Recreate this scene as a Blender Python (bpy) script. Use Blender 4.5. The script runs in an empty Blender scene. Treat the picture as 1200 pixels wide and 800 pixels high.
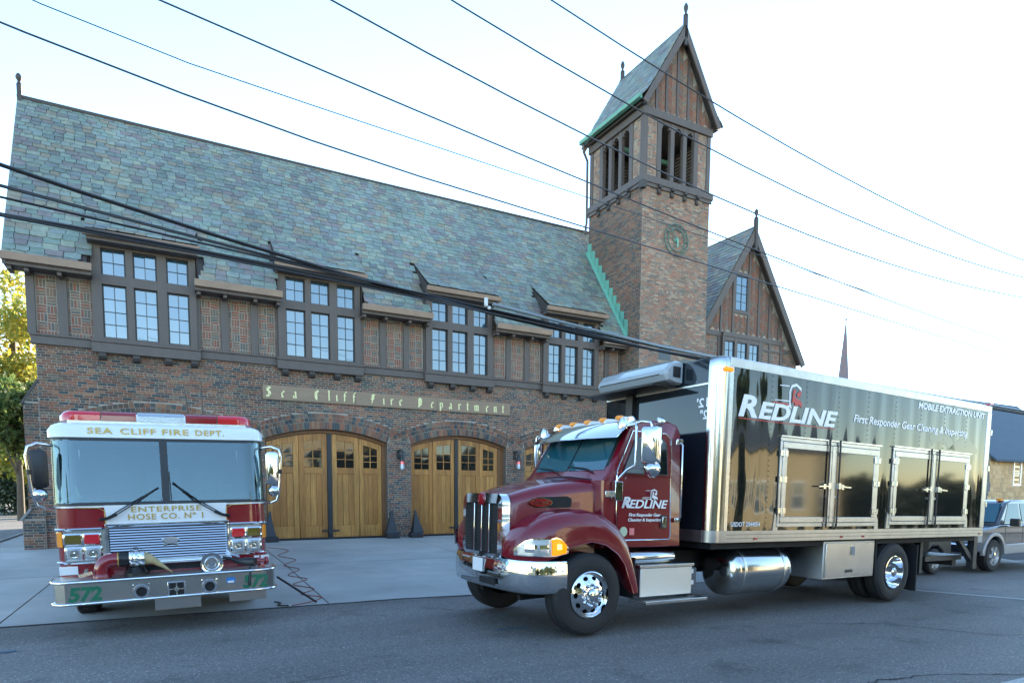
import bpy, bmesh, math, random
from mathutils import Vector, Matrix
random.seed(7)
rad = math.radians; PI = math.pi
scene = bpy.context.scene
COL = scene.collection

# ------------------------------------------------------------------ camera
cam_d = bpy.data.cameras.new('camera'); cam = bpy.data.objects.new('camera', cam_d); COL.objects.link(cam)
def cam_axes(yaw, pit, rol):
    cy, sy = math.cos(yaw), math.sin(yaw); cp, sp = math.cos(pit), math.sin(pit); cr, sr = math.cos(rol), math.sin(rol)
    right = Vector((cy, -sy, 0)); f0 = Vector((sy, cy, 0)); z = Vector((0, 0, 1))
    fwd = f0 * cp + z * sp; up = -f0 * sp + z * cp
    return right * cr + up * sr, fwd, -right * sr + up * cr
_r, _f, _u = cam_axes(0.49758996, -0.08262135, 0.00492781)
cam.matrix_world = Matrix(((_r.x, _u.x, -_f.x, 0), (_r.y, _u.y, -_f.y, 0), (_r.z, _u.z, -_f.z, 1.8), (0, 0, 0, 1)))
cam_d.sensor_width = 36; cam_d.lens = 748.2 / 1200 * 36
cam_d.shift_x = 0.00573; cam_d.shift_y = 0.1962
cam_d.clip_start = 0.05; cam_d.clip_end = 3000
scene.camera = cam

# ------------------------------------------------------------------ sky and sun (low sun behind the station, to the right)
SUN_AZ, SUN_EL = rad(44), rad(13)
world = bpy.data.worlds.new('World'); scene.world = world; world.use_nodes = True
nt = world.node_tree; bg = nt.nodes['Background']
sky = nt.nodes.new('ShaderNodeTexSky'); sky.sky_type = 'NISHITA'; sky.sun_disc = False
sky.sun_elevation = SUN_EL; sky.sun_rotation = SUN_AZ; sky.air_density = 1.0; sky.dust_density = 0; sky.ozone_density = 2.1
nt.links.new(sky.outputs[0], bg.inputs[0]); bg.inputs[1].default_value = 0.15
sd = bpy.data.lights.new('sun', 'SUN'); sd.energy = 5.0; sd.angle = rad(0.5); sd.color = (1, .87, .68)
sun = bpy.data.objects.new('sun', sd); COL.objects.link(sun)
_sv = Vector((math.sin(SUN_AZ) * math.cos(SUN_EL), math.cos(SUN_AZ) * math.cos(SUN_EL), math.sin(SUN_EL)))
sun.rotation_euler = _sv.to_track_quat('Z', 'Y').to_euler(); sun.location = _sv * 120
vs = scene.view_settings; vs.view_transform = 'Standard'; vs.look = 'None'; vs.exposure = 2.42; vs.gamma = 1; vs.use_curve_mapping = False

# ------------------------------------------------------------------ materials
def M(name, col, rough=.5, metal=0, var=0, vscale=3, bump=0, bscale=40, coat=0, emit=None, ior=None, rnd=None, stretch=None, spec=None, col2=None, coord='pos', trans=0, big=0, bigscale=.7):
    m = bpy.data.materials.new(name); m.use_nodes = True
    N, L = m.node_tree.nodes, m.node_tree.links; b = N['Principled BSDF']
    b.inputs['Base Color'].default_value = (*col, 1); b.inputs['Roughness'].default_value = rough; b.inputs['Metallic'].default_value = metal
    if coat: b.inputs['Coat Weight'].default_value = coat; b.inputs['Coat Roughness'].default_value = .03
    if ior: b.inputs['IOR'].default_value = ior
    if spec is not None: b.inputs['Specular IOR Level'].default_value = spec
    if trans: b.inputs['Transmission Weight'].default_value = trans
    if emit: b.inputs['Emission Color'].default_value = (*emit[0], 1); b.inputs['Emission Strength'].default_value = emit[1]
    src = None
    if var or bump or rnd:
        if coord == 'pos': g = N.new('ShaderNodeNewGeometry'); vec = g.outputs['Position']
        else: g = N.new('ShaderNodeTexCoord'); vec = g.outputs['Object']
        mp = N.new('ShaderNodeMapping'); L.new(vec, mp.inputs[0])
        if stretch: mp.inputs['Scale'].default_value = stretch
        vec = mp.outputs[0]
    if rnd:
        g2 = N.new('ShaderNodeNewGeometry'); oi = N.new('ShaderNodeObjectInfo')
        ad = N.new('ShaderNodeMath'); ad.operation = 'ADD'; fr = N.new('ShaderNodeMath'); fr.operation = 'FRACT'
        L.new(g2.outputs['Random Per Island'], ad.inputs[0]); L.new(oi.outputs['Random'], ad.inputs[1]); L.new(ad.outputs[0], fr.inputs[0])
        cr = N.new('ShaderNodeValToRGB'); e = cr.color_ramp; e.interpolation = 'CONSTANT'
        for i, c in enumerate(rnd):
            if i < 2: el = e.elements[i]; el.position = i / len(rnd)
            else: el = e.elements.new(i / len(rnd))
            el.color = (*c, 1)
        L.new(fr.outputs[0], cr.inputs[0]); src = cr.outputs[0]
    if var:
        nz = N.new('ShaderNodeTexNoise'); nz.inputs['Scale'].default_value = vscale; nz.inputs['Detail'].default_value = 6; nz.inputs['Roughness'].default_value = .65
        L.new(vec, nz.inputs['Vector'])
        if col2:
            mr = N.new('ShaderNodeMapRange'); mr.inputs['From Min'].default_value = .5 - .25; mr.inputs['From Max'].default_value = .5 + .25
            mr.inputs['To Max'].default_value = var
            L.new(nz.outputs['Fac'], mr.inputs[0])
            mx = N.new('ShaderNodeMix'); mx.data_type = 'RGBA'; L.new(mr.outputs[0], mx.inputs[0])
            if src: L.new(src, mx.inputs[6])
            else: mx.inputs[6].default_value = (*col, 1)
            mx.inputs[7].default_value = (*col2, 1); src = mx.outputs[2]
        else:
            mr = N.new('ShaderNodeMapRange'); mr.inputs['From Min'].default_value = .25; mr.inputs['From Max'].default_value = .75
            mr.inputs['To Min'].default_value = 1 - var; mr.inputs['To Max'].default_value = 1 + var
            L.new(nz.outputs['Fac'], mr.inputs[0])
            vm = N.new('ShaderNodeVectorMath'); vm.operation = 'SCALE'; L.new(mr.outputs[0], vm.inputs['Scale'])
            if src: L.new(src, vm.inputs[0])
            else: vm.inputs[0].default_value = col
            src = vm.outputs[0]
        r2 = N.new('ShaderNodeMapRange'); r2.inputs['To Min'].default_value = max(.02, rough - .12); r2.inputs['To Max'].default_value = min(1, rough + .12)
        if rough > .25 and metal < .5: L.new(nz.outputs['Fac'], r2.inputs[0]); L.new(r2.outputs[0], b.inputs['Roughness'])
    if big and src:
        gb = N.new('ShaderNodeNewGeometry'); nb = N.new('ShaderNodeTexNoise'); nb.inputs['Scale'].default_value = bigscale; nb.inputs['Detail'].default_value = 5; nb.inputs['Roughness'].default_value = .6
        mb_ = N.new('ShaderNodeMapping'); mb_.inputs['Scale'].default_value = (1, 1, .45); L.new(gb.outputs['Position'], mb_.inputs[0]); L.new(mb_.outputs[0], nb.inputs['Vector'])
        rb = N.new('ShaderNodeMapRange'); rb.inputs['From Min'].default_value = .3; rb.inputs['From Max'].default_value = .7; rb.inputs['To Min'].default_value = 1 - big; rb.inputs['To Max'].default_value = 1 + big
        L.new(nb.outputs['Fac'], rb.inputs[0]); vb_ = N.new('ShaderNodeVectorMath'); vb_.operation = 'SCALE'; L.new(src, vb_.inputs[0]); L.new(rb.outputs[0], vb_.inputs['Scale']); src = vb_.outputs[0]
    if src: L.new(src, b.inputs['Base Color'])
    if bump:
        n2 = N.new('ShaderNodeTexNoise'); n2.inputs['Scale'].default_value = bscale; n2.inputs['Detail'].default_value = 4
        L.new(vec, n2.inputs['Vector'])
        bp = N.new('ShaderNodeBump'); bp.inputs['Strength'].default_value = min(1, bump); bp.inputs['Distance'].default_value = .01
        L.new(n2.outputs['Fac'], bp.inputs['Height']); L.new(bp.outputs[0], b.inputs['Normal'])
    return m

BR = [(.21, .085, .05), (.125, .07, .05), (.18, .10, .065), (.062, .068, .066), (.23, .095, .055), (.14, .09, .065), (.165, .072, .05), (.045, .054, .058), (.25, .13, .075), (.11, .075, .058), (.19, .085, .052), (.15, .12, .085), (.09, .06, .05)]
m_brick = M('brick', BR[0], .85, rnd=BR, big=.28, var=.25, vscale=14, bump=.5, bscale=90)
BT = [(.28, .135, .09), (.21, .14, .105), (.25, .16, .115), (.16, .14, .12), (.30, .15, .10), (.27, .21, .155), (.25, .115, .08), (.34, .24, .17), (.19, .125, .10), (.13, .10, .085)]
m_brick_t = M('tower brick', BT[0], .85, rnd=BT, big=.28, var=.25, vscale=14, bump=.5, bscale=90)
BP = [(.23, .09, .06), (.18, .12, .085), (.20, .10, .07), (.14, .12, .10), (.21, .12, .08), (.20, .15, .11), (.25, .09, .058), (.11, .10, .09), (.22, .085, .055), (.17, .11, .08)]
m_brick_p = M('panel brick', BP[0], .85, rnd=BP, var=.25, vscale=14, bump=.4, bscale=90)
m_mortar = M('mortar', (.33, .295, .245), .95, var=.25, vscale=5, bump=.4, bscale=120)
SL = [(.16, .20, .195), (.125, .155, .155), (.185, .22, .205), (.20, .23, .20), (.145, .17, .18), (.165, .185, .17), (.155, .15, .155), (.215, .24, .20), (.15, .195, .175), (.18, .21, .21), (.13, .14, .145), (.205, .185, .15), (.17, .15, .155), (.19, .175, .145), (.165, .215, .195), (.17, .20, .18)]
SL = [tuple(max(.03, .19 + (c * 1.12 - .19) * 1.05 - (.012 if i == 2 else 0)) for i, c in enumerate(q)) for q in SL]
m_slate = M('slate', SL[0], .5, big=.2, bigscale=.5, rnd=SL, var=.25, vscale=7, bump=.5, bscale=35)
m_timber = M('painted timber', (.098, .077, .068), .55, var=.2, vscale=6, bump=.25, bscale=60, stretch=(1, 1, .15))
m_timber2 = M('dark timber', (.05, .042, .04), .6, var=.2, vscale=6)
m_oak = M('oak', (.47, .225, .055), .38, big=.2, bigscale=1.5, var=.95, vscale=6, col2=(.20, .078, .018), bump=.25, bscale=26, stretch=(6, 6, .35), rnd=[(.60, .27, .062), (.52, .225, .05), (.65, .31, .075), (.47, .195, .042)])
m_oak_d = M('oak jamb', (.20, .085, .03), .5, var=.3, vscale=7, stretch=(5, 5, .4))
m_glass = M('window glass', (.02, .08, .13), .03, ior=2.5)
m_glass_d = M('door glass', (.018, .016, .013), .05, ior=1.7)
m_copper = M('weathered copper', (.33, .24, .185), .5, metal=.3, var=.6, vscale=2.5, col2=(.20, .135, .11))
m_verdi = M('verdigris copper', (.13, .36, .27), .7, var=.5, vscale=6, col2=(.20, .45, .36))
m_iron = M('black iron', (.022, .023, .026), .45, var=.2)
m_concrete = M('concrete', (.34, .35, .335), .85, big=.16, bigscale=.45, rnd=[(.44, .435, .40), (.40, .405, .38), (.42, .415, .385), (.37, .38, .36)], var=.55, vscale=1.3, col2=(.29, .285, .26), bump=.25, bscale=110)
m_asphalt = None
m_kerb = M('granite kerb', (.23, .23, .22), .85, var=.3, vscale=8, rnd=[(.23, .23, .22), (.27, .26, .25), (.18, .18, .18)])
m_white = M('white paint', (.80, .81, .80), .28, coat=.6)
m_linepaint = M('road paint', (.55, .55, .52), .8, var=.8, vscale=25, col2=(.10, .10, .10))
m_red = M('fire engine red', (.23, .006, .014), .22, coat=1)
m_maroon = M('maroon paint', (.165, .003, .011), .22, coat=.55)
m_bump = M('brushed bumper', (.40, .41, .42), .3, metal=1, var=.1)
m_chrome = M('chrome', (.78, .79, .80), .06, metal=1)
m_alu = M('aluminium', (.62, .62, .60), .26, metal=1, var=.12, vscale=4, bump=.08, bscale=30)
m_alu_m = M('matt aluminium', (.50, .49, .47), .36, metal=.95, var=.15, vscale=5)
m_steel = M('polished tank', (.60, .59, .57), .16, metal=1, bump=.15, bscale=4)
m_black = M('black plastic', (.013, .013, .014), .4, var=.2)
m_blackm = M('matt black', (.009, .009, .01), .75, var=.3)
m_rubber = M('rubber', (.017, .017, .018), .72, var=.25, vscale=9, bump=.1, bscale=50)
m_amber = M('amber lens', (.95, .30, .01), .12, coat=.5)
m_amber_on = M('lit amber lens', (.75, .16, .0), .15, emit=((1, .24, .0), .28))
m_bulb = M('glowing bulb', (1, .5, .1), .3, emit=((1, .50, .08), 1.2))
m_redlens = M('red lens', (.62, .012, .025), .1, coat=.8)
m_redlens2 = M('dark red lens', (.28, .008, .015), .12, coat=.8)
m_yellens = M('smoked yellow lens', (.14, .10, .012), .12, coat=.8)
m_lamp = M('headlamp glass', (.50, .53, .55), .06, metal=.55, bump=.4, bscale=60)
m_gold = M('gold leaf', (.58, .40, .10), .38, metal=.55)
m_goldpaint = M('pale gold paint', (.80, .74, .38), .5)
m_green = M('green decal', (.012, .16, .085), .4)
m_greydecal = M('grey decal', (.035, .036, .035), .12, ior=1.6)
m_whitedecal = M('white decal', (.80, .81, .82), .3)
m_reddecal = M('red decal', (.50, .012, .012), .3)
m_blue = M('blue decal', (.03, .20, .50), .4)
m_signboard = M('carved sign board', (.29, .20, .13), .6, var=.5, vscale=5, col2=(.19, .13, .085), stretch=(.4, 1, 4), bump=.2, bscale=30)
m_canvas = M('canvas strap', (.42, .33, .17), .9, var=.3, vscale=20)
m_reefer = M('reefer housing', (.33, .36, .38), .3, coat=.4)
m_navy = M('glossy dark panel', (.010, .015, .02), .06, coat=.5, ior=1.55, bump=.12, bscale=1.2)
m_wind = M('windscreen', (.012, .085, .115), .03, ior=1.65)
def clear_glass():
    m = bpy.data.materials.new('tinted windscreen'); m.use_nodes = True
    N, L = m.node_tree.nodes, m.node_tree.links; out = N['Material Output']; N.remove(N['Principled BSDF'])
    t = N.new('ShaderNodeBsdfTransparent'); t.inputs[0].default_value = (.46, .70, .74, 1); gl = N.new('ShaderNodeBsdfGlossy'); gl.inputs['Roughness'].default_value = .02; gl.inputs[0].default_value = (.78, .97, 1, 1)
    fr = N.new('ShaderNodeFresnel'); fr.inputs[0].default_value = 2.15; mx = N.new('ShaderNodeMixShader'); L.new(fr.outputs[0], mx.inputs[0]); L.new(t.outputs[0], mx.inputs[1]); L.new(gl.outputs[0], mx.inputs[2]); L.new(mx.outputs[0], out.inputs[0]); return m
m_clear = clear_glass()
m_wind2 = M('side glass', (.008, .012, .014), .04, ior=1.6)
def leafy(m):
    N, L = m.node_tree.nodes, m.node_tree.links; b = N['Principled BSDF']; out = N['Material Output']
    t = N.new('ShaderNodeBsdfTranslucent'); mx = N.new('ShaderNodeMixShader'); mx.inputs[0].default_value = .5
    l = b.inputs['Base Color'].links
    if l: L.new(l[0].from_socket, t.inputs[0])
    L.new(b.outputs[0], mx.inputs[1]); L.new(t.outputs[0], mx.inputs[2]); L.new(mx.outputs[0], out.inputs[0]); return m
m_leaf_y = M('autumn leaves', (.42, .36, .05), .6, rnd=[(.40, .33, .04), (.30, .30, .05), (.46, .36, .05), (.20, .25, .05), (.50, .42, .10)])
m_leaf_g = M('green leaves', (.07, .10, .03), .6, rnd=[(.09, .15, .04), (.14, .19, .05), (.07, .11, .035), (.18, .20, .055)])
m_leaf_d = M('dark hedge leaves', (.03, .05, .02), .65, rnd=[(.03, .05, .02), (.045, .065, .025), (.02, .035, .018)])
for _m in (m_leaf_y, m_leaf_g): leafy(_m)
m_backing = M('brick backing', (.13, .095, .072), .9, var=.35, vscale=9)
m_bark = M('bark', (.09, .07, .05), .9, var=.4, vscale=6, bump=.6, bscale=20, stretch=(3, 3, .6))
m_litter = M('leaf litter', (.22, .15, .06), .95, var=.6, vscale=7, col2=(.10, .08, .04))
m_grass = M('rough grass', (.07, .085, .035), .95, var=.6, vscale=1.5, col2=(.13, .11, .05))
m_shingle = M('cedar shingle', (.36, .24, .13), .85, rnd=[(.68, .43, .21), (.60, .37, .18), (.72, .48, .25), (.55, .35, .18)], var=.2, vscale=6)
m_shingle_g = M('grey shingle', (.30, .29, .28), .85, rnd=[(.30, .29, .28), (.26, .255, .25), (.33, .32, .30)], var=.2)
m_blueroof = M('blue grey roof', (.045, .065, .085), .8, rnd=[(.075, .11, .145), (.085, .12, .16), (.07, .10, .13)], var=.2)
m_stucco = M('tan stucco', (.50, .43, .27), .9, var=.25, vscale=2)
m_brickplain = M('tan brick', (.50, .35, .18), .9, rnd=[(.48, .40, .23), (.42, .34, .19), (.52, .44, .27)], var=.2)
m_cable = M('cable sheath', (.012, .012, .014), .5)
m_cable_s = M('bare cable', (.05, .05, .06), .45)
m_hose = M('red hose', (.24, .07, .055), .7)
m_pick = M('grey pickup paint', (.055, .06, .07), .2, coat=1)
m_silver = M('silver paint', (.45, .44, .42), .25, metal=.4, coat=.8)
m_crack = M('crack filler', (.022, .022, .024), .9)
m_redlamp = M('red lamp glass', (.75, .16, .17), .25, emit=((1, .2, .2), .12))
m_frost = M('frosted glass', (.62, .68, .72), .3)
m_foundation = M('pale foundation', (.5, .5, .47), .9, var=.2)

def asphalt():
    m = bpy.data.materials.new('asphalt'); m.use_nodes = True
    N, L = m.node_tree.nodes, m.node_tree.links; b = N['Principled BSDF']
    g = N.new('ShaderNodeNewGeometry')
    n1 = N.new('ShaderNodeTexNoise'); n1.inputs['Scale'].default_value = .55; n1.inputs['Detail'].default_value = 5
    n2 = N.new('ShaderNodeTexNoise'); n2.inputs['Scale'].default_value = 34; n2.inputs['Detail'].default_value = 4; n2.inputs['Roughness'].default_value = .75
    v = N.new('ShaderNodeTexVoronoi'); v.inputs['Scale'].default_value = 26
    mp = N.new('ShaderNodeMapping'); mp.inputs['Scale'].default_value = (.25, 1.6, 1)
    for n in (n2, v): L.new(g.outputs['Position'], n.inputs['Vector'])
    L.new(g.outputs['Position'], mp.inputs[0]); L.new(mp.outputs[0], n1.inputs['Vector'])
    cr = N.new('ShaderNodeValToRGB'); e = cr.color_ramp
    e.elements[0].position = .3; e.elements[0].color = (.122, .115, .106, 1); e.elements[1].position = .72; e.elements[1].color = (.195, .186, .174, 1)
    L.new(n1.outputs['Fac'], cr.inputs[0])
    sp = N.new('ShaderNodeValToRGB'); s = sp.color_ramp
    s.elements[0].position = .0; s.elements[0].color = (3.6, 3.5, 3.35, 1); s.elements[1].position = .28; s.elements[1].color = (.9, .9, .9, 1)
    rc = N.new('ShaderNodeTexWhiteNoise'); L.new(v.outputs['Position'], rc.inputs['Vector'])
    gt = N.new('ShaderNodeMath'); gt.operation = 'GREATER_THAN'; gt.inputs[1].default_value = .60; L.new(rc.outputs['Value'], gt.inputs[0])
    mxs = N.new('ShaderNodeMix'); mxs.data_type = 'RGBA'; mxs.inputs[6].default_value = (.92, .92, .92, 1)
    L.new(gt.outputs[0], mxs.inputs[0]); L.new(v.outputs['Distance'], sp.inputs[0]); L.new(sp.outputs[0], mxs.inputs[7])
    vm = N.new('ShaderNodeVectorMath'); vm.operation = 'MULTIPLY'; L.new(cr.outputs[0], vm.inputs[0]); L.new(mxs.outputs[2], vm.inputs[1])
    gr = N.new('ShaderNodeMapRange'); gr.inputs['From Min'].default_value = .3; gr.inputs['From Max'].default_value = .7; gr.inputs['To Min'].default_value = .45; gr.inputs['To Max'].default_value = 1.5
    L.new(n2.outputs['Fac'], gr.inputs[0])
    n3 = N.new('ShaderNodeTexNoise'); n3.inputs['Scale'].default_value = 1.4; n3.inputs['Detail'].default_value = 6; n3.inputs['Roughness'].default_value = .6; L.new(g.outputs['Position'], n3.inputs['Vector'])
    st = N.new('ShaderNodeMapRange'); st.inputs['From Min'].default_value = .56; st.inputs['From Max'].default_value = .70; st.inputs['To Min'].default_value = 1; st.inputs['To Max'].default_value = .62
    L.new(n3.outputs['Fac'], st.inputs[0]); ml = N.new('ShaderNodeMath'); ml.operation = 'MULTIPLY'; L.new(gr.outputs[0], ml.inputs[0]); L.new(st.outputs[0], ml.inputs[1])
    vs2 = N.new('ShaderNodeVectorMath'); vs2.operation = 'SCALE'; L.new(vm.outputs[0], vs2.inputs[0]); L.new(ml.outputs[0], vs2.inputs['Scale'])
    L.new(vs2.outputs[0], b.inputs['Base Color']); b.inputs['Roughness'].default_value = .78
    bp = N.new('ShaderNodeBump'); bp.inputs['Strength'].default_value = .6; bp.inputs['Distance'].default_value = .01
    L.new(n2.outputs['Fac'], bp.inputs['Height']); L.new(bp.outputs[0], b.inputs['Normal'])
    return m
m_asphalt = asphalt()

def wavy_panel():
    # dark glossy vinyl over riveted aluminium sheets: the sheets buckle between the rivet rows
    m = bpy.data.materials.new('buckled glossy panel'); m.use_nodes = True
    N, L = m.node_tree.nodes, m.node_tree.links; b = N['Principled BSDF']
    b.inputs['Base Color'].default_value = (.012, .013, .011, 1); b.inputs['Roughness'].default_value = .05; b.inputs['IOR'].default_value = 1.64
    t = N.new('ShaderNodeTexCoord'); mp = N.new('ShaderNodeMapping'); mp.inputs['Scale'].default_value = (1.9, 1, .32); L.new(t.outputs['Object'], mp.inputs[0])
    n = N.new('ShaderNodeTexNoise'); n.inputs['Scale'].default_value = 1.6; n.inputs['Detail'].default_value = 1.5; n.inputs['Distortion'].default_value = .3
    L.new(mp.outputs[0], n.inputs['Vector'])
    w = N.new('ShaderNodeTexWave'); w.wave_type = 'BANDS'; w.bands_direction = 'X'; w.inputs['Scale'].default_value = .77; w.inputs['Distortion'].default_value = 1.2; w.inputs['Detail'].default_value = 1; w.inputs['Detail Scale'].default_value = 1.0
    L.new(t.outputs['Object'], w.inputs['Vector'])
    ad = N.new('ShaderNodeMath'); ad.operation = 'MULTIPLY_ADD'; ad.inputs[1].default_value = .35; L.new(w.outputs['Fac'], ad.inputs[0]); L.new(n.outputs['Fac'], ad.inputs[2])
    bp = N.new('ShaderNodeBump'); bp.inputs['Strength'].default_value = .36; bp.inputs['Distance'].default_value = .035
    L.new(ad.outputs[0], bp.inputs['Height']); L.new(bp.outputs[0], b.inputs['Normal']); L.new(bp.outputs[0], b.inputs['Coat Normal'])
    return m
m_wavy = wavy_panel()
m_doorpanel = M('glossy door panel', (.014, .015, .013), .06, ior=1.62, bump=.10, bscale=.9, var=.02, coord='obj')

def diamond_plate():
    m = bpy.data.materials.new('diamond plate'); m.use_nodes = True
    N, L = m.node_tree.nodes, m.node_tree.links; b = N['Principled BSDF']
    b.inputs['Base Color'].default_value = (.66, .65, .62, 1); b.inputs['Metallic'].default_value = 1; b.inputs['Roughness'].default_value = .28
    t = N.new('ShaderNodeTexCoord'); hs = []
    for a in (45, -45):
        mp = N.new('ShaderNodeMapping'); mp.inputs['Rotation'].default_value = (0, rad(a), rad(a)); mp.inputs['Scale'].default_value = (1, 1, 1)
        L.new(t.outputs['Object'], mp.inputs[0])
        w = N.new('ShaderNodeTexWave'); w.inputs['Scale'].default_value = 20; L.new(mp.outputs[0], w.inputs['Vector']); hs.append(w)
    mu = N.new('ShaderNodeMath'); mu.operation = 'MULTIPLY'; L.new(hs[0].outputs['Fac'], mu.inputs[0]); L.new(hs[1].outputs['Fac'], mu.inputs[1])
    bp = N.new('ShaderNodeBump'); bp.inputs['Strength'].default_value = .5; bp.inputs['Distance'].default_value = .01
    L.new(mu.outputs[0], bp.inputs['Height']); L.new(bp.outputs[0], b.inputs['Normal'])
    return m
m_diamond = diamond_plate()

# ------------------------------------------------------------------ mesh helpers
class MB:
    def __init__(s): s.v = []; s.f = []
    def add(s, vs_, fs):
        o = len(s.v); s.v += [tuple(p) for p in vs_]; s.f += [tuple(i + o for i in f) for f in fs]; return s
    def box(s, a, b, mtx=None):
        x0, y0, z0 = a; x1, y1, z1 = b
        if x0 > x1: x0, x1 = x1, x0
        if y0 > y1: y0, y1 = y1, y0
        if z0 > z1: z0, z1 = z1, z0
        p = [(x0, y0, z0), (x1, y0, z0), (x1, y1, z0), (x0, y1, z0), (x0, y0, z1), (x1, y0, z1), (x1, y1, z1), (x0, y1, z1)]
        if mtx: p = [mtx @ Vector(q) for q in p]
        return s.add(p, [(0, 3, 2, 1), (4, 5, 6, 7), (0, 1, 5, 4), (1, 2, 6, 5), (2, 3, 7, 6), (3, 0, 4, 7)])
    def bar(s, p, q, w, h=None, up=(0, 0, 1)):
        # square bar from p to q, w across, h along up
        h = h or w; p, q = Vector(p), Vector(q); d = (q - p).normalized(); u = Vector(up)
        if abs(d.dot(u)) > .95: u = Vector((0, 1, 0))
        sd_ = d.cross(u).normalized(); u = sd_.cross(d)
        pts = [c + sd_ * (w / 2 * i) + u * (h / 2 * j) for c in (p, q) for i, j in ((-1, -1), (1, -1), (1, 1), (-1, 1))]
        return s.add(pts, [(0, 3, 2, 1), (4, 5, 6, 7), (0, 1, 5, 4), (1, 2, 6, 5), (2, 3, 7, 6), (3, 0, 4, 7)])
    def prism(s, poly, axis, a, b):
        # poly: 2D points; axis 'y': (x,z) extruded in y; 'x': (y,z); 'z': (x,y)
        def P(u, v, w): return {'y': (u, w, v), 'x': (w, u, v), 'z': (u, v, w)}[axis]
        n = len(poly); vs_ = [P(u, v, a) for u, v in poly] + [P(u, v, b) for u, v in poly]
        return s.add(vs_, [tuple(range(n)), tuple(range(2 * n - 1, n - 1, -1))] + [(i, i + n, (i + 1) % n + n, (i + 1) % n) for i in range(n)])
    def tube(s, pts, r, n=6, caps=True):
        pts = [Vector(p) for p in pts]; rs = r if isinstance(r, (list, tuple)) else [r] * len(pts)
        vs_ = []; fs = []; prev = None
        for i, p in enumerate(pts):
            d = (pts[min(i + 1, len(pts) - 1)] - pts[max(i - 1, 0)]).normalized()
            if prev is None: u = d.orthogonal().normalized()
            else:
                u = prev - d * prev.dot(d); u = u.normalized() if u.length > 1e-6 else d.orthogonal().normalized()
            prev = u; w = d.cross(u)
            vs_ += [p + (u * math.cos(2 * PI * k / n) + w * math.sin(2 * PI * k / n)) * rs[i] for k in range(n)]
        for i in range(len(pts) - 1):
            fs += [(i * n + k, i * n + (k + 1) % n, (i + 1) * n + (k + 1) % n, (i + 1) * n + k) for k in range(n)]
        if caps: fs += [tuple(range(n - 1, -1, -1)), tuple(range((len(pts) - 1) * n, len(pts) * n))]
        return s.add(vs_, fs)
    def lathe(s, prof, c, axis=(0, 0, 1), n=24, a0=0, a1=2 * PI):
        # prof: (radius, along axis)
        ax = Vector(axis).normalized(); u = ax.orthogonal().normalized(); w = ax.cross(u); c = Vector(c)
        full = abs(a1 - a0 - 2 * PI) < 1e-6; m = n if full else n + 1
        vs_ = [c + ax * z + (u * math.cos(a0 + (a1 - a0) * k / n) + w * math.sin(a0 + (a1 - a0) * k / n)) * r for r, z in prof for k in range(m)]
        fs = [(i * m + k, i * m + (k + 1) % m, (i + 1) * m + (k + 1) % m, (i + 1) * m + k) for i in range(len(prof) - 1) for k in range(n)]
        return s.add(vs_, fs)
    def loft(s, rings, closed=True, caps=True):
        n = len(rings[0]); vs_ = [p for r in rings for p in r]; fs = []
        for i in range(len(rings) - 1):
            fs += [(i * n + k, i * n + (k + 1) % n, (i + 1) * n + (k + 1) % n, (i + 1) * n + k) for k in range(n if closed else n - 1)]
        if caps: fs += [tuple(range(n - 1, -1, -1)), tuple(range((len(rings) - 1) * n, len(rings) * n))]
        return s.add(vs_, fs)
    def quad(s, a, b, c, d): return s.add([a, b, c, d], [(0, 1, 2, 3)])
    def xf(s, mtx): s.v = [tuple(mtx @ Vector(p)) for p in s.v]; return s
    def mir(s, c):  # mirror copy about x = c (engine) -- returns new MB
        m = MB(); m.v = [(2 * c - x, y, z) for x, y, z in s.v]; m.f = [f[::-1] for f in s.f]; return m
    def miry(s, c):
        m = MB(); m.v = [(x, 2 * c - y, z) for x, y, z in s.v]; m.f = [f[::-1] for f in s.f]; return m

def split(mb):
    par = list(range(len(mb.v)))
    def find(a):
        while par[a] != a: par[a] = par[par[a]]; a = par[a]
        return a
    for f in mb.f:
        for i in f[1:]: par[find(i)] = find(f[0])
    G = {}
    for f in mb.f: G.setdefault(find(f[0]), []).append(f)
    out = []
    for fs in G.values():
        m = MB(); ix = {}
        for f in fs:
            for i in f:
                if i not in ix: ix[i] = len(m.v); m.v.append(mb.v[i])
            m.f.append(tuple(ix[i] for i in f))
        out.append(m)
    return out
def mesh_of(name, mb, mat, smooth=None):
    me = bpy.data.meshes.new(name); me.from_pydata(mb.v, [], mb.f); me.materials.append(mat)
    if smooth is not None:
        for p in me.polygons: p.use_smooth = True
        me.set_sharp_from_angle(angle=rad(smooth))
    me.update(); return me
def fixn(me):
    bm = bmesh.new(); bm.from_mesh(me); bmesh.ops.recalc_face_normals(bm, faces=bm.faces); bm.to_mesh(me); bm.free()
def obj(name, mb, mat, parent=None, smooth=None, bevel=0, seg=2, fix=True, kind=None):
    me = mesh_of(name, mb, mat, None)
    if fix: fixn(me)
    if smooth is not None:
        for p in me.polygons: p.use_smooth = True
        me.set_sharp_from_angle(angle=rad(smooth))
    o = bpy.data.objects.new(name, me); COL.objects.link(o)
    attach(o, parent)
    if bevel:
        b = o.modifiers.new('bevel', 'BEVEL'); b.width = bevel; b.segments = seg; b.limit_method = 'ANGLE'; b.angle_limit = rad(35); b.harden_normals = False
        for p in me.polygons: p.use_smooth = True
        me.set_sharp_from_angle(angle=rad(smooth or 40))
    if kind: o['kind'] = kind
    return o
def each(name, mb, mat, parent=None, **k): return [obj(name, m, mat, parent, **k) for m in split(mb)]
def inst(name, me, parent=None, loc=(0, 0, 0), mtx=None):
    o = bpy.data.objects.new(name, me); COL.objects.link(o)
    attach(o, parent)
    if mtx is not None: o.matrix_local = mtx
    else: o.location = loc
    return o
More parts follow.
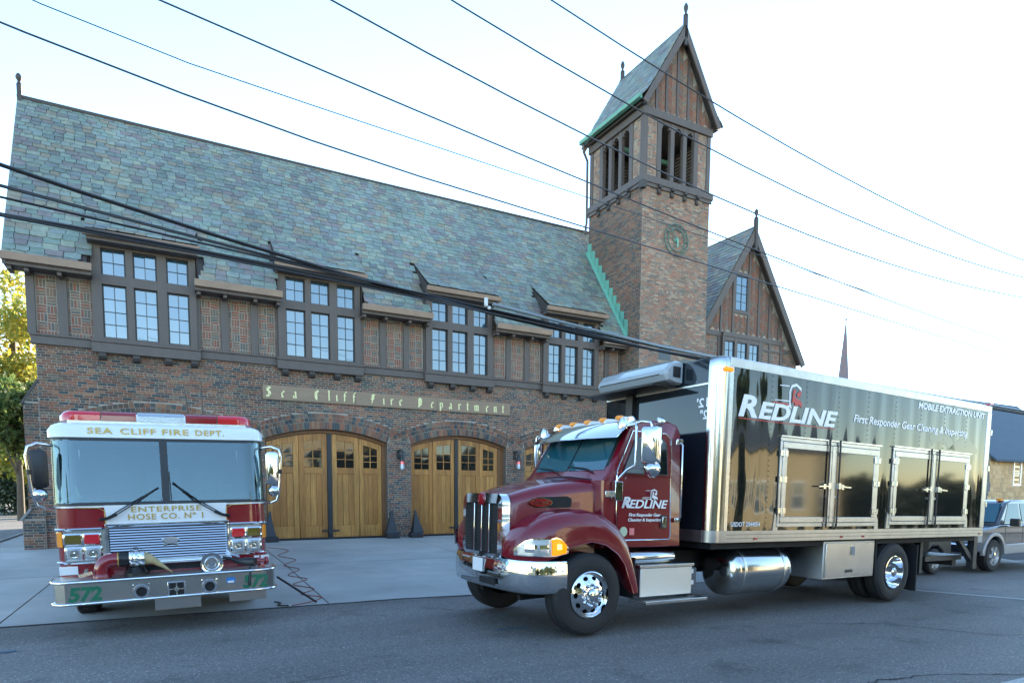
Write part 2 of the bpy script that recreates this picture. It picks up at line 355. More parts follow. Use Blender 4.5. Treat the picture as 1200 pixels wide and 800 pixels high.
def tag(o, label, cat, group=None, kind=None):
    o['label'] = label; o['category'] = cat
    if group: o['group'] = group
    if kind: o['kind'] = kind
    return o
INV = {}
def attach(o, parent):
    if parent is None: return
    o.parent = parent
    if parent.name in INV: o.matrix_parent_inverse = INV[parent.name]
def thing(name, label, cat, loc=(0, 0, 0), rot=(0, 0, 0), group=None, world_space=False):
    o = bpy.data.objects.new(name, None); COL.objects.link(o); o.location = loc; o.rotation_euler = rot; o.empty_display_size = .3
    if world_space: INV[o.name] = Matrix.Translation(Vector(loc)).inverted()   # its parts are drawn in world coordinates
    return tag(o, label, cat, group)
def struct(name, mb, mat, **k): return obj(name, mb, mat, kind='structure', **k)
def text_mb(s, org, right, up, width=None, height=None, depth=.003, shear=0, bold=0, spacing=1, align='L'):
    # lettering as thin solid meshes; fitted to width x height, org is the lower left corner of the inked box
    cu = bpy.data.curves.new('t', 'FONT'); cu.body = s; cu.size = 1; cu.shear = shear; cu.offset = bold; cu.space_character = spacing
    cu.resolution_u = 3; cu.fill_mode = 'BOTH'; cu.extrude = .02
    o = bpy.data.objects.new('t', cu); COL.objects.link(o)
    dg = bpy.context.evaluated_depsgraph_get(); me = bpy.data.meshes.new_from_object(o.evaluated_get(dg))
    mb = MB(); vs_ = [v.co.copy() for v in me.vertices]; fs = [tuple(p.vertices) for p in me.polygons]
    bpy.data.objects.remove(o); bpy.data.curves.remove(cu); bpy.data.meshes.remove(me)
    x0 = min(v.x for v in vs_); x1 = max(v.x for v in vs_); y0 = min(v.y for v in vs_); y1 = max(v.y for v in vs_)
    sx = width / (x1 - x0) if width else None; sy = height / (y1 - y0) if height else None
    sx = sx or sy; sy = sy or sx
    R_, U_ = Vector(right).normalized(), Vector(up).normalized(); Nn = R_.cross(U_)
    mb.add([Vector(org) + R_ * ((v.x - x0) * sx) + U_ * ((v.y - y0) * sy) + Nn * (depth * (.5 + v.z / .04)) for v in vs_], fs)
    return mb
def rrect(w, h, r, n=4, cx=0, cy=0):
    return [(cx + sx * (w / 2 - r) + r * math.cos(a0 + PI / 2 * k / n), cy + sy * (h / 2 - r) + r * math.sin(a0 + PI / 2 * k / n))
            for sx, sy, a0 in ((1, 1, 0), (-1, 1, PI / 2), (-1, -1, PI), (1, -1, 1.5 * PI)) for k in range(n + 1)]
# ================================================================== ground
def gz(x):  # the street falls gently towards the right
    return -.0192 * max(0, min(x, 70) - 3.6)
XS = [-300, -60, -14, -6.6, -2, 3.6, 12, 20, 40, 70, 400]
def sheet(y0, y1, dz, xs=XS, zf=gz):
    mb = MB()
    for a, b in zip(xs, xs[1:]): mb.quad((a, y0, zf(a) + dz), (b, y0, zf(b) + dz), (b, y1, zf(b) + dz), (a, y1, zf(a) + dz))
    return mb
struct('ground', sheet(-250, 600, -.05), m_grass)
def edgeY(x): return 10.18 - .05 * x if x < 8 else 9.78   # front edge of the apron
struct('road', sheet(-3.4, 10.3, -.008), m_asphalt)
sb = MB(); sb.quad((-13.5, 10.3, -.007), (-4.62, 10.3, -.007), (-4.62, 300, -.007), (-13.5, 300, -.007)); struct('side_street', sb, m_asphalt)
struct('pavement', sheet(-7.2, -3.4, .1), m_concrete)
# worn lane line at the camera side, faint stop bar, cracks
def edgeY_(x): return edgeY(x) - .005
def flatline(name, pts, w, mat, dz=.002, jit=0):
    mb = MB(); L = []
    P = [Vector(p) for p in pts]
    if jit:
        Q = []
        for a, b in zip(P, P[1:]):
            for k in range(8):
                q = a.lerp(b, k / 8); Q.append(q + Vector((random.uniform(-jit, jit), random.uniform(-jit, jit))))
        P = Q + [P[-1]]
    for i, p in enumerate(P):
        d = (P[min(i + 1, len(P) - 1)] - P[max(i - 1, 0)]).normalized(); n = Vector((-d.y, d.x)) * w * (random.uniform(.4, 1.2) if jit else 1) / 2
        L += [(p + n, p - n)]
    for (a, b), (c, d) in zip(L, L[1:]):
        mb.quad(*[(q.x, q.y, gz(q.x) - .008 + .004 + dz) for q in (a, b, d, c)])
    return struct(name, mb, mat, fix=False)
flatline('lane_line', [(6.2, 3.02), (60, 3.3)], .12, m_linepaint)
flatline('stop_line', [(12.9, 8.4), (14.6, 5.2)], .16, m_linepaint)
flatline('asphalt_crack', [(5.5, 3.6), (6.2, 3.66), (7.0, 3.55), (7.7, 3.2), (8.8, 2.9)], .022, m_crack, jit=.03)
flatline('asphalt_crack', [(8.2, 5.9), (9.2, 5.4), (9.9, 4.4), (10.8, 3.8), (12.4, 3.3)], .02, m_crack, .003, jit=.04)
flatline('asphalt_crack', [(-1.0, 6.4), (.2, 6.0), (1.6, 6.1)], .015, m_crack, .003, jit=.04)
m_bluechalk = M('blue chalk', (.05, .20, .36), .9, var=.9, vscale=40, col2=(.06, .06, .065))
flatline('chalk_mark', [(-1.75, 8.66), (-1.45, 8.70)], .06, m_bluechalk, .004)
flatline('chalk_mark', [(3.75, 7.2), (4.3, 7.22)], .05, m_bluechalk, .004, jit=.02)

flatline('asphalt_seam', [(-4.6, edgeY_(-4.6)), (0, edgeY_(0)), (4, edgeY_(4)), (8, edgeY_(8)), (20, edgeY_(20))], .07, m_crack, .003, jit=.02)
# apron: concrete slabs, each its own piece, rising to the doors
def az(x, y):
    y0 = edgeY(x); t = max(0, min(1, (y - y0) / (19.5 - y0)))
    return gz(x) * (1 - t) + .27 * t
def slab(xa, xb, ya, yb, parent, gap=.012):
    mb = MB(); n = 4; ring = []
    def V(x, y, dz): return (x, y, az(x, y) + dz)
    for i in range(n):
        for j in range(2):
            x0 = xa[0] + gap; x1 = xb[0] - gap
            def X(t, s): return (xa[0] * (1 - t) + xa[1] * t) * (1 - s) + (xb[0] * (1 - t) + xb[1] * t) * s + gap * (1 - 2 * s)
            def Yv(x, t):
                y0 = ya if ya is not None else edgeY(x)
                return y0 + gap + (yb - y0 - 2 * gap) * t
            t0, t1 = i / n, (i + 1) / n; s0, s1 = j / 2, (j + 1) / 2
            pts = []
            for t, s in ((t0, s0), (t0, s1), (t1, s1), (t1, s0)):
                x = X(t, s); y = Yv(x, t); pts.append((x, y, az(x, y)))
            mb.quad(*pts)
            if i == 0 and False: mb.quad((pts[0][0], pts[0][1], pts[0][2] - .12), (pts[1][0], pts[1][1], pts[1][2] - .12), pts[1], pts[0])
            if i == n - 1: mb.quad(pts[3], pts[2], (pts[2][0], pts[2][1], pts[2][2] - .12), (pts[3][0], pts[3][1], pts[3][2] - .12))
            if j == 0: mb.quad((pts[3][0], pts[3][1], pts[3][2] - .12), (pts[0][0], pts[0][1], pts[0][2] - .12), pts[0], pts[3])
            if j == 1: mb.quad((pts[1][0], pts[1][1], pts[1][2] - .12), (pts[2][0], pts[2][1], pts[2][2] - .12), pts[2], pts[1])
    return obj('slab', mb, m_concrete, parent, fix=False)
ab = MB()
for x0, x1 in zip([-4.6, -2, 3.6, 8, 19, 30], [-2, 3.6, 8, 19, 30, 60]):
    for t0, t1 in ((0, .45), (.45, 1)):
        Q = lambda x, t: (x, edgeY(x) + .03 + (19.7 - edgeY(x)) * t, az(x, edgeY(x) + .03 + (19.5 - edgeY(x)) * t) - .06)
        ab.quad(Q(x0, t0), Q(x1, t0), Q(x1, t1), Q(x0, t1))
apron = struct('apron', ab, m_crack, fix=False)
cuts = [(-4.55, -4.55), (-1.92, -1.7), (2.3, 2.4), (6.0, 6.9), (11.2, 11.2), (15.4, 15.4), (19.5, 19.5), (24, 24)]
for (a, b) in zip(cuts, cuts[1:]):
    slab(a, b, None, 14.6, apron); slab((a[1], a[1]) if a[0] != a[1] else a, (b[1], b[1]) if b[0] != b[1] else b, 14.6, 19.62, apron)
# pavement and granite kerb along the side street
pb = MB(); pb.box((-4.45, 19.9, -.1), (-2.9, 70, .06)); struct('side_pavement', pb, m_concrete)
kerb = struct('kerb', MB().box((-4.60, 10.6, -.2), (-4.47, 70, .02)), m_crack)
kme = None
for i in range(30):
    L_ = 1.1; mb = MB().box((-.075, 0.008, -.12), (.075, L_ - .008, .075 + random.uniform(-.01, .01)))
    if kme is None or i % 5 == 0: kme = mesh_of('kerb_stone', mb, m_kerb); fixn(kme)
    inst('kerb_stone', kme, kerb, (-4.53 + random.uniform(-.012, .012), 10.6 + i * L_, .03))
struct('leaf_litter', MB().quad((-40, 47, .004), (-13.6, 47, .004), (-13.6, 110, .004), (-40, 110, .004)), m_litter)

# ================================================================== fire station
D = 19.55
st = thing('fire_station', 'Tudor style brick fire station with slate roof, bell tower and arched wooden doors', 'fire station', (8, D, .2), world_space=True)
SE = lambda name, mb, mat, **k: each(name, mb, mat, st, **k)
S = lambda name, mb, mat, parent=None, **k: obj(name, mb, mat, st if parent is None else parent, **k)
DOORS = [(-1.72, 1.86), (2.72, 6.36), (7.14, 10.6), (11.34, 14.78)]   # openings in the ground floor
def arch_par(a, b): c = (a + b) / 2; h = (b - a) / 2; r = .335; R = (h * h + r * r) / (2 * r); return c, 3.575 - R, R
def arch_z(x, a, b, extra=0):
    c, zc, R = arch_par(a, b); d = (R + extra) ** 2 - (x - c) ** 2
    return zc + math.sqrt(max(d, 0))
# brick generator ----------------------------------------------------
HERO = []   # (size score, mesh, matrix)
def brick_mb(mb, p, u, n, w, h, proud, up=Vector((0, 0, 1))):
    # one brick on a wall: p lower left corner, u along, n outward
    ch = .004; t = proud
    a = [p, p + u * w, p + u * w + up * h, p + up * h]; c = (a[0] + a[2]) / 2
    f = [q + n * t + (c - q).normalized() * ch for q in a]; b = [q - n * .01 for q in a]
    mb.add(b + f, [(4, 5, 6, 7), (0, 1, 5, 4), (1, 2, 6, 5), (2, 3, 7, 6), (3, 0, 4, 7)])
def wall_bricks(mb, o, u, n, length, z0, z1, blocked=None, hero=None, course=.0672, stret=.212, phase=0):
    o, u, n = Vector(o), Vector(u), Vector(n); r = 0; z = z0; j = .0115
    while z + course < z1 + .02:
        header = (r % 6 == 3); bl = stret / 2 if header else stret
        x = -(bl / 2 if r % 2 else 0) - random.uniform(0, .03) - phase
        while x < length:
            w = bl + random.uniform(-.006, .006); xa, xb = max(0, x), min(length, x + w)
            segs = [(xa, xb)]
            if blocked:
                for lo, hi in blocked(z, z + course):
                    ns = []
                    for a, b in segs:
                        if hi <= a or lo >= b: ns.append((a, b)); continue
                        if lo > a: ns.append((a, lo))
                        if hi < b: ns.append((hi, b))
                    segs = ns
            for a, b in segs:
                if b - a < .03: continue
                pr = random.uniform(.003, .009)
                if hero is not None and (b - a) > .19 and hero(a, z):
                    HEROS.append((o + u * (a + j / 2) + Vector((0, 0, z + j / 2)), b - a - j)); continue
                brick_mb(mb, o + u * (a + j / 2) + Vector((0, 0, z + j / 2)), u, n, b - a - j, course - j, pr)
            x += w
        z += course; r += 1
HEROS = []
# front wall sheet (mortar) with arched openings and reveals ----------
XL, XR = -2.52, 15.48
wl = MB(); rvl = MB(); ZB = 5.36
xs = sorted(set([XL, XR] + [round(a + (b - a) * k / 24, 4) for a, b in DOORS for k in range(25)]))
for a, b in zip(xs, xs[1:]):
    m_ = (a + b) / 2; dz = [d for d in DOORS if d[0] < m_ < d[1]]
    if dz:
        d = dz[0]; za, zb = arch_z(a, *d), arch_z(b, *d)
        wl.quad((a, D, za), (b, D, zb), (b, D, ZB), (a, D, ZB)); rvl.quad((a, D, za), (a, D + .45, za), (b, D + .45, zb), (b, D, zb))
    else: wl.quad((a, D, -.3), (b, D, -.3), (b, D, ZB), (a, D, ZB))
for a, b in DOORS:
    for x in (a, b): rvl.quad((x, D, -.3), (x, D + .45, -.3), (x, D + .45, 3.24), (x, D, 3.24))
wl.quad((XL, D, -.3), (XL, D + 6, -.3), (XL, D + 6, 7.0), (XL, D, 7.0)); wl.quad((XL, D + 6, -.3), (XR, D + 6, -.3), (XR, D + 6, 7), (XL, D + 6, 7))
wl.quad((XL, D + .02, ZB), (XR, D + .02, ZB), (XR, D + .02, 7.1), (XL, D + .02, 7.1))
S('rear_shade_block', MB().box((XL, D + 6.02, -.3), (XR, D + 18, 6.6)), m_backing)  # unseen block added behind the hall to shade the side street
# gable end of the hall
wl.add([(XL, D, 7.0), (XL, D + 6, 7.0), (XL, D + 3, 12.0)], [(0, 1, 2)])
wall = S('wall', wl, m_mortar, fix=False); S('reveal', rvl, m_backing, wall, fix=False)
def blocked_front(z0, z1):
    out = []; zm = (z0 + z1) / 2
    for a, b in DOORS:
        c, zc, R = arch_par(a, b); Ro = R + .47
        if zm < 3.24: out.append((a - XL - .0, b - XL + .0))
        else:
            d = Ro ** 2 - (z1 - zc) ** 2
            if d > 0:
                h = min(math.sqrt(d), (b - a) / 2 + .06 + max(0, zm - 3.24) * .16)
                out.append((c - h - XL, c + h - XL))
    return out
bm_ = MB()
wall_bricks(bm_, (XL, D, .05), (1, 0, 0), (0, -1, 0), XR - XL, .05, ZB, blocked_front, hero=lambda x, z: (z > 3.0 and x < 2.6) or (z > 4.1 and x < 5))
wall_bricks(bm_, (XL, D + 6, .05), (0, -1, 0), (-1, 0, 0), 6, .05, 7.0)
# arch rings
vou = []
for a, b in DOORS:
    c, zc, R = arch_par(a, b); half = math.asin(min(1, ((b - a) / 2) / R))
    for r0, r1, stp in ((0, .21, .078), (.22, .335, .078 * 1.35), (.345, .462, .078 * 1.35)):
        n = int(2 * (half + .03) * R / stp)
        ext = half + (.0 if r0 == 0 else .02 + r0 * .1)
        for k in range(n):
            th = -ext + 2 * ext * (k + .5) / n; wd = 2 * ext * (R + r0) / n - .01
            d = Vector((math.sin(th), 0, math.cos(th))); u = Vector((math.cos(th), 0, -math.sin(th)))
            p = Vector((c, D, zc)) + d * (R + r0) - u * wd / 2
            if r0 == 0 and a > 2 and a < 8: vou.append((p, u, d, wd, r1 - r0))
            else: brick_mb(bm_, p, u, Vector((0, -1, 0)), wd, r1 - r0, random.uniform(.008, .018), d)
HEROS.sort(key=lambda h: (h[0].x - .0) ** 2 * .6 + (5.3 - h[0].z) ** 2 * .8)
keep, rest = HEROS[:190], HEROS[190:]
for p, w in rest: brick_mb(bm_, p, Vector((1, 0, 0)), Vector((0, -1, 0)), w, .0577, random.uniform(.005, .013))
S('brick', bm_, m_brick, wall, kind='stuff')
hb = MB(); brick_mb(hb, Vector((0, 0, 0)), Vector((1, 0, 0)), Vector((0, -1, 0)), .2025, .0577, .010); hme = mesh_of('brick', hb, m_brick); fixn(hme)
for p, w in keep:
    inst('brick', hme, wall, mtx=Matrix.Translation(p + Vector((0, random.uniform(-.003, .003), 0))) @ Matrix.Diagonal((w / .2025, 1, 1, 1)))
vb = MB(); brick_mb(vb, Vector((0, 0, 0)), Vector((1, 0, 0)), Vector((0, -1, 0)), .068, .21, .014, Vector((0, 0, 1))); vme = mesh_of('brick', vb, m_brick); fixn(vme)
for p, u, d, wd, h in vou[:110]:
    mtx = Matrix((( u.x, 0, d.x, p.x), (u.y, 1, d.y, p.y), (u.z, 0, d.z, p.z), (0, 0, 0, 1)))
    inst('brick', vme, wall, mtx=mtx @ Matrix.Diagonal((wd / .068, 1, 1, 1)))

# corner buttress at the left end, with sloped weathering and a low capped plinth
pf = [(-2.2, -.3), (-2.82, -.3), (-2.84, 3.88), (-2.54, 4.40), (-2.2, 4.40)]
but = MB(); but.prism(pf, 'y', D + .012, D + .75)
bt = S('buttress', but, m_mortar)
bb = MB()
wall_bricks(bb, (-2.84, D + .006, 0), (1, 0, 0), (0, -1, 0), .31, -.1, 3.9)
wall_bricks(bb, (-2.84, D + .006, 0), (1, 0, 0), (0, -1, 0), .31, 3.9, 4.38, lambda a, b: [(-1, .02 + (b - 3.88) * .58)])
wall_bricks(bb, (-2.84, D + .75, 0), (0, -1, 0), (-1, 0, 0), .75, -.1, 3.9)
S('brick', bb, m_brick, bt, kind='stuff')
cp = MB(); cp.prism([(-2.90, 3.84), (-2.54, 4.45), (-2.50, 4.42), (-2.86, 3.81)], 'y', D - .03, D + .79); S('cap_stone', cp, m_timber2, bt)
pl = MB(); pl.prism([(-2.96, -.3), (-2.96, 1.02), (-2.80, 1.22), (-2.5, 1.22), (-2.5, -.3)], 'y', D - .10, D + .8); po = S('plinth', pl, m_mortar)
pb_ = MB(); wall_bricks(pb_, (-2.96, D - .10, 0), (1, 0, 0), (0, -1, 0), .46, -.1, 1.02); wall_bricks(pb_, (-2.96, D - .10, 0), (1, 0, 0), (0, -1, 0), .46, 1.02, 1.21, lambda a, b: [(-1, (b - 1.02) * .8)]); wall_bricks(pb_, (-2.96, D + .8, 0), (0, -1, 0), (-1, 0, 0), .9, -.1, 1.02); S('brick', pb_, m_brick, po, kind='stuff')
pc = MB(); pc.prism([(-3.02, 1.00), (-2.80, 1.29), (-2.76, 1.26), (-2.98, .97)], 'y', D - .15, D + .84); S('cap_stone', pc, m_kerb, po)

# belt course ---------------------------------------------------------
S('belt_course', MB().box((XL - .09, D - .075, 5.30), (XR, D + .1, 5.50)).box((XL - .11, D - .11, 5.50), (XR, D + .1, 5.55)), m_timber, bevel=.008, seg=1)
# basket weave brick panels between studs ------------------------------
def basket(mb, x0, x1, z0, z1, y, shape=None):
    u, n = Vector((1, 0, 0)), Vector((0, -1, 0)); B_ = .205; k = 3; hgt = B_ / k
    nx = int((x1 - x0) / B_) + 2; nz = int((z1 - z0) / B_) + 2; sx = x0 - ((nx * B_) - (x1 - x0)) / 2
    for i in range(nx):
        for j_ in range(nz):
            bx, bz = sx + i * B_, z0 + .09 + j_ * B_
            for q in range(k):
                if (i + j_) % 2: r = (bx, bz + q * hgt, B_, hgt)
                else: r = (bx + q * hgt, bz, hgt, B_)
                clipput(mb, r, x0, x1, z0 + .09, z1, y)
    x = x0
    while x < x1 - .03: clipput(mb, (x, z0, .07, .088), x0, x1, z0, z1, y); x += .07
def clipput(mb, r, x0, x1, z0, z1, y):
    a, b = max(r[0], x0) + .0075, min(r[0] + r[2], x1) - .0075; c, d = max(r[1], z0) + .0075, min(r[1] + r[3], z1) - .0075
    if b - a > .02 and d - c > .02: brick_mb(mb, Vector((a, y, c)), Vector((1, 0, 0)), Vector((0, -1, 0)), b - a, d - c, random.uniform(.003, .008))
GX = [-1.30, 3.15, 7.62, 12.0]; GW = 2.37
bays = [(XL - .13, -1.30), (1.07, 3.15), (5.52, 7.62), (9.99, 12.0), (14.37, XR)]
PST = [[(-2.66, -2.48), (-2.03, -1.82)], [(1.07, 1.16), (1.66, 1.86), (2.43, 2.62), (3.10, 3.15)], [(5.52, 5.62), (6.14, 6.34), (6.90, 7.09), (7.57, 7.62)], [(9.99, 10.09), (10.56, 10.74), (11.28, 11.48), (11.95, 12.0)], [(14.37, 14.42), (14.72, 14.92), (15.38, 15.48)]]
pn = MB()
for (x0, x1), ps in zip(bays, PST):
    for a, b in ps: S('timber_post', MB().box((a, D - .055, 5.551), (b, D + .05, 6.99)), m_timber, bevel=.006, seg=1)
    edges = [x0] + [e for p in ps for e in p] + [x1]
    for a, b in zip(edges[0::2], edges[1::2]):
        if b - a > .12: basket(pn, a, b, 5.56, 6.98, D + .02)
S('brick_panel', pn, m_brick_p, kind='stuff')

# eaves: copper gutters, soffit, rafter tails ---------------------------
EY, EZ = 18.98, 7.13
for (x0, x1), ps in zip(bays, PST):
    a = x0 - .38 if x0 < -2 else x0 - .06; b = x1 + .06 if x1 < 15 else x1
    g = MB().prism([(EY - .06, EZ - .07), (EY - .10, EZ + .10), (EY + .02, EZ + .10), (EY + .06, EZ - .07)], 'x', a, b)
    S('gutter', g, m_copper, bevel=.008, seg=1)
    S('fascia', MB().box((a + .02, EY + .055, EZ - .15), (b - .02, EY + .10, EZ + .02)).box((a + .02, EY + .10, EZ - .12), (b - .02, D + .1, EZ - .095)), m_timber)
    rt = MB()
    for p in ps + ([(x0 - .3, x0 - .2)] if x0 < -2 else []):
        c = (p[0] + p[1]) / 2; rt.box((c - .045, EY + .14, EZ - .23), (c + .045, D, EZ - .12))
    SE('rafter_tail', rt, m_timber)

# window bays ------------------------------------------------------------
def window(x0, x1, z0, z1, y, nx, nz, parent=None, axis='x'):
    fr = .028; mb = MB()
    for a, b in ((x0, x0 + fr), (x1 - fr, x1)): mb.box((a, y, z0), (b, y + .05, z1))
    for a, b in ((z0, z0 + fr), (z1 - fr, z1)): mb.box((x0 + fr, y, a), (x1 - fr, y + .05, b))
    pw, ph = (x1 - x0 - 2 * fr) / nx, (z1 - z0 - 2 * fr) / nz
    for i in range(1, nx): mb.box((x0 + fr + i * pw - .008, y + .004, z0 + fr), (x0 + fr + i * pw + .008, y + .05, z1 - fr))
    for k in range(1, nz): mb.box((x0 + fr, y + .006, z0 + fr + k * ph - .008), (x1 - fr, y + .05, z0 + fr + k * ph + .008))
    w = S('window', mb, m_iron, parent)
    for i in range(nx):
        for k in range(nz):
            a, b = x0 + fr + i * pw + .008, x0 + fr + (i + 1) * pw - .008; c, d = z0 + fr + k * ph + .008, z0 + fr + (k + 1) * ph - .008
            t = [random.uniform(-.0025, .0025) for _ in range(3)]
            q = MB().quad((a, y + .022 + t[0], c), (b, y + .022 + t[1], c), (b, y + .022 + t[1] + t[2], d), (a, y + .022 + t[0] + t[2], d))
            obj('pane', q, m_glass, w, fix=False)
    return w
FY = D - .13
LIT = [(.22, .76), (.92, 1.46), (1.68, 2.20)]
for gi, gx in enumerate(GX):
    mb = MB(); zs = [5.52, 5.60, 6.92, 7.15, 7.80, 7.97]
    xs_ = [0, LIT[0][0], LIT[0][1], LIT[1][0], LIT[1][1], LIT[2][0], LIT[2][1], GW]
    for a, b in zip(xs_[0::2], xs_[1::2]): mb.box((gx + a, FY, 5.52), (gx + b, FY + .2, 7.97))
    for a, b in LIT:
        for c, d in ((5.52, 5.60), (6.92, 7.15), (7.80, 7.97)): mb.box((gx + a, FY + .004, c), (gx + b, FY + .19, d))
    S('window_bay', mb, m_timber)
    for a, b in LIT:
        window(gx + a, gx + b, 5.60, 6.92, FY + .09, 2, 4); window(gx + a, gx + b, 7.15, 7.80, FY + .09, 2, 2)
    S('bay_lining', MB().box((gx, FY + .2, 5.52), (gx + GW, FY + .24, 7.97)), m_blackm)
    sl = S('sill_beam', MB().box((gx - .05, FY - .07, 5.21), (gx + GW + .06, D - .07, 5.46)).box((gx - .07, FY - .10, 5.46), (gx + GW + .08, D, 5.52)), m_timber, bevel=.008, seg=1)
    for t in (.17, .92, 1.66, 2.37 - .09):
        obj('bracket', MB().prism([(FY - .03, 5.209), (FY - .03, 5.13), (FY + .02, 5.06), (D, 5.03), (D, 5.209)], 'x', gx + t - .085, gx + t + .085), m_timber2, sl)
    # dormer eave
    S('gutter', MB().prism([(EY - .02, 7.93), (EY - .06, 8.06), (EY + .06, 8.06), (EY + .10, 7.93)], 'x', gx - .12, gx + GW + .10), m_copper, bevel=.008, seg=1)
    S('fascia', MB().box((gx - .04, EY + .10, 7.86), (gx + GW + .04, FY + .01, 7.975)), m_timber)
    ck = MB()
    for x in (gx - .05, gx + GW + .03):
        ck.prism([(EY + .05, 7.98), (EY + .05, 8.05), (EY + 1.30, 8.05 + 1.25 * .78), (EY + 1.30, 8.05 + 1.25 * .78 - .05), (D - .13, 7.05), (D - .13, 7.97)], 'x', x, x + .03)
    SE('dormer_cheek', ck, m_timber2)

# main roof -----------------------------------------------------------------
RUN, RISE = 22.55 - EY, 12.42 - (EZ + .05); SLP = math.atan2(RISE, RUN); SLEN = math.hypot(RUN, RISE)
RX0, RX1 = -3.02, XR
rf = MB(); yb, zb = EY, EZ + .03
e1 = Vector((0, math.cos(SLP), math.sin(SLP))); nr = Vector((0, -math.sin(SLP), math.cos(SLP))); RO = Vector((0, yb, zb))
def rp(x, s, h=0): return Vector((x, 0, 0)) + RO + e1 * s + nr * h
# backing boards as strips that leave the dormers open
def dormer_at(x): return next((g for g in GX if g - .06 < x < g + GW + .06), None)
xs = sorted([RX0, RX1] + [g - .05 for g in GX] + [g + GW + .05 for g in GX])
DS = 1.27 / math.cos(SLP)   # slope length at which the dormer roofs meet the main roof
for a, b in zip(xs, xs[1:]):
    s0 = DS if dormer_at((a + b) / 2) else 0
    rf.quad(rp(a, s0, -.03), rp(b, s0, -.03), rp(b, SLEN, -.03), rp(a, SLEN, -.03))
    if s0:
        p0 = Vector((0, EY, 8.06)); rf.quad(Vector((a, p0.y, p0.z)), Vector((b, p0.y, p0.z)), rp(b, s0 + .1, -.02), rp(a, s0 + .1, -.02))
sbk = (21.76 - EY) / math.cos(SLP); rf.quad(rp(RX1, sbk, -.03), rp(18.74, sbk, -.03), rp(18.74, SLEN, -.03), rp(RX1, SLEN, -.03)); back = rp(0, SLEN, -.03); rf.quad((RX0, back.y, back.z), (18.74, back.y, back.z), (18.74, 2 * 22.55 - EY, EZ), (RX0, 2 * 22.55 - EY, EZ))
roof = S('roof', rf, m_timber2, fix=False)
sm = MB(); SH = []
def slate_v(w, l, chip):
    t = .016; h0 = .024
    pr = [(0, -.02), (w, -.02), (w, l), (0, l)]
    if chip == 1: pr = [(.05, -.02), (w, -.02), (w, l), (0, l), (0, .03)]
    if chip == 2: pr = [(0, -.02), (w - .05, -.02), (w, .03), (w, l), (0, l)]
    if chip == 3: pr = [(.045, -.02), (w - .06, -.02), (w, .025), (w, l), (0, l), (0, .03)]
    return pr, t, h0
def put_slate(mb, org, ux, us, un, w, l, chip, lift=0):
    pr, t, h0 = slate_v(w, l, chip); n = len(pr)
    top = [org + ux * x + us * s + un * (h0 + lift - (s + .02) * .062) for x, s in pr]; bot = [p - un * t for p in top]
    mb.add(top + bot, [tuple(range(n))] + [(i, n + i, n + (i + 1) % n, (i + 1) % n) for i in range(n)])
def slate_rows(plane, s_from, s_to, x0, x1, skip=None, hero=None, big=1):
    s = s_from; r = 0
    while s < s_to - .02:
        ex = (.205 - .055 * (s / SLEN)) * big; x = x0 - random.uniform(0, .2); ln = min(ex * 1.35, s_to - s + .03)
        while x < x1:
            w = random.uniform(.24, .38) * (1 - .25 * s / SLEN) ; a, b = max(x, x0), min(x + w, x1); x += w
            if b - a < .05 or (skip and skip((a + b) / 2, s)): continue
            chip = random.choice((0, 0, 0, 1, 2, 3)) if b - a > .2 else 0
            org, us, un = plane(a + .006, s + random.uniform(-.014, .012))
            rec = (org, us, un, b - a - .012, ln, chip, random.uniform(0, .01))
            if hero is not None and chip == 0 and hero(a, s): SH.append(rec)
            else: put_slate(sm, org, Vector((1, 0, 0)), us, un, *rec[3:])
        s += ex; r += 1
slate_rows(lambda x, s: (rp(x, s), e1, nr), 0, SLEN, RX0, RX1, skip=lambda x, s: dormer_at(x) is not None and s < DS - .05, hero=lambda x, s: x < 4.5 and s < 4.2)
s_b = (21.80 - EY) / math.cos(SLP)
slate_rows(lambda x, s: (rp(x, s), e1, nr), s_b, SLEN, RX1, 18.74)
for g in GX:
    a0 = Vector((0, EY - .02, 8.09)); a1 = rp(0, DS + .06, .01); es = (a1 - a0).normalized(); ens = Vector((0, -es.z, es.y)); Ld = (a1 - a0).length
    slate_rows(lambda x, s: (Vector((x, 0, 0)) + a0 + es * s, es, ens), 0, Ld, g - .07, g + GW + .07, big=.95)
SH.sort(key=lambda r: (r[0].x + 3) ** 2 + (r[0].z - 7.2) ** 2 * 2); h_, r_ = SH[:300], SH[300:]
for rec in r_: put_slate(sm, rec[0], Vector((1, 0, 0)), rec[1], rec[2], *rec[3:])
S('slate', sm, m_slate, roof, kind='stuff')
sb_ = MB(); put_slate(sb_, Vector((0, 0, 0)), Vector((1, 0, 0)), Vector((0, 1, 0)), Vector((0, 0, 1)), .3, .25, 0); sme = mesh_of('slate', sb_, m_slate); fixn(sme)
for org, us, un, w, l, chip, lift in h_:
    m4 = Matrix(((w / .3, us.x, un.x, org.x), (0, us.y * l / .25, un.y, org.y), (0, us.z * l / .25, un.z, org.z), (0, 0, 0, 1)))
    inst('slate', sme, roof, mtx=m4)
S('ridge_cap', MB().tube([rp(RX0, SLEN, .03), rp(6, SLEN, .005), rp(18.7, SLEN, .03)], .06, 6), m_timber2)
S('verge_board', MB().prism([(EY, EZ - .12), (EY, EZ + .02), (22.55, 12.36), (22.55, 12.16)], 'x', RX0 + .05, RX0 + .09), m_timber)
fin = MB(); fin.box((RX0 + .01, 22.45, 12.1), (RX0 + .12, 22.62, 12.72)).lathe([(.0, .0), (.07, .02), (.05, .06), (.035, .1), (.075, .17), (.08, .22), (.05, .29), (0, .33)], (RX0 + .065, 22.54, 12.72), n=10)
S('finial', fin, m_timber2, smooth=40)

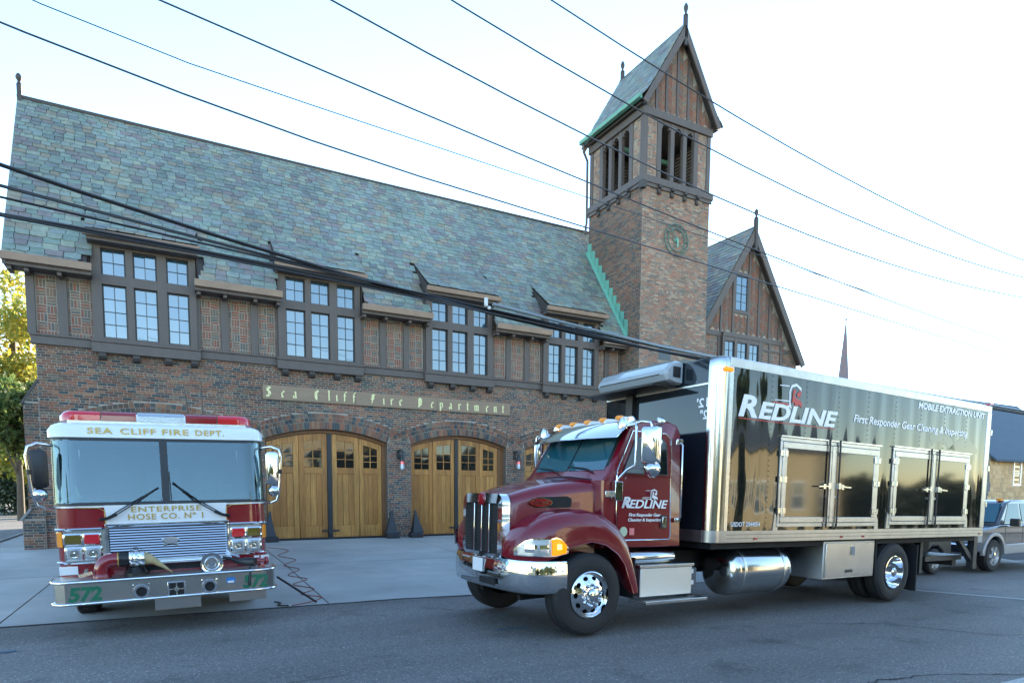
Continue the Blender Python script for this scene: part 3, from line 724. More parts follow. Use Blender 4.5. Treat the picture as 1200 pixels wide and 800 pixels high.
# ------------------------------------------------------------------ tower
TX0, TX1, TY0, TY1 = 15.50, 18.74, 18.49, 21.73; TZ = 12.68
tw = MB()
tw.box((TX0, TY0, -1), (TX1, TY1, TZ))
tower = S('tower_wall', tw, m_mortar)
tb = MB()
wall_bricks(tb, (TX0, TY0, 0), (1, 0, 0), (0, -1, 0), TX1 - TX0, 2.0, TZ, lambda a, b: [(.9, 1.5)] if 6.6 < (a + b) / 2 < 7.2 else [])
ob = MB(); wall_bricks(ob, (TX1, TY0, 0), (0, 1, 0), (1, 0, 0), TY1 - TY0, 4.0, TZ)
wall_bricks(ob, (TX0, TY1, 0), (0, -1, 0), (-1, 0, 0), TY1 - TY0, 4.0, TZ)
S('brick', tb, m_brick_t, tower, kind='stuff'); S('brick', ob, m_brick, tower, kind='stuff')  # darker brick colour on the tower sides stands for their shade
S('window', MB().box((TX0 + .92, TY0 - .02, 6.62), (TX0 + 1.48, TY0 - .005, 7.18)), m_glass_d)
# step flashing of the roof against the tower
fl = MB(); nst = 13
for k in range(nst):
    s0 = .35 + k * (SLEN - .9) / nst; s1 = s0 + (SLEN - .9) / nst
    if rp(0, s1).y > TY1 + .1: break
    a, b = rp(TX0 - .02, s0), rp(TX0 - .02, s1); h = .30
    fl.add([(a.x, a.y, a.z - .06), (b.x, b.y, b.z - .06), (b.x, b.y, b.z + .36), (a.x, a.y - .03, b.z + .30), (a.x, a.y - .03, a.z + .02)], [(0, 1, 2, 3, 4)])
    for (p, q) in ((rp(TX0 - .16, s0, .035), rp(TX0 - .02, s1, .035)),): fl.quad(rp(TX0 - .17, s0, .035), rp(TX0 - .02, s0, .05), rp(TX0 - .02, s1, .05), rp(TX0 - .17, s1, .035))
S('step_flashing', fl, m_verdi, fix=False)
# belfry
BZ0, BZ1 = 12.70, 15.28
def ring_beam(z0, z1, o, mat, name):
    mb = MB(); a, b, c, d = TX0 - o, TX1 + o, TY0 - o, TY1 + o
    mb.box((a, c, z0), (b, c + .16, z1)).box((a, d - .16, z0), (b, d, z1)).box((a, c + .16, z0), (a + .16, d - .16, z1)).box((b - .16, c + .16, z0), (b, d - .16, z1))
    return S(name, mb, mat, bevel=.01, seg=1)
bs = ring_beam(12.72, 12.96, .10, m_timber, 'belfry_sill'); ring_beam(15.02, 15.28, .05, m_timber, 'belfry_head')
for k in range(4):
    x = TX0 + .7 + k * .615
    for sgn in (0, 1):
        if sgn == 0: mb = MB().prism([(TY0 - .16, 12.719), (TY0 - .16, 12.62), (TY0 - .06, 12.60), (TY0 - .06, 12.5), (TY0 - .12, 12.47), (TY0 - .1, 12.42), (TY0, 12.42), (TY0, 12.719)], 'x', x - .06, x + .06)
        else:
            y = TY0 + .7 + k * .615; mb = MB().prism([(TX0 - .16, 12.719), (TX0 - .16, 12.62), (TX0 - .06, 12.60), (TX0 - .06, 12.5), (TX0 - .12, 12.47), (TX0 - .1, 12.42), (TX0, 12.42), (TX0, 12.719)], 'y', y - .06, y + .06)
        obj('bracket', mb, m_timber2, bs)
obj('bracket', MB().box((TX0 - .16, TY0 - .16, 12.46), (TX0 + .04, TY0 + .04, 12.719)), m_timber2, bs)
S('scalloped_apron', MB().box((TX0 - .06, TY0 - .06, 12.60), (TX1 + .06, TY0 - .01, 12.719)).box((TX0 - .06, TY0 - .01, 12.60), (TX0 - .01, TY1, 12.719)), m_timber)
def P_(face, a, b, y0, y1, z0, z1):   # box on one of the four belfry faces; a..b along the face, y0..y1 in from the face
    if face == 0: return MB().box((TX0 + a, TY0 + y0, z0), (TX0 + b, TY0 + y1, z1))
    if face == 1: return MB().box((TX0 + y0, TY0 + a, z0), (TX0 + y1, TY0 + b, z1))
    if face == 2: return MB().box((TX0 + a, TY1 - y1, z0), (TX0 + b, TY1 - y0, z1))
    return MB().box((TX1 - y1, TY0 + a, z0), (TX1 - y0, TY0 + b, z1))
Wt = TX1 - TX0
for cx_, cy_ in ((TX0, TY0), (TX1 - .19, TY0), (TX0, TY1 - .19), (TX1 - .19, TY1 - .19)):
    S('corner_post', MB().box((cx_, cy_, 12.961), (cx_ + .19, cy_ + .19, 15.019)), m_timber, bevel=.01, seg=1)
bpan = MB()
for f in range(4):
    for a, b in ((.63, .83), (Wt - .83, Wt - .63)): S('belfry_post', P_(f, a, b, .01, .18, 12.961, 15.019), m_timber, bevel=.008, seg=1)
    for a in (1.27, 1.87): S('belfry_post', P_(f, a, a + .18, .02, .17, 12.961, 15.019), m_timber, bevel=.008, seg=1)
    hd = MB()
    for a, b in ((.83, 1.27), (1.45, 1.87), (2.05, Wt - .83)):
        for k in range(6):   # little pointed arch heads
            t0, t1 = k / 6, (k + 1) / 6; zl = lambda t: 14.72 + .22 * (1 - abs(2 * t - 1) ** 1.8)
            q = P_(f, a + (b - a) * t0, a + (b - a) * t1, .04, .15, min(zl((t0 + t1) / 2), 14.99), 15.019); hd.add(q.v, q.f)
    SE('arch_head', hd, m_timber)
    for a, b in ((.19, .63), (Wt - .63, Wt - .19)):
        S('infill_backing', P_(f, a, b, .05, .16, 12.961, 15.019), m_mortar)
        if f == 0: basket(bpan, TX0 + a, TX0 + b, 12.97, 15.0, TY0 + .05)
        else:
            q = MB(); basket(q, 0, b - a, 12.97, 15.0, 0)
            mt = {1: Matrix.Translation((TX0 + .05, TY0 + b, 0)) @ Matrix.Rotation(-PI / 2, 4, 'Z'), 2: Matrix.Translation((TX0 + b, TY1 - .05, 0)) @ Matrix.Rotation(PI, 4, 'Z'), 3: Matrix.Translation((TX1 - .05, TY0 + a, 0)) @ Matrix.Rotation(PI / 2, 4, 'Z')}[f]
            q.xf(mt); bpan.add(q.v, q.f)
S('brick_panel', bpan, m_brick_t, kind='stuff')
S('belfry_floor', MB().box((TX0 + .2, TY0 + .2, 12.7), (TX1 - .2, TY1 - .2, 12.78)), m_timber2)
S('belfry_ceiling', MB().box((TX0 + .2, TY0 + .2, 15.0), (TX1 - .2, TY1 - .2, 15.06)), m_timber2)
lv = MB()
for k in range(13): lv.bar((TX0 + .5, TY1 - .35, 13.42 + k * .125), (TX0 + 2.7, TY1 - .35, 13.43 + k * .125), .10, .085)
for k in range(13): lv.bar((TX1 - .35, TY0 + .5, 13.42 + k * .125), (TX1 - .35, TY0 + 2.7, 13.42 + k * .125), .10, .085)
SE('louvre', lv, m_timber2)
bl_ = MB().lathe([(.02, .62), (.12, .6), (.2, .5), (.24, .25), (.34, .05), (.36, 0), (.33, 0), (.0, .3)], ((TX0 + TX1) / 2, (TY0 + TY1) / 2, 13.9), n=18).box((TX0 + .3, (TY0 + TY1) / 2 - .06, 14.55), (TX1 - .3, (TY0 + TY1) / 2 + .06, 14.68))
S('bell', bl_, m_verdi, smooth=40)
# herringbone gable
def herring(mb, x0, x1, z0, z1, y, zmax):
    # chevrons of thin bricks: rows of bricks leaning alternately in columns
    cw = .17; nx = max(1, round((x1 - x0) / cw)); cw = (x1 - x0) / nx; th = .062; i = 0
    for i in range(nx):
        sgn = 1 if i % 2 else -1; z = z0 - .2
        while z < z1:
            xa, xb = x0 + i * cw + .004, x0 + (i + 1) * cw - .004; dz = cw * .8
            za, zb2 = (z, z + dz) if sgn > 0 else (z + dz, z)
            pts = [(xa, za), (xb, zb2), (xb, zb2 + th - .01), (xa, za + th - .01)]
            if min(za, zb2) > z0 - .02 and all(p[1] < zmax(p[0]) for p in pts):
                c = Vector((sum(p[0] for p in pts) / 4, y - random.uniform(.006, .014), sum(p[1] for p in pts) / 4))
                f = [Vector((p[0], c.y, p[1])) for p in pts]; bk = [Vector((p[0], y + .01, p[1])) for p in pts]
                mb.add(bk + f, [(4, 5, 6, 7), (0, 1, 5, 4), (1, 2, 6, 5), (2, 3, 7, 6), (3, 0, 4, 7)])
            z += th + .002
TCX, TAP = (TX0 + TX1) / 2, 18.40; THW = 1.86; TEZ = 15.36; tsl = (TAP - TEZ) / THW
gz_t = lambda x: TAP - .22 - abs(x - TCX) * tsl
gb = MB()
for y in (TY0 + .06, TY1 - .06): gb.add([(TX0, y, 15.27), (TX1, y, 15.27), (TX1, y, gz_t(TX1)), (TCX, y, gz_t(TCX)), (TX0, y, gz_t(TX0))], [(0, 1, 2, 3, 4)])
SE('gable_backing', gb, m_mortar, fix=False)
hm = MB(); stx = [TX0 + .10, TX0 + .52, TX0 + .98, TX0 + 1.50, TX0 + 2.02, TX0 + 2.5, TX1 - .1]
for k, x in enumerate(stx): 
    zt = gz_t(x + (.05 if x < TCX else .05)) - .02
    if zt > 15.35: S('gable_stud', MB().box((x, TY0 + .01, 15.281), (x + .10, TY0 + .09, zt)), m_timber)
for a, b in zip(stx, stx[1:]): herring(hm, a + .10, b, 15.30, 18.3, TY0 + .06, lambda x: gz_t(x) - .02)
S('brick_panel', hm, m_brick_p, kind='stuff')
# tower roof planes with slates
def gable_roof(cx, apex, hw, ez, y0, y1, board_mat, name='tower_roof', flare=.0, exp=.17, boards=True, both=True):
    rm = MB(); sl_ = MB()
    for sgn in (-1, 1):
        a = Vector((cx + sgn * hw, 0, ez)); t = Vector((cx, 0, apex)); us = (t - a).normalized(); Ls = (t - a).length; un = Vector((us.z * sgn, 0, -us.x * sgn)); 
        if un.z < 0: un = -un
        rm.quad(*[Vector((p.x, y, p.z)) - un * .03 for p, y in ((a, y0), (a, y1), (t, y1), (t, y0))])
        rm.quad(*[Vector((p.x, y, p.z)) - un * .09 for p, y in ((a, y0), (a, y1), (t, y1), (t, y0))])
        s = 0
        while s < Ls - .05:
            y = y0 - random.uniform(0, .2)
            while y < y1:
                w = random.uniform(.2, .36); ya, yb2 = max(y, y0), min(y + w, y1); y += w
                if yb2 - ya < .05: continue
                fl_ = flare * max(0, 1 - s / .7) ** 2
                put_slate(sl_, Vector((a.x, ya + .004, a.z)) + us * s + Vector((sgn * fl_, 0, fl_ * .2)), Vector((0, 1, 0)), us, un, yb2 - ya - .008, min(exp * 1.35, Ls - s), random.choice((0, 0, 1, 2)), random.uniform(0, .008))
            s += exp
    ro = S(name, rm, board_mat, fix=False); S('slate', sl_, m_slate, ro, kind='stuff'); return ro
gable_roof(TCX, TAP, THW, TEZ, TY0 - .22, TY1 + .20, m_timber2, flare=.12)
def barge(cx, apex, hw, ez, y, w=.22, name='barge_board', th=.06):
    for sgn in (-1, 1):
        us = Vector((cx, 0, apex)) - Vector((cx + sgn * hw, 0, ez)); un = Vector((us.z, 0, -us.x)).normalized()
        if un.z > 0: un = -un
        a, t = Vector((cx + sgn * hw, y, ez)), Vector((cx, y, apex))
        poly = [(a.x, a.z - .01), (t.x, t.z - .02), (t.x, t.z - .02 - w / abs(un.z)), (a.x + un.x * w, a.z + un.z * w)]
        S(name, MB().prism(poly, 'y', y, y + th), m_timber, bevel=.008, seg=1)
barge(TCX, TAP - .02, THW + .02, TEZ - .04, TY0 - .26); barge(TCX, TAP - .02, THW + .02, TEZ - .04, TY1 + .2)
ft = MB()
for y in (TY0 - .2, TY1 + .1): ft.box((TCX - .06, y - .06, TAP - .75 if y < 20 else TAP - .1), (TCX + .06, y + .06, TAP + .25)).lathe([(.06, 0), (.09, .03), (.045, .08), (.04, .14), (.075, .22), (.085, .30), (.05, .40), (0, .46)], (TCX, y, TAP + .24), n=10)
for m_ in (0, 1):
    h_v = len(ft.v) // 2; q = MB(); q.v = ft.v[m_ * h_v:(m_ + 1) * h_v]; q.f = [tuple(i - m_ * h_v for i in f) for f in ft.f if (f[0] >= h_v) == bool(m_)]; S('finial', q, m_timber2, smooth=40)
S('gutter', MB().prism([(TCX - THW - .14, TEZ + .02), (TCX - THW - .16, TEZ + .15), (TCX - THW - .02, TEZ + .15), (TCX - THW, TEZ + .02)], 'y', TY0 - .16, TY1 + .2), m_verdi)
S('gutter', MB().prism([(TCX + THW + .14, TEZ + .02), (TCX + THW + .16, TEZ + .13), (TCX + THW + .02, TEZ + .13), (TCX + THW, TEZ + .02)], 'y', TY0 - .16, TY1 + .2), m_timber)
SE('eaves_board', MB().box((TX0 - .18, TY0 - .05, 15.29), (TX0 - .001, TY1 + .05, 15.36)).box((TX1 + .001, TY0 - .05, 15.29), (TX1 + .18, TY1 + .05, 15.36)), m_timber2)
S('downpipe', MB().tube([(TX0 - .28, TY1 + .05, 15.36), (TX0 - .26, TY1 + .06, 15.1), (TX0 - .06, TY1 + .08, 14.8), (TX0 - .06, TY1 + .08, 12.4), (TX0 - .1, TY1 + .08, 12.3), (TX0 - .1, TY1 + .08, 12.0)], .05, 8), m_timber)

# ------------------------------------------------------------------ right hand gable wing
WX0, WX1, WCX, WAP, WHW, WEZ = 18.75, 25.45, 22.13, 12.72, 3.42, 7.45
wsl = (WAP - WEZ) / WHW; gw = lambda x: WAP - .25 - abs(x - WCX) * wsl
wb = MB(); Yg = D
wb.add([(WX0, Yg, -1), (WX1, Yg, -1), (WX1, Yg, gw(WX1)), (WCX, Yg, gw(WCX)), (WX0, Yg, gw(WX0))], [(0, 1, 2, 3, 4)])
wb.quad((WX1, Yg, -1), (WX1, Yg + 8, -1), (WX1, Yg + 8, gw(WX1)), (WX1, Yg, gw(WX1)))
wing = S('wing_wall', wb, m_mortar, fix=False)
wbk = MB(); wall_bricks(wbk, (WX0, Yg, 0), (1, 0, 0), (0, -1, 0), WX1 - WX0, .0, 5.3); S('brick', wbk, m_brick, wing, kind='stuff')
S('belt_course', MB().box((WX0, Yg - .075, 5.30), (WX1, Yg + .05, 5.52)), m_timber)
S('tie_beam', MB().box((WX0, Yg - .06, 8.16), (WX1 - .9, Yg + .02, 8.36)), m_timber)
wst = [19.72, 20.58, 21.27, 22.18, 22.80, 23.48, 24.1]
hw_ = MB()
for x in wst: S('gable_stud', MB().box((x, Yg - .05, 8.361), (x + .11, Yg + .02, max(8.4, gw(x + (.0 if x > WCX else 0)) - .12))), m_timber)
wfr = MB(); zw0, zw1 = 9.33, 10.80
for a, b in zip([WX0] + [x + .11 for x in wst], wst + [24.6]):
    if abs(a - 21.38) < .02:
        herring(hw_, a, b, 8.37, 9.2, Yg, lambda x: 9.2); herring(hw_, a, b, 10.9, 12.4, Yg, lambda x: gw(x) - .1)
    else: herring(hw_, a, b, 8.37, 12.6, Yg, lambda x: gw(x) - .1)
S('brick_panel', hw_, m_brick_p, kind='stuff')
S('window_bay', MB().box((21.381, Yg - .055, 9.2), (22.179, Yg + .02, 9.33)).box((21.381, Yg - .055, 10.72), (22.179, Yg + .02, 10.88)).box((21.381, Yg - .04, 9.33), (21.44, Yg + .02, 10.72)).box((22.12, Yg - .04, 9.33), (22.179, Yg + .02, 10.72)), m_timber)
window(21.44, 22.12, 9.33, 10.72, Yg - .035, 2, 4)
# lower bay
S('window_bay', MB().box((20.66, Yg - .16, 8.18), (23.1, Yg - .061, 8.34)).box((20.66, Yg - .14, 6.5), (20.80, Yg - .03, 8.18)).box((21.36, Yg - .14, 6.5), (21.52, Yg - .03, 8.18)).box((22.1, Yg - .14, 6.5), (22.24, Yg - .03, 8.18)).box((22.82, Yg - .14, 6.5), (23.06, Yg - .03, 8.18)).box((20.8, Yg - .13, 8.0), (22.82, Yg - .03, 8.18)), m_timber)
for a, b in ((20.80, 21.36), (21.52, 22.1), (22.24, 22.82)): window(a, b, 6.6, 8.0, Yg - .1, 2, 4)
rq = MB(); wall_bricks(rq, (24.4, Yg, 0), (1, 0, 0), (0, -1, 0), WX1 - 24.4, 5.5, 8.1, lambda a, b: [(WCX + (WAP - .25 - b) / wsl - 24.4, 9)]); S('brick', rq, m_brick, wing, kind='stuff')
q = MB(); basket(q, WX0 + .1, 20.5, 5.6, 8.15, Yg); basket(q, 23.1, 24.6, 5.6, 8.15, Yg); S('brick_panel', q, m_brick_p, kind='stuff')
for x in (WX0 + .02, 20.5, 23.56, 24.3): S('timber_post', MB().box((x, Yg - .045, 5.53), (x + .13, Yg + .02, 8.159)), m_timber)
S('rail', MB().box((23.07, Yg - .04, 7.82), (24.7, Yg + .02, 7.92)), m_timber)
gable_roof(WCX, WAP, WHW, WEZ, Yg - .34, Yg + 9, m_timber2, name='wing_roof', exp=.2)
barge(WCX, WAP - .02, WHW + .03, WEZ - .03, Yg - .38, w=.28, th=.08)
fn = MB().box((WCX - .07, Yg - .42, WAP - .95), (WCX + .07, Yg - .29, WAP + .28)).lathe([(.06, 0), (.09, .03), (.045, .08), (.04, .14), (.075, .22), (.085, .30), (.05, .36), (0, .42)], (WCX, Yg - .35, WAP + .28), n=10)
S('finial', fn, m_timber2, smooth=40)

# ------------------------------------------------------------------ garage doors
DY = D + .24
LEAF = {0: [.06, .95, 1.72, 1.85, 2.66, 3.42], 1: [.06, .98, 1.82, 1.95, 2.80, 3.52], 2: [.06, .84, 1.62, 1.74, 2.55, 3.24], 3: [.06, .84, 1.62, 1.74, 2.55, 3.24]}
for di, (a, b) in enumerate(DOORS):
    az_ = lambda x: arch_z(min(max(x, a + .01), b - .01), a, b)
    jm = MB()
    jm.box((a, DY, .2), (a + .06, DY + .12, 3.2)); e = a + LEAF[di][-1]; jm.box((e, DY - .02, .2), (b, DY + .12, 3.2))
    n = 16
    for k in range(n):
        x0, x1 = a + (b - a) * k / n, a + (b - a) * (k + 1) / n
        jm.prism([(x0, az_(x0) - .10), (x1, az_(x1) - .10), (x1, az_(x1)), (x0, az_(x0))], 'y', DY - .06, DY + .12)
    S('door_frame', jm, m_oak_d)
    S('door_lining', MB().quad((a, DY + .16, .2), (b, DY + .16, .2), (b, DY + .16, 3.6), (a, DY + .16, 3.6)), m_blackm, fix=False)
    S('threshold', MB().box((a, DY - .05, .2), (b, DY + .1, .315)), m_iron)
    cx_ = a + LEAF[di][2]; S('astragal', MB().box((cx_, DY - .03, .316), (a + LEAF[di][3], DY + .06, az_(cx_ + .06) - .10)), m_iron)
    S('latch', MB().box((cx_ - .2, DY - .045, .50), (cx_ + .33, DY - .031, .55)).box((cx_ + .0, DY - .06, .40), (cx_ + .12, DY - .0461, .62)), m_iron)
    for l in range(4):
        i0 = [0, 1, 3, 4][l]; x0, x1 = a + LEAF[di][i0] + .006, a + LEAF[di][i0 + 1] - .006; w = x1 - x0
        top = lambda x: az_(x) - .11
        m_ = MB(); s_ = .155 if w > .8 else .13; zt0, zt1 = 2.30, 2.46
        def stile(p, q, lo=.32): m_.prism([(p, lo), (q, lo), (q, top(q)), (p, top(p))], 'y', DY, DY + .055)
        stile(x0, x0 + s_); stile(x1 - s_, x1)
        ia, ib = x0 + s_, x1 - s_
        m_.box((ia, DY + .003, .32), (ib, DY + .052, .68)); m_.box((ia, DY + .003, 2.26), (ib, DY + .052, 2.45))
        for k in range(4):
            p, q = ia + (ib - ia) * k / 4, ia + (ib - ia) * (k + 1) / 4
            m_.prism([(p, top(p) - .19), (q, top(q) - .19), (q, top(q)), (p, top(p))], 'y', DY + .003, DY + .052)
        leaf = S('door_leaf', m_, m_oak, bevel=.006, seg=1)
        nb = 3
        for k in range(nb):
            p, q = ia + (ib - ia) * k / nb, ia + (ib - ia) * (k + 1) / nb
            obj('board', MB().box((p + .003, DY + .022 + random.uniform(0, .002), .681), (q - .003, DY + .045, 2.259)), m_oak, leaf, bevel=.004, seg=1)
        mu = MB(); c_ = (ia + ib) / 2; mu.box((c_ - .011, DY + .012, 2.451), (c_ + .011, DY + .04, top(c_) - .19))
        zz = [2.45 + (min(top(ia), top(ib)) - .19 - 2.45) * k / 3 for k in range(4)]
        for k in (1, 2): mu.box((ia, DY + .014, zz[k] - .011), (ib, DY + .04, zz[k] + .011))
        obj('muntin', mu, m_oak, leaf)
        for ci, (p, q) in enumerate(((ia, c_ - .011), (c_ + .011, ib))):
            for k in range(3):
                z0 = zz[k] + .011; z1a, z1b = (zz[k + 1] - .011,) * 2 if k < 2 else (top(p) - .19, top(q) - .19)
                t = [random.uniform(-.002, .002) for _ in range(2)]
                obj('pane', MB().quad((p, DY + .03 + t[0], z0), (q, DY + .03 + t[1], z0), (q, DY + .03 + t[1], z1b), (p, DY + .03, z1a)), m_glass_d, leaf, fix=False)
# ================================================================== sign board with blackletter capitals
sg = thing('sign_board', 'long carved wooden sign reading Sea Cliff Fire Department in gilt blackletter above the arches', 'sign', (6.7, D - .03, 4.35), world_space=True)
for x0, x1 in ((2.70, 5.36), (5.366, 8.02), (8.026, 10.72)):
    obj('board', MB().box((x0, D - .06, 4.34), (x1, D - .008, 4.75)), m_signboard, sg, bevel=.006, seg=1)
mn = lambda x: [(x - .4, 4.5), (x, 4.1), (x, .9), (x + .45, .4)]
GL = {'i': [mn(0), [(-.1, 6.1), (.25, 6.5)]], 'l': [[(-.35, 7.5), (0, 7.0), (0, .9), (.45, .4)]],
 'n': [mn(0), [(.1, 3.8), (1.3, 4.7), (1.8, 4.1), (1.8, .9), (2.25, .4)]], 'm': [mn(0), [(.1, 3.8), (1.2, 4.7), (1.6, 4.1), (1.6, .9), (2.0, .4)], [(1.7, 3.8), (2.8, 4.7), (3.2, 4.1), (3.2, .9), (3.65, .4)]],
 'r': [mn(0), [(.1, 3.8), (1.0, 4.8), (1.5, 4.1)]], 'e': [[(1.7, 1.1), (.9, .4), (0, 1.1), (0, 3.9), (.9, 4.8), (1.7, 3.9), (.1, 2.3)]],
 'a': [[(.1, 4.1), (.9, 4.8), (1.7, 4.1), (1.7, .9), (2.15, .4)], [(1.6, 2.9), (.6, 2.6), (0, 2.0), (0, 1.0), (.6, .4), (1.6, 1.2)]],
 't': [[(.1, 6.3), (0, 5.8), (0, 1.0), (.6, .4), (1.2, .9)], [(-.6, 4.5), (1.1, 4.6)]], 'p': [[(-.4, 4.5), (0, 4.1), (0, -1.8)], [(.1, 3.8), (1.1, 4.7), (1.9, 4.1), (1.9, 1.2), (1.1, .4), (.1, .9)]],
 'f': [[(1.6, 6.8), (.9, 7.4), (.1, 6.5), (0, .3)], [(-.7, 4.5), (1.3, 4.6)]],
 'S': [[(2.9, 6.1), (1.9, 7.0), (.6, 6.6), (.2, 5.3), (1.0, 4.4), (2.4, 3.6), (2.9, 2.3), (2.3, .8), (1.0, .3), (-.2, 1.3)], [(1.55, 6.7), (1.55, .7)]],
 'C': [[(2.7, 5.9), (1.8, 7.0), (.5, 6.1), (.1, 4), (.5, 1.4), (1.7, .3), (2.8, 1.3)], [(1.4, 6.3), (1.4, 1.1)]],
 'F': [[(.9, 6.6), (.9, .8), (0, .3)], [(-.1, 6.1), (1.4, 7.1), (3.1, 6.5)], [(-.3, 3.9), (2.4, 4.2)], [(2.0, 6.4), (2.0, 3.2)]],
 'D': [[(.6, 6.5), (.6, .9)], [(-.2, 6.3), (1.4, 7.1), (2.7, 6.1), (3.0, 3.6), (2.5, 1.3), (1.2, .3), (-.1, .9)], [(1.6, 6.4), (1.6, 1.2)]], '.': [[(.0, 2.6), (.35, 3.0)]]}
LT = [('S', 2.80), ('e', 3.22), ('a', 3.54), ('.', 3.89), ('C', 4.15), ('l', 4.56), ('i', 4.79), ('f', 5.02), ('f', 5.30), ('.', 5.62), ('F', 5.84), ('i', 6.24), ('r', 6.48), ('e', 6.76), ('.', 7.11), ('D', 7.37), ('e', 7.82), ('p', 8.13), ('a', 8.45), ('r', 8.79), ('t', 9.10), ('m', 9.37), ('e', 9.80), ('n', 10.10), ('t', 10.43)]
nv = Vector((math.cos(rad(42)), math.sin(rad(42)))) * .62
for ch, x in LT:
    mb = MB(); k = .0405; lay = 0
    for stq in GL[ch]:
        for a, b in zip(stq, stq[1:]):
            a, b = Vector(a), Vector(b); pts = [a + nv, a - nv, b - nv, b + nv]
            # convex hull order
            area = sum(p.x * q.y - q.x * p.y for p, q in zip(pts, pts[1:] + pts[:1]))
            if area < 0: pts = pts[::-1]
            yy = D - .066 - lay * .0004; lay += 1
            mb.prism([(x + p.x * k * .92, 4.405 + p.y * k) for p in pts], 'y', yy - .006, D - .061)
    obj('letter', mb, m_goldpaint, sg)

# ================================================================== lanterns, door guards, clock
def lantern(x, z, label):
    t = thing('wall_lantern', label, 'wall lamp', (x, D, z), world_space=True, group='lanterns on the brick piers')
    obj('bracket', MB().box((x - .08, D - .03, z + .12), (x + .02, D - .008, z + .42)).tube([(x - .03, D - .03, z + .36), (x, D - .14, z + .42), (x + .04, D - .18, z + .34), (x + .04, D - .18, z + .26)], .028, 6), m_iron, t)
    obj('hood', MB().lathe([(.0, .30), (.03, .28), (.06, .22), (.085, .08), (.09, .05), (.0, .05)], (x + .04, D - .18, z), n=12), m_iron, t, smooth=40)
    obj('red_globe', MB().lathe([(.062, .05), (.064, .01), (.064, -.035), (.0, -.035)], (x + .04, D - .18, z), n=12), m_redlamp, t, smooth=40)
    obj('glass', MB().lathe([(.064, -.036), (.072, -.10), (.07, -.18), (.04, -.21), (0, -.21)], (x + .04, D - .18, z), n=12), m_frost, t, smooth=40)
    w = MB()
    for a in range(4): w.box((x + .04 + .074 * math.cos(a * PI / 2 + .4) - .006, D - .18 + .074 * math.sin(a * PI / 2 + .4) - .006, -.22 + z), (x + .04 + .074 * math.cos(a * PI / 2 + .4) + .006, D - .18 + .074 * math.sin(a * PI / 2 + .4) + .006, z + .05))
    obj('cage', w, m_iron, t)
lantern(6.74, 2.62, 'black lantern with a red band on the narrow brick pier between two wooden doors')
lantern(10.96, 2.72, 'black lantern with a red band on the brick pier above the maroon hood')
lantern(2.27, 2.62, 'black lantern on the brick pier behind the fire engine mirror')
def guard(x, label, s):
    t = thing('corner_guard', label, 'door guard', (x, D - .2, .27), world_space=True, group='black iron guards at the door jambs')
    y = D - .17
    obj('base', MB().box((x - .2, y - .17, .24), (x + .2, y + .15, .42)), m_iron, t, bevel=.03)
    obj('cone', MB().loft([[(x + s * .05 * (1 - q) + sx * (.155 * (1 - q) ** 1.3 + .028), y + .05 * q + sy * (.13 * (1 - q) ** 1.3 + .028), .42 + .72 * q) for sx, sy in ((-1, -1), (1, -1), (1, 1), (-1, 1))] for q in (0, .15, .3, .5, .75, 1)]), m_iron, t, bevel=.01)
guard(6.44, 'black iron guard left of the narrow brick pier between the doors', -1); guard(7.22, 'black iron guard right of the narrow brick pier between the doors', 1)
guard(2.80, 'black iron guard beside the fire engine at the first door', -1); guard(10.7, 'black iron guard behind the maroon hood at the second door', 1)
ck = thing('wall_clock', 'round green copper skeleton clock on the front of the brick tower', 'clock', (17.08, TY0, 10.98), world_space=True)
rg = MB()
for r in (.56, .40):
    rg.lathe([(r - .016, -.06), (r + .016, -.06), (r + .016, -.09), (r - .016, -.09), (r - .016, -.06)], (17.08, TY0, 10.98), (0, 1, 0), n=40)
for k in range(12):
    a = k * PI / 6; c, s = math.cos(a), math.sin(a); rg.bar((17.08 + .42 * c, TY0 - .075, 10.98 + .42 * s), (17.08 + .54 * c, TY0 - .075, 10.98 + .54 * s), .025, .02, up=(0, 1, 0))
m_ironverdi = M('dark bronze', (.07, .12, .10), .6, var=.5, vscale=9, col2=(.13, .26, .2))
obj('ring', rg, m_ironverdi, ck)
obj('hand', MB().bar((17.08, TY0 - .11, 10.98), (16.83, TY0 - .11, 11.28), .05, .015, up=(0, 1, 0)), m_ironverdi, ck); obj('hand', MB().bar((17.08, TY0 - .125, 10.98), (17.1, TY0 - .125, 10.72), .07, .015, up=(0, 1, 0)), m_verdi, ck)
obj('hub', MB().lathe([(0, -.14), (.05, -.13), (.08, -.01), (.05, -.005)], (17.08, TY0, 10.98), (0, 1, 0), n=14), m_verdi, ck)
for k in (.6, 2.2, 3.9, 5.5): obj('stud', MB().bar((17.08 + .5 * math.cos(k), TY0 - .07, 10.98 + .5 * math.sin(k)), (17.08 + .5 * math.cos(k), TY0 - .003, 10.98 + .5 * math.sin(k)), .03), m_verdi, ck)

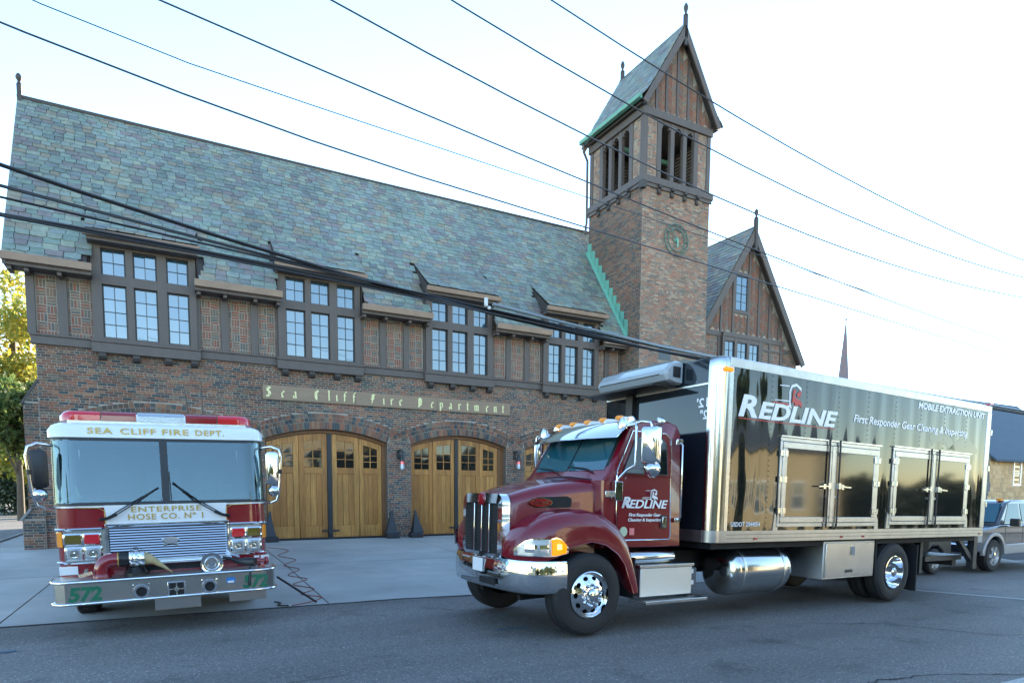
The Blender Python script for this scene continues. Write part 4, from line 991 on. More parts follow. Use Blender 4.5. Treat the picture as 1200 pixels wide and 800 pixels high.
# ================================================================== overhead cables
def cable(label, pts, y, r, mat, ext=0, name='overhead_cable', group=None, y2=None, left=2.5, straight=None):
    # pts (x, z) measured along the street, drawn as a smooth sagging line
    n = len(pts); xs_ = [p[0] for p in pts]
    def f(x):
        if n == 2: a, b = pts; return a[1] + (b[1] - a[1]) * (x - a[0]) / (b[0] - a[0])
        A = [pts[0], pts[n // 2], pts[-1]]; t = 0
        for i in range(3):
            L_ = 1
            for j in range(3):
                if j != i: L_ *= (x - A[j][0]) / (A[i][0] - A[j][0])
            t += A[i][1] * L_
        return t
    x0, x1 = xs_[0] - left, xs_[-1] + ext; xe = xs_[-1]; f0 = f
    if straight is not None: f = lambda x: f0(x) if x < xe else f0(xe) + straight * (x - xe)
    P = []
    for k in range(25):
        x = x0 + (x1 - x0) * k / 24; P.append((x, y if y2 is None else y + (y2 - y) * k / 24, f(x)))
    o = obj(name, MB().tube(P, r, 6), mat, smooth=60); tag(o, label, 'cable', group); return o
cable('thin wire crossing the sky highest on the right, over the tower roof tip', [(5.0, 8.55), (9.88, 7.85), (18.45, 7.34)], 8, .011, m_cable_s, 14)
cable('thin wire crossing the belfry roof gutter', [(3.5, 8.03), (5.82, 7.61), (12.64, 6.97), (18.51, 6.95)], 8, .011, m_cable_s, 14)
cable('thin wire crossing the belfry openings down to the wing finial', [(1.97, 7.5), (4.4, 7.17), (9.92, 6.50), (15.21, 6.36)], 8, .011, m_cable_s, 14)
cable('thin wire running from the upper left sky across the brick tower below the belfry', [(.19, 6.88), (2.08, 6.66), (8.14, 6.05)], 8, .010, m_cable_s, 20)
cable('thin wire leaving the left edge of the sky towards the ridge', [(-1.17, 6.21), (.26, 6.02), (2.65, 5.79)], 8, .010, m_cable_s, 26, straight=-.05)
cable('faint thin wire in the top left corner of the sky', [(-.91, 6.5), (.27, 6.35), (1.4, 6.28)], 8, .006, m_cable_s, 26, straight=-.05)
cable('uppermost heavy black cable sweeping across the slate roof', [(-1.54, 5.67), (1.34, 5.22), (9.52, 4.56)], 10, .025, m_cable, 25, straight=-.022)
cable('second heavy black cable below the uppermost one across the slates', [(-1.55, 5.45), (2.0, 5.11), (9.29, 4.575)], 10.06, .020, m_cable, 25, straight=-.022)
cable('slim middle black cable between the heavy ones at the left edge', [(-1.56, 5.28), (.78, 5.13), (9.29, 4.60)], 9.95, .014, m_cable, 25, straight=-.022)
cable('lowest heavy black cable running over the dormer windows', [(-1.57, 5.10), (1.34, 5.03), (9.29, 4.54)], 10.02, .026, m_cable, 25, straight=-.022)
cable('slim black cable just under the lowest heavy cable over the windows', [(-1.57, 5.06), (1.34, 4.965), (9.29, 4.53)], 9.94, .014, m_cable, 25, straight=-.022)
cable('thick silver grey cable joining the bundle right of the white clamp', [(5.1, 4.93), (7.4, 4.74), (9.5, 4.60)], 9.9, .028, M('grey cable sheath', (.20, .24, .26), .35), 25, left=0, straight=-.022)
cl = MB().box((4.95, 9.89, 4.88), (5.01, 9.95, 5.03)).box((5.01, 9.9, 4.84), (5.07, 9.94, 4.90))
tag(obj('cable_clamp', cl, M('clamp', (.6, .62, .62), .5), bevel=.02), 'small white clamp on the bundle of black cables', 'clamp')

# ================================================================== air hose and leads on the apron
def ground_tube(name, pts, r, mat, label, cat):
    P = []
    pts = [Vector((x, y, 0)) for x, y in pts]
    for i in range(len(pts) - 1):
        p0, p1, p2, p3 = pts[max(i - 1, 0)], pts[i], pts[i + 1], pts[min(i + 2, len(pts) - 1)]
        for k in range(6):
            t = k / 6; q = .5 * ((2 * p1) + (p2 - p0) * t + (2 * p0 - 5 * p1 + 4 * p2 - p3) * t * t + (3 * p1 - p0 - 3 * p2 + p3) * t ** 3)
            P.append((q.x, q.y, az(q.x, q.y) + r))
    return tag(obj(name, MB().tube(P, r, 6), mat, smooth=60), label, cat)
ground_tube('air_hose', [(1.5, 18.9), (2.3, 18.2), (2.9, 17.2), (2.5, 16.2), (2.75, 15.3), (2.35, 14.5), (2.55, 13.8), (2.2, 13.1), (2.45, 12.5), (2.1, 12.0), (2.35, 11.4), (2.05, 11.0), (2.3, 10.6), (2.0, 10.25), (1.72, 10.12)], .008, m_hose, 'thin red coiled air hose lying on the apron beside the fire engine', 'hose')
ground_tube('power_lead', [(1.55, 10.5), (1.62, 10.35), (1.55, 10.2), (1.72, 10.12)], .011, m_black, 'short black lead hanging to the apron beside the bumper', 'cable')
pr = MB().tube([(2.12, 10.15, .03), (1.66, 10.9, .36)], .018, 6)
tag(obj('pry_bar', pr, m_iron), 'black bar leaning from the apron towards the fire engine', 'bar')

# ================================================================== trees and shrubs
def tree(name, label, x, y, h, r, zc, leafmat, n, ls, cat='tree', seed=1, group=None, zr=None, trunk=True, gaps=.35, z0=0):
    rnd = random.Random(seed); zr = zr or r * 1.1
    t = thing(name, label, cat, (x, y, z0), world_space=True, group=group)
    clumps = []
    for k in range(26):
        while True:
            p = Vector((rnd.uniform(-1, 1), rnd.uniform(-1, 1), rnd.uniform(-1, 1)))
            if .25 < p.length < 1: break
        clumps.append((Vector((x + p.x * r * .85, y + p.y * r * .85, zc + p.z * zr * .85)), r * rnd.uniform(.2, .42)))
    mb = MB()
    for k in range(n):
        c, cr = clumps[rnd.randrange(len(clumps))]
        d = Vector((rnd.gauss(0, 1), rnd.gauss(0, 1), rnd.gauss(0, .8))); d = d / d.length * cr * rnd.random() ** .4
        p = c + d; s = ls * rnd.uniform(.6, 1.3)
        u = Vector((rnd.gauss(0, 1), rnd.gauss(0, 1), rnd.gauss(0, 1))).normalized(); w = u.orthogonal().normalized(); w = Matrix.Rotation(rnd.uniform(0, 6.28), 3, u) @ w; v = u.cross(w)
        mb.add([p - w * s, p + v * s * .5 - w * s * .1, p + w * s, p - v * s * .5 + w * s * .1], [(0, 1, 2, 3)])
    obj('crown', mb, leafmat, t, fix=False)
    if trunk:
        tk = MB(); top = Vector((x + rnd.uniform(-.3, .3), y, zc + zr * .4))
        tk.tube([(x, y, z0 - .3), (x + .05, y, z0 + (zc - z0) * .4), (x, y, zc - zr * .2), tuple(top)], [h * .026, h * .02, h * .016, h * .006], 8)
        for c, cr in clumps[:14]:
            f = rnd.uniform(.35, .8); b = Vector((x, y, z0 + (zc + zr * .3 - z0) * f)); m = b.lerp(c, .5) + Vector((0, 0, -.15))
            tk.tube([b, m, c], [h * .009, h * .006, h * .002], 5)
        obj('trunk', tk, m_bark, t, smooth=50)
    return t
tree('autumn_tree', 'tall yellow autumn tree beyond the side street at the left edge', -8.9, 58, 17, 5.2, 11.5, m_leaf_y, 13000, .20, seed=3, zr=6.5)
tree('autumn_tree', 'thin pale autumn tree showing sky through its top, close to the corner of the station', -4.6, 52, 15, 3.0, 11, m_leaf_y, 3600, .17, seed=5, zr=5)
tree('evergreen_tree', 'dark green tree with drooping boughs below the yellow crown at the left', -6.6, 43, 7.6, 2.4, 5.6, m_leaf_g, 7000, .17, seed=8, zr=2.2)
tree('autumn_tree', 'low golden bush-like tree under the dark boughs at the left', -6.2, 50, 6, 3, 3.6, m_leaf_y, 8000, .16, seed=11, zr=2.2)
tree('hedge_shrub', 'dark hedge shrub behind the green utility boxes', -8.2, 55, 3, 3.6, 1.7, m_leaf_d, 9000, .15, cat='shrub', seed=12, zr=1.9, trunk=False)
tree('street_tree', 'green tree far back along the side street', -14, 75, 13, 6, 8, m_leaf_g, 7000, .3, seed=15, zr=6)
tree('street_tree', 'dark green tree behind the left corner of the station', -1.5, 66, 11, 5, 5, m_leaf_g, 8000, .26, seed=17, zr=5)
for x, lab in ((-6.5, 'green metal utility box left of its smaller twin by the side street'), (-5.75, 'narrower green utility box nearest the station corner')):
    b = thing('utility_box', lab, 'utility box', (x, 46.5, 0), world_space=True, group='green boxes beside the side street')
    w = .95 if x < -6 else .5
    mg = bpy.data.materials.get('utility green') or M('utility green', (.04, .085, .065), .6, var=.2)
    obj('cabinet', MB().box((x, 46.5, 0), (x + w, 47.3, .95)), mg, b, bevel=.03); obj('lid', MB().box((x - .03, 46.46, .951), (x + w + .03, 47.34, 1.02)), mg, b, bevel=.02)

# ================================================================== houses
def house(name, label, x0, x1, y0, y1, zb, ze, zr, wallm, roofm, ridge='x', wins=(), chim=None, cat='house', ov=.35):
    t = thing(name, label, cat, ((x0 + x1) / 2, y0, zb), world_space=True)
    w = MB().box((x0, y0, zb), (x1, y1, ze))
    cx, cy = (x0 + x1) / 2, (y0 + y1) / 2
    if ridge == 'x':
        for x in (x0, x1): w.add([(x, y0, ze), (x, y1, ze), (x, cy, zr - .1)], [(0, 1, 2)])
    else:
        for y in (y0, y1): w.add([(x0, y, ze), (x1, y, ze), (cx, y, zr - .1)], [(0, 1, 2)])
    obj('wall', w, wallm, t, fix=False)
    r = MB(); th = .12
    if ridge == 'x':
        k = (zr - ze) / (cy - y0)
        for s in (0, 1):
            ya = y0 - ov if s == 0 else y1 + ov
            r.prism([(ya, ze - ov * k), (cy, zr), (cy, zr + th), (ya, ze - ov * k + th)], 'x', x0 - ov, x1 + ov)
    else:
        k = (zr - ze) / (cx - x0)
        for s in (0, 1):
            xa = x0 - ov if s == 0 else x1 + ov
            r.prism([(xa, ze - ov * k), (cx, zr), (cx, zr + th), (xa, ze - ov * k + th)], 'y', y0 - ov, y1 + ov)
    ro = obj('roof', r, roofm, t)
    if chim: obj('chimney', MB().box((chim[0], chim[1], ze), (chim[0] + chim[2], chim[1] + chim[2], chim[3])), m_brick_t, ro)
    for a, b, c, d, f in wins:   # along, along, z, z, face (-y, +y, -x)
        y = {'f': y0, 'b': y1}.get(f)
        if y is not None:
            s = -1 if f == 'f' else 1
            fr = obj('window', MB().box((a - .1, y + s * .002, c - .1), (b + .1, y + s * .05, c)).box((a - .1, y + s * .002, d), (b + .1, y + s * .05, d + .1)).box((a - .1, y + s * .002, c), (a, y + s * .05, d)).box((b, y + s * .002, c), (b + .1, y + s * .05, d)).box((a, y + s * .002, (c + d) / 2 - .025), (b, y + s * .035, (c + d) / 2 + .025)), m_white, t)
            obj('pane', MB().quad((a, y + s * .02, c), (b, y + s * .02, c), (b, y + s * .02, d), (a, y + s * .02, d)), m_glass, fr, fix=False)
    return t
h1 = house('shingle_house', 'tan shingled house with blue grey roof behind the pickup truck at the right edge', 39.6, 52, 18, 27, -.9, 3.75, 7.6, m_stucco, m_blueroof, 'x', [(42.0, 42.7, 2.25, 3.45, 'f'), (46, 46.9, 2.0, 3.4, 'f')], (40.3, 20.5, .9, 6.2))
# its courses of shingles
shm = MB(); z = .62
while z < 3.7:
    x = 39.55 - random.uniform(0, .3)
    while x < 52:
        w = random.uniform(.22, .42); shm.add([(x, 17.965, z), (x + w - .012, 17.965, z), (x + w - .012, 17.99, z + .26), (x, 17.99, z + .26)], [(0, 1, 2, 3)]); x += w
    z += .24
obj('shingle', shm, m_shingle, h1, fix=False, kind='stuff')
obj('shaded_shingle', MB().quad((39.58, 27, .6), (39.58, 18, .6), (39.58, 18, 3.75), (39.58, 27, 3.75)), m_shingle_g, h1, fix=False)  # same shingles as the front, coloured grey for the shaded side
obj('foundation', MB().box((39.5, 17.94, -1), (52.1, 18.1, .6)), m_foundation, h1)
house('shading_house', 'grey house added unseen behind the box truck to shade the street, next to the station wing', 29.5, 37.5, 23, 31, -.6, 4.6, 7.7, m_shingle_g, m_blueroof, 'x', [(31, 32, 1, 2.6, 'f'), (34, 35, 1, 2.6, 'f')])  # unseen house added here to shade the street
house('rear_shading_house', 'tan house added unseen farther back behind the box truck to shade the street', 38, 47, 34, 43, -.7, 4.6, 8.6, m_stucco, m_blueroof, 'y', [(40, 41, 1, 2.6, 'f'), (44, 45, 1, 2.6, 'f')])  # second unseen house, added for shade on the street
tree('garden_tree', 'bare leaning garden tree added unseen behind the box truck to shade the street', 33, 35, 8.5, 2.6, 5.6, m_leaf_g, 5000, .2, seed=31, zr=2.6)  # unseen tree added near these houses for more street shade
for x, y, r, s in ((44, -12, 3.0, 61), (50, -13, 3.2, 62), (57, -12, 3.4, 63), (66, -14, 3.6, 64)): tree('reflection_shrub', ['added dark shrub right of the yellow house across the street', 'second added dark shrub right of the yellow house across the street', 'third added dark shrub right of the yellow house across the street', 'farthest added dark shrub right of the yellow house across the street'][s - 61], x, y, 3, r, 1.0, m_leaf_d, 4000, .3, cat='shrub', seed=s, zr=1.7, trunk=False, z0=-.7)  # unseen shrubs added so the truck side mirrors something dark
# church spire far off
sp = thing('church_spire', 'slim patterned church spire with weather vane rising behind the box truck', 'church', (132.8, 90, 0), world_space=True)
m_sp1 = M('spire slate', (.10, .10, .14), .6, var=.9, vscale=1.2, col2=(.24, .15, .14))
obj('spire', MB().lathe([(1.15, 25.5), (.70, 31), (.09, 38.6)], (132.8, 90, 0), n=8), m_sp1, sp); obj('tower', MB().box((130.6, 88, -1), (135, 92, 25.5)), m_shingle_g, sp)
obj('vane', MB().tube([(132.8, 90, 38.5), (132.8, 90, 41.2)], .09, 6).lathe([(0, -.3), (.3, 0), (0, .3)], (132.8, 90, 39.0), n=8).bar((132.5, 90, 40.4), (133.9, 90, 41.0), .3, .1), m_timber, sp)
# the other side of the street (seen in the reflections)
ew = []
def wins(x0, x1, n, zs): return [(x0 + (x1 - x0) * (k + .3) / n, x0 + (x1 - x0) * (k + .7) / n, z, z + 1.5, 'b') for k in range(n) for z in zs]
house('brick_shop', 'two storey tan brick building across the street', -27, -9, -19, -9, 0, 5.6, 7.2, m_brickplain, m_blueroof, 'x', wins(-27, -9, 6, (.9, 3.6)), cat='building')
house('stucco_house', 'tan stucco house across the street facing the station', 7.6, 15, -20, -10.5, 0, 5.6, 8.8, m_stucco, m_blueroof, 'y', wins(7.6, 15, 3, (.9, 3.4)))
house('yellow_house', 'yellow house across the street near the corner', 26.5, 38, -20, -10, -.4, 4.2, 6.6, m_brickplain, m_blueroof, 'x', wins(26.5, 38, 4, (.8,)))
tree('garden_tree', 'dark tree between the houses across the street', 2.6, -11.5, 6.2, 2.0, 3.8, m_leaf_g, 5000, .28, seed=41, zr=2.4)
tree('garden_tree', 'yellowing tree behind the houses across the street', 19.5, -20, 11, 3.4, 7.5, m_leaf_y, 4500, .32, seed=42, zr=4.2)
tree('garden_tree', 'green tree in front of the yellow house across the street', 29.5, -13.0, 10, 2.6, 7.2, m_leaf_g, 6000, .28, seed=43, zr=2.6)
for x, y, r, s in ((16.6, -10.2, 2.4, 51), (20.4, -9.9, 2.7, 52), (23.9, -10.2, 2.2, 53), (-6.4, -9.6, 2.4, 54), (-2.6, -9.8, 2.5, 55), (.6, -9.2, 2.0, 56), (3.9, -9.6, 2.1, 57), (6.7, -9.7, 1.7, 58)): tree('reflection_shrub', ['added dark shrub beside the stucco house across the street', 'big added dark shrub in the middle of the row across the street', 'added dark shrub beside the yellow house across the street', 'added dark shrub beside the brick building across the street', 'big added dark shrub across the street facing the fire engine', 'smaller added dark shrub across the street facing the fire engine', 'added dark shrub across the street left of the stucco house, farther one', 'added dark shrub across the street touching the left side of the stucco house'][s - 51], x, y, 4.6, r, 2.4, m_leaf_d, 6000, .2, cat='shrub', seed=s, zr=2.4, trunk=False)  # unseen shrubs added to darken reflections in truck and engine paint
tree('garden_tree', 'tall tree far left across the street', -34, -24, 15, 5, 11, m_leaf_g, 5000, .34, seed=44, zr=5)
for k, x in enumerate((-9.5, 13)):
    up = thing('utility_pole', ['wooden utility pole across the street left of the fire engine', 'wooden utility pole across the street opposite the truck'][k], 'utility pole', (x, -4.2, 0), world_space=True)
    obj('pole', MB().tube([(x, -4.2, -.3), (x, -4.2, 10)], [.15, .11], 10), m_bark, up, smooth=50); obj('cross_arm', MB().box((x - 1.1, -4.35, 9.2), (x + 1.1, -4.23, 9.33)), m_bark, up)
# ================================================================== fire engine (x right, y back, z up, origin under the bumper)
fe = thing('fire_engine', 'red and white fire engine numbered 572 parked nose out on the apron', 'fire engine', (.12, 9.0, .01), (0, -rad(1.2), 0))
E_ = lambda name, mb, mat, parent=None, **k: obj(name, mb, mat, fe if parent is None else parent, **k)
def yf(z): return .40 + max(0, z - 1.58) * .16
def plan(z, inset=0, y1=3.4, r=.24, hw=1.22):
    f = yf(z) + inset; h = hw - inset; r = r; P = []
    P.append((-h, y1))
    for k in range(9): a = PI + PI / 2 * k / 8; P.append((-h + r + r * math.cos(a), f + r + r * math.sin(a)))
    for k in range(9): a = 1.5 * PI + PI / 2 * k / 8; P.append((h - r + r * math.cos(a), f + r + r * math.sin(a)))
    P.append((h, y1)); return [(x, y, z) for x, y in P]
E_('lower_cab', MB().loft([plan(.62), plan(.74), plan(1.34), plan(1.56)]), m_red, smooth=40)
E_('cab_belt', MB().loft([plan(1.561), plan(1.60)]), m_white, smooth=40)
E_('upper_cab', MB().loft([plan(2.42, -.004), plan(2.43, -.035), plan(2.52, -.038), plan(2.585, .0), plan(2.625, .07), plan(2.64, .22)]), m_white, smooth=40)
for s in (-1, 1): E_('cab_side', MB().box((s * 1.17, .86, 1.601), (s * 1.219, 3.4, 2.419)), m_white)
E_('cab_rear_wall', MB().box((-1.16, 3.3, 1.601), (1.16, 3.39, 2.419)), M('cab lining', (.10, .11, .12), .8))
m_seat = M('seat cloth', (.05, .055, .065), .8)
for x in (-.62, .0, .62):
    st_ = E_('seat', MB().box((x - .23, 1.65, 1.45), (x + .23, 1.80, 2.08)), m_seat, bevel=.05)
    obj('headrest', MB().box((x - .13, 1.66, 2.10), (x + .13, 1.78, 2.30)), m_seat, st_, bevel=.04)
E_('dashboard', MB().prism([(.52, 1.602), (.52, 1.66), (.85, 1.72), (1.0, 1.66), (1.0, 1.602)], 'x', -1.1, 1.1), M('dashboard', (.07, .075, .08), .6), bevel=.02)
E_('steering_wheel', MB().tube([(.66 + .21 * math.cos(a), 1.08 + .10 * math.sin(a), 1.80 + .16 * math.sin(a)) for a in [2 * PI * k / 24 for k in range(25)]], .016, 6, caps=False).tube([(.66, 1.08, 1.80), (.66, 1.0, 1.64)], .03, 6).bar((.46, 1.08, 1.80), (.86, 1.08, 1.80), .03), m_black, smooth=60)
E_('red_strip', MB().box((-.85, .58, 1.665), (-.25, .75, 1.70)), m_redlens2)  # plain red strip low behind the windscreen
E_('flag', MB().prism([(-1.0, 1.66), (-.93, 1.66), (-1.0, 1.86)], 'y', .62, .63), m_canvas)
# windscreen: black surround and two curved panes
def band(z0, z1, t0, t1, off, rows=6, cols=26):
    # t runs across the curved front: -1..1 is the flat front, beyond wraps the corner
    mb = MB(); V = []
    for j in range(rows + 1):
        z = z0 + (z1 - z0) * j / rows; pl_ = plan(z)
        L = [Vector(p) for p in pl_[1:-1]]; d = [0]
        for a, b in zip(L, L[1:]): d.append(d[-1] + (b - a).length)
        tot = d[-1]
        for i in range(cols + 1):
            s = tot / 2 + (t0 + (t1 - t0) * i / cols); k = max(i2 for i2 in range(len(d) - 1) if d[i2] <= max(s, 0))
            q = L[k].lerp(L[k + 1], (s - d[k]) / (d[k + 1] - d[k])); tg = (L[k + 1] - L[k]).normalized(); nn = Vector((tg.y, -tg.x, 0))
            V.append(q + nn * off)
    mb.add(V, [(j * (cols + 1) + i, j * (cols + 1) + i + 1, (j + 1) * (cols + 1) + i + 1, (j + 1) * (cols + 1) + i) for j in range(rows) for i in range(cols)])
    return mb
for z0, z1, t0, t1 in ((1.585, 1.625, -1.30, 1.30), (2.39, 2.428, -1.30, 1.30), (1.625, 2.39, -1.30, -1.255), (1.625, 2.39, 1.255, 1.30), (1.625, 2.39, -.045, .045)): E_('windscreen_seal', band(z0, z1, t0, t1, .013, rows=2), m_black, smooth=60, fix=False)
wsc = E_('windscreen', band(1.615, 2.40, -1.27, -.035, .010), m_clear, smooth=60, fix=False); E_('windscreen', band(1.615, 2.40, .035, 1.27, .010), m_clear, smooth=60, fix=False)
for s in (-1, 1):
    E_('side_window', MB().box((s * 1.222, .85, 1.65), (s * 1.228, 1.75, 2.38)), m_wind2); E_('side_window', MB().box((s * 1.222, 2.1, 1.65), (s * 1.228, 3.1, 2.38)), m_wind2)
    E_('cab_door', MB().box((s * 1.219, .8, .8), (s * 1.226, 1.9, 1.6)), m_red)
for _w, _x, _l in (('SEA', -.82, .27), ('CLIFF', -.47, .40), ('FIRE', .0, .31), ('DEPT.', .39, .35)): E_('header_lettering', text_mb(_w, (_x, yf(2.5) - .041, 2.475), (1, 0, 0), (0, 0, 1), _l, .078, bold=.02, spacing=1.12), m_gold)
wp = MB().prism([(-.68, 1.325), (.70, 1.325), (.70, 1.50), (.72, 1.585), (-.70, 1.585), (-.68, 1.50)], 'y', .388, .399)
E_('name_panel', wp, m_white)
E_('gilt_edge', MB().tube([(-.685, .392, 1.32), (-.69, .392, 1.52), (-.76, .392, 1.555), (-1.0, .396, 1.56)], .006, 5).tube([(.705, .392, 1.32), (.71, .392, 1.52), (.78, .392, 1.555), (1.0, .396, 1.56)], .006, 5), m_gold)
E_('name_lettering', text_mb('ENTERPRISE', (-.40, .385, 1.492), (1, 0, 0), (0, 0, 1), .80, .068, bold=.012, spacing=1.15), m_gold)
E_('name_lettering', text_mb('HOSE CO. Nº 1', (-.44, .385, 1.392), (1, 0, 0), (0, 0, 1), .86, .078, bold=.012, spacing=1.1), m_gold)
# wipers
for s in (-1, 1):
    w = MB()
    for dx in (0, .045): w.tube([(s * (.68 - dx), .33, 1.42), (s * (.36 - dx), .37, 1.63), (s * (.08 + dx * .3), .385, 1.80 + (.06 if s > 0 else 0))], .008, 5)
    w.tube([(s * .74, .37, 1.41), (s * .66, .33, 1.425), (s * .56, .345, 1.47)], .02, 6)
    w.tube([(s * .06, .40, 1.62), (s * .05, .43, 2.0 if s > 0 else 1.75)], .007, 5)
    E_('wiper', w, m_black)
# light bar
lb = E_('light_bar', MB().box((-1.03, .62, 2.60), (1.03, .98, 2.645)), m_alu)
def dome(x0, x1, mat, rl=0, rr=0, name='beacon'):
    rings = []; n = 8
    for k in range(n + 1):
        t = k / n; x = x0 + (x1 - x0) * t; f = 1
        if rl and t < .35: f = math.sqrt(max(.02, 1 - (1 - t / .35) ** 2))
        if rr and t > .65: f = math.sqrt(max(.02, 1 - ((t - .65) / .35) ** 2))
        rings.append([(x, .80 + .19 * f * c, 2.645 + .125 * (f * .6 + .4) * d) for c, d in ((-1, 0), (-1, .55), (-.85, .85), (-.6, 1), (.6, 1), (.85, .85), (1, .55), (1, 0))])
    obj(name, MB().loft(rings), mat, lb, smooth=35)
dome(-1.12, -.68, m_redlens, rl=1); dome(-.665, -.285, m_redlens2); dome(.285, .665, m_redlens2); dome(.68, 1.12, m_redlens, rr=1)
dome(-.27, .27, m_lamp, name='spot_lens')
for x in (-.9, -.48, .48, .9): obj('reflector', MB().box((x - .07, .66, 2.648), (x + .07, .72, 2.73)), m_lamp, lb)
E_('roof_box', MB().box((-.62, 1.2, 2.55), (.44, 2.4, 2.80)), m_white, bevel=.02)
E_('aerial', MB().tube([(.42, 2.6, 2.6), (.38, 2.6, 3.35)], .008, 5).tube([(.62, 2.6, 2.6), (.62, 2.6, 3.5)], .006, 5), m_black)
# lamp clusters
for s in (-1, 1):
    fr = MB()
    X = lambda a, b: (min(s * a, s * b), max(s * a, s * b))
    a, b = X(.685, 1.235)
    for z in (.885, 1.295): fr.tube([(s * .685, .385, z), (s * 1.0, .385, z), (s * 1.15, .42, z), (s * 1.225, .56, z)], .017, 6)
    fr.tube([(s * .69, .385, .885), (s * .69, .385, 1.295)], .017, 6)
    cl_ = E_('lamp_bezel', fr, m_chrome, smooth=50)
    obj('backing', MB().box((a + (.1 if s < 0 else 0), .375, .90), (b - (.1 if s > 0 else 0), .397, 1.28)), m_alu, cl_)
    for (p, q, z0, z1, mat, nm) in ((.95, 1.125, 1.115, 1.235, m_yellens, 'turn_signal'), (.755, .925, 1.115, 1.235, m_redlens, 'warning_light'), (.945, 1.115, .93, 1.07, m_lamp, 'headlight'), (.75, .92, .93, 1.07, m_lamp, 'headlight')):
        c = s * (p + q) / 2; cz = (z0 + z1) / 2; w, h = q - p, z1 - z0
        ring = MB(); o_, i_ = rrect(w + .03, h + .03, .02, 3, c, cz), rrect(w - .005, h - .005, .016, 3, c, cz); n = len(o_)
        ring.add([(x, .368, z) for x, z in o_] + [(x, .358, z) for x, z in i_] + [(x, .374, z) for x, z in o_], [(k, (k + 1) % n, n + (k + 1) % n, n + k) for k in range(n)] + [(k, (k + 1) % n, 2 * n + (k + 1) % n, 2 * n + k) for k in range(n)])
        lt_ = E_(nm, ring, m_chrome, smooth=40)
        pr_ = MB(); L0, L1 = rrect(w, h, .018, 3, c, cz), rrect(w * .86, h * .8, .016, 3, c, cz)
        pr_.loft([[(x, .372, z) for x, z in L0], [(x, .362, z) for x, z in L0], [(x, .352, z) for x, z in L1]]); obj('lens', pr_, mat, lt_, smooth=30)
        if mat is m_lamp:
            obj('bulb_cup', MB().lathe([(.045, -.003), (.03, 0), (.02, -.002), (0, -.004)], (c, .351, cz), (0, 1, 0), n=14), m_chrome, lt_, smooth=40)
    E_('side_marker', MB().loft([[(s * 1.15, .43, z), (s * 1.20, .49, z), (s * 1.228, .58, z), (s * 1.20, .6, z)] for z in (1.08, 1.17, 1.265)]), m_amber, bevel=.006)
# grille
gr = E_('grille', MB().box((-.66, .385, .895), (.70, .396, 1.30)), m_blackm)
for k in range(12):
    z = .905 + k * .033
    obj('slat', MB().prism([(.36, z + .004), (.37, z + .020), (.392, z + .024), (.392, z - .002)], 'x', -.655, .695), m_chrome, gr)
gf = MB()
for x in (-.668, .708): gf.tube([(x, .372, .885), (x, .372, 1.31)], .016, 6)
for z in (.885, 1.31): gf.tube([(-.668, .372, z), (.708, .372, z)], .016, 6)
obj('frame', gf, m_chrome, gr, smooth=50)
obj('header_bar', MB().box((-.70, .37, 1.326), (.73, .3879, 1.352)), m_chrome, gr, bevel=.006)
em = MB().prism([(-.07, 1.05), (-.055, 1.10), (-.085, 1.13), (-.05, 1.155), (.02, 1.165), (.09, 1.155), (.125, 1.13), (.095, 1.10), (.11, 1.05), (.05, 1.075), (-.01, 1.075)], 'y', .345, .359)
obj('emblem', em, m_chrome, gr, bevel=.006)
E_('bumper_rail', MB().tube([(-.42, .36, .845), (.74, .36, .845)], .03, 8), m_chrome, smooth=50)
E_('intake_louvre', MB().box((-.5, .385, .735), (.6, .397, .80)), m_blackm)
for x in (-1.18, 1.05): E_('reflective_panel', MB().box((x - .02, .388 if abs(x) < 1.1 else .385, .745), (x + .17, .44, .845)), m_white)
# bumper
bp = [(-1.26, .50), (-1.255, .20), (-1.22, .08), (-1.12, .01), (-.9, 0), (.9, 0), (1.12, .01), (1.22, .08), (1.255, .20), (1.26, .50)]
def bring(z, o): return [(x * (1 + o / 1.25), y - o, z) for x, y in bp]
bm = MB()
prof = [(.415, .0), (.42, .018), (.44, .018), (.448, .0), (.672, .0), (.68, .018), (.70, .018), (.706, .0)]
bm.loft([bring(z, o) + [(1.2, .5, z), (-1.2, .5, z)] for z, o in prof])
bumper = E_('bumper', bm, m_bump, smooth=30)
rail = MB()
for z in (.43, .69): rail.tube([(x * 1.012, y - .012, z) for x, y in bp], .016, 6)
obj('edge_rail', rail, m_chrome, bumper, smooth=60)
obj('deck', MB().add([(x * .985, y + .02, .709) for x, y in bp], [tuple(range(len(bp)))]), m_diamond, bumper, fix=False)
obj('number', text_mb('572', (-1.09, -.007, .455), (1, 0, 0), (0, 0, 1), .34, .18, shear=.15, bold=.045, spacing=1.0), m_green, bumper)
obj('number', text_mb('572', (.83, -.007, .455), (1, 0, 0), (0, 0, 1), .31, .18, shear=.15, bold=.045), m_green, bumper)
for x in (-.335, .43):
    rg = obj('siren_port', MB().lathe([(.055, .0), (.06, -.02), (.088, -.02), (.095, 0)], (x, -.002, .525), (0, 1, 0), n=20), m_chrome, bumper, smooth=40)
    E_('port_throat', MB().lathe([(.057, -.012), (.05, -.004), (0, -.003)], (x, -.002, .525), (0, 1, 0), n=18), m_blackm)
    for dx, dz in ((-.085, .085), (.085, .085), (-.085, -.085), (.085, -.085)): E_('screw', MB().lathe([(.014, 0), (.012, -.014), (0, -.016)], (x + dx, -.002, .525 + dz), (0, 1, 0), n=8), m_chrome)
cs = E_('square_vent', MB().box((-.05, -.012, .43), (.15, -.004, .62)), m_chrome, bevel=.006)
obj('grid', MB().box((-.033, -.014, .447), (.133, -.0125, .603)), m_blackm, cs)
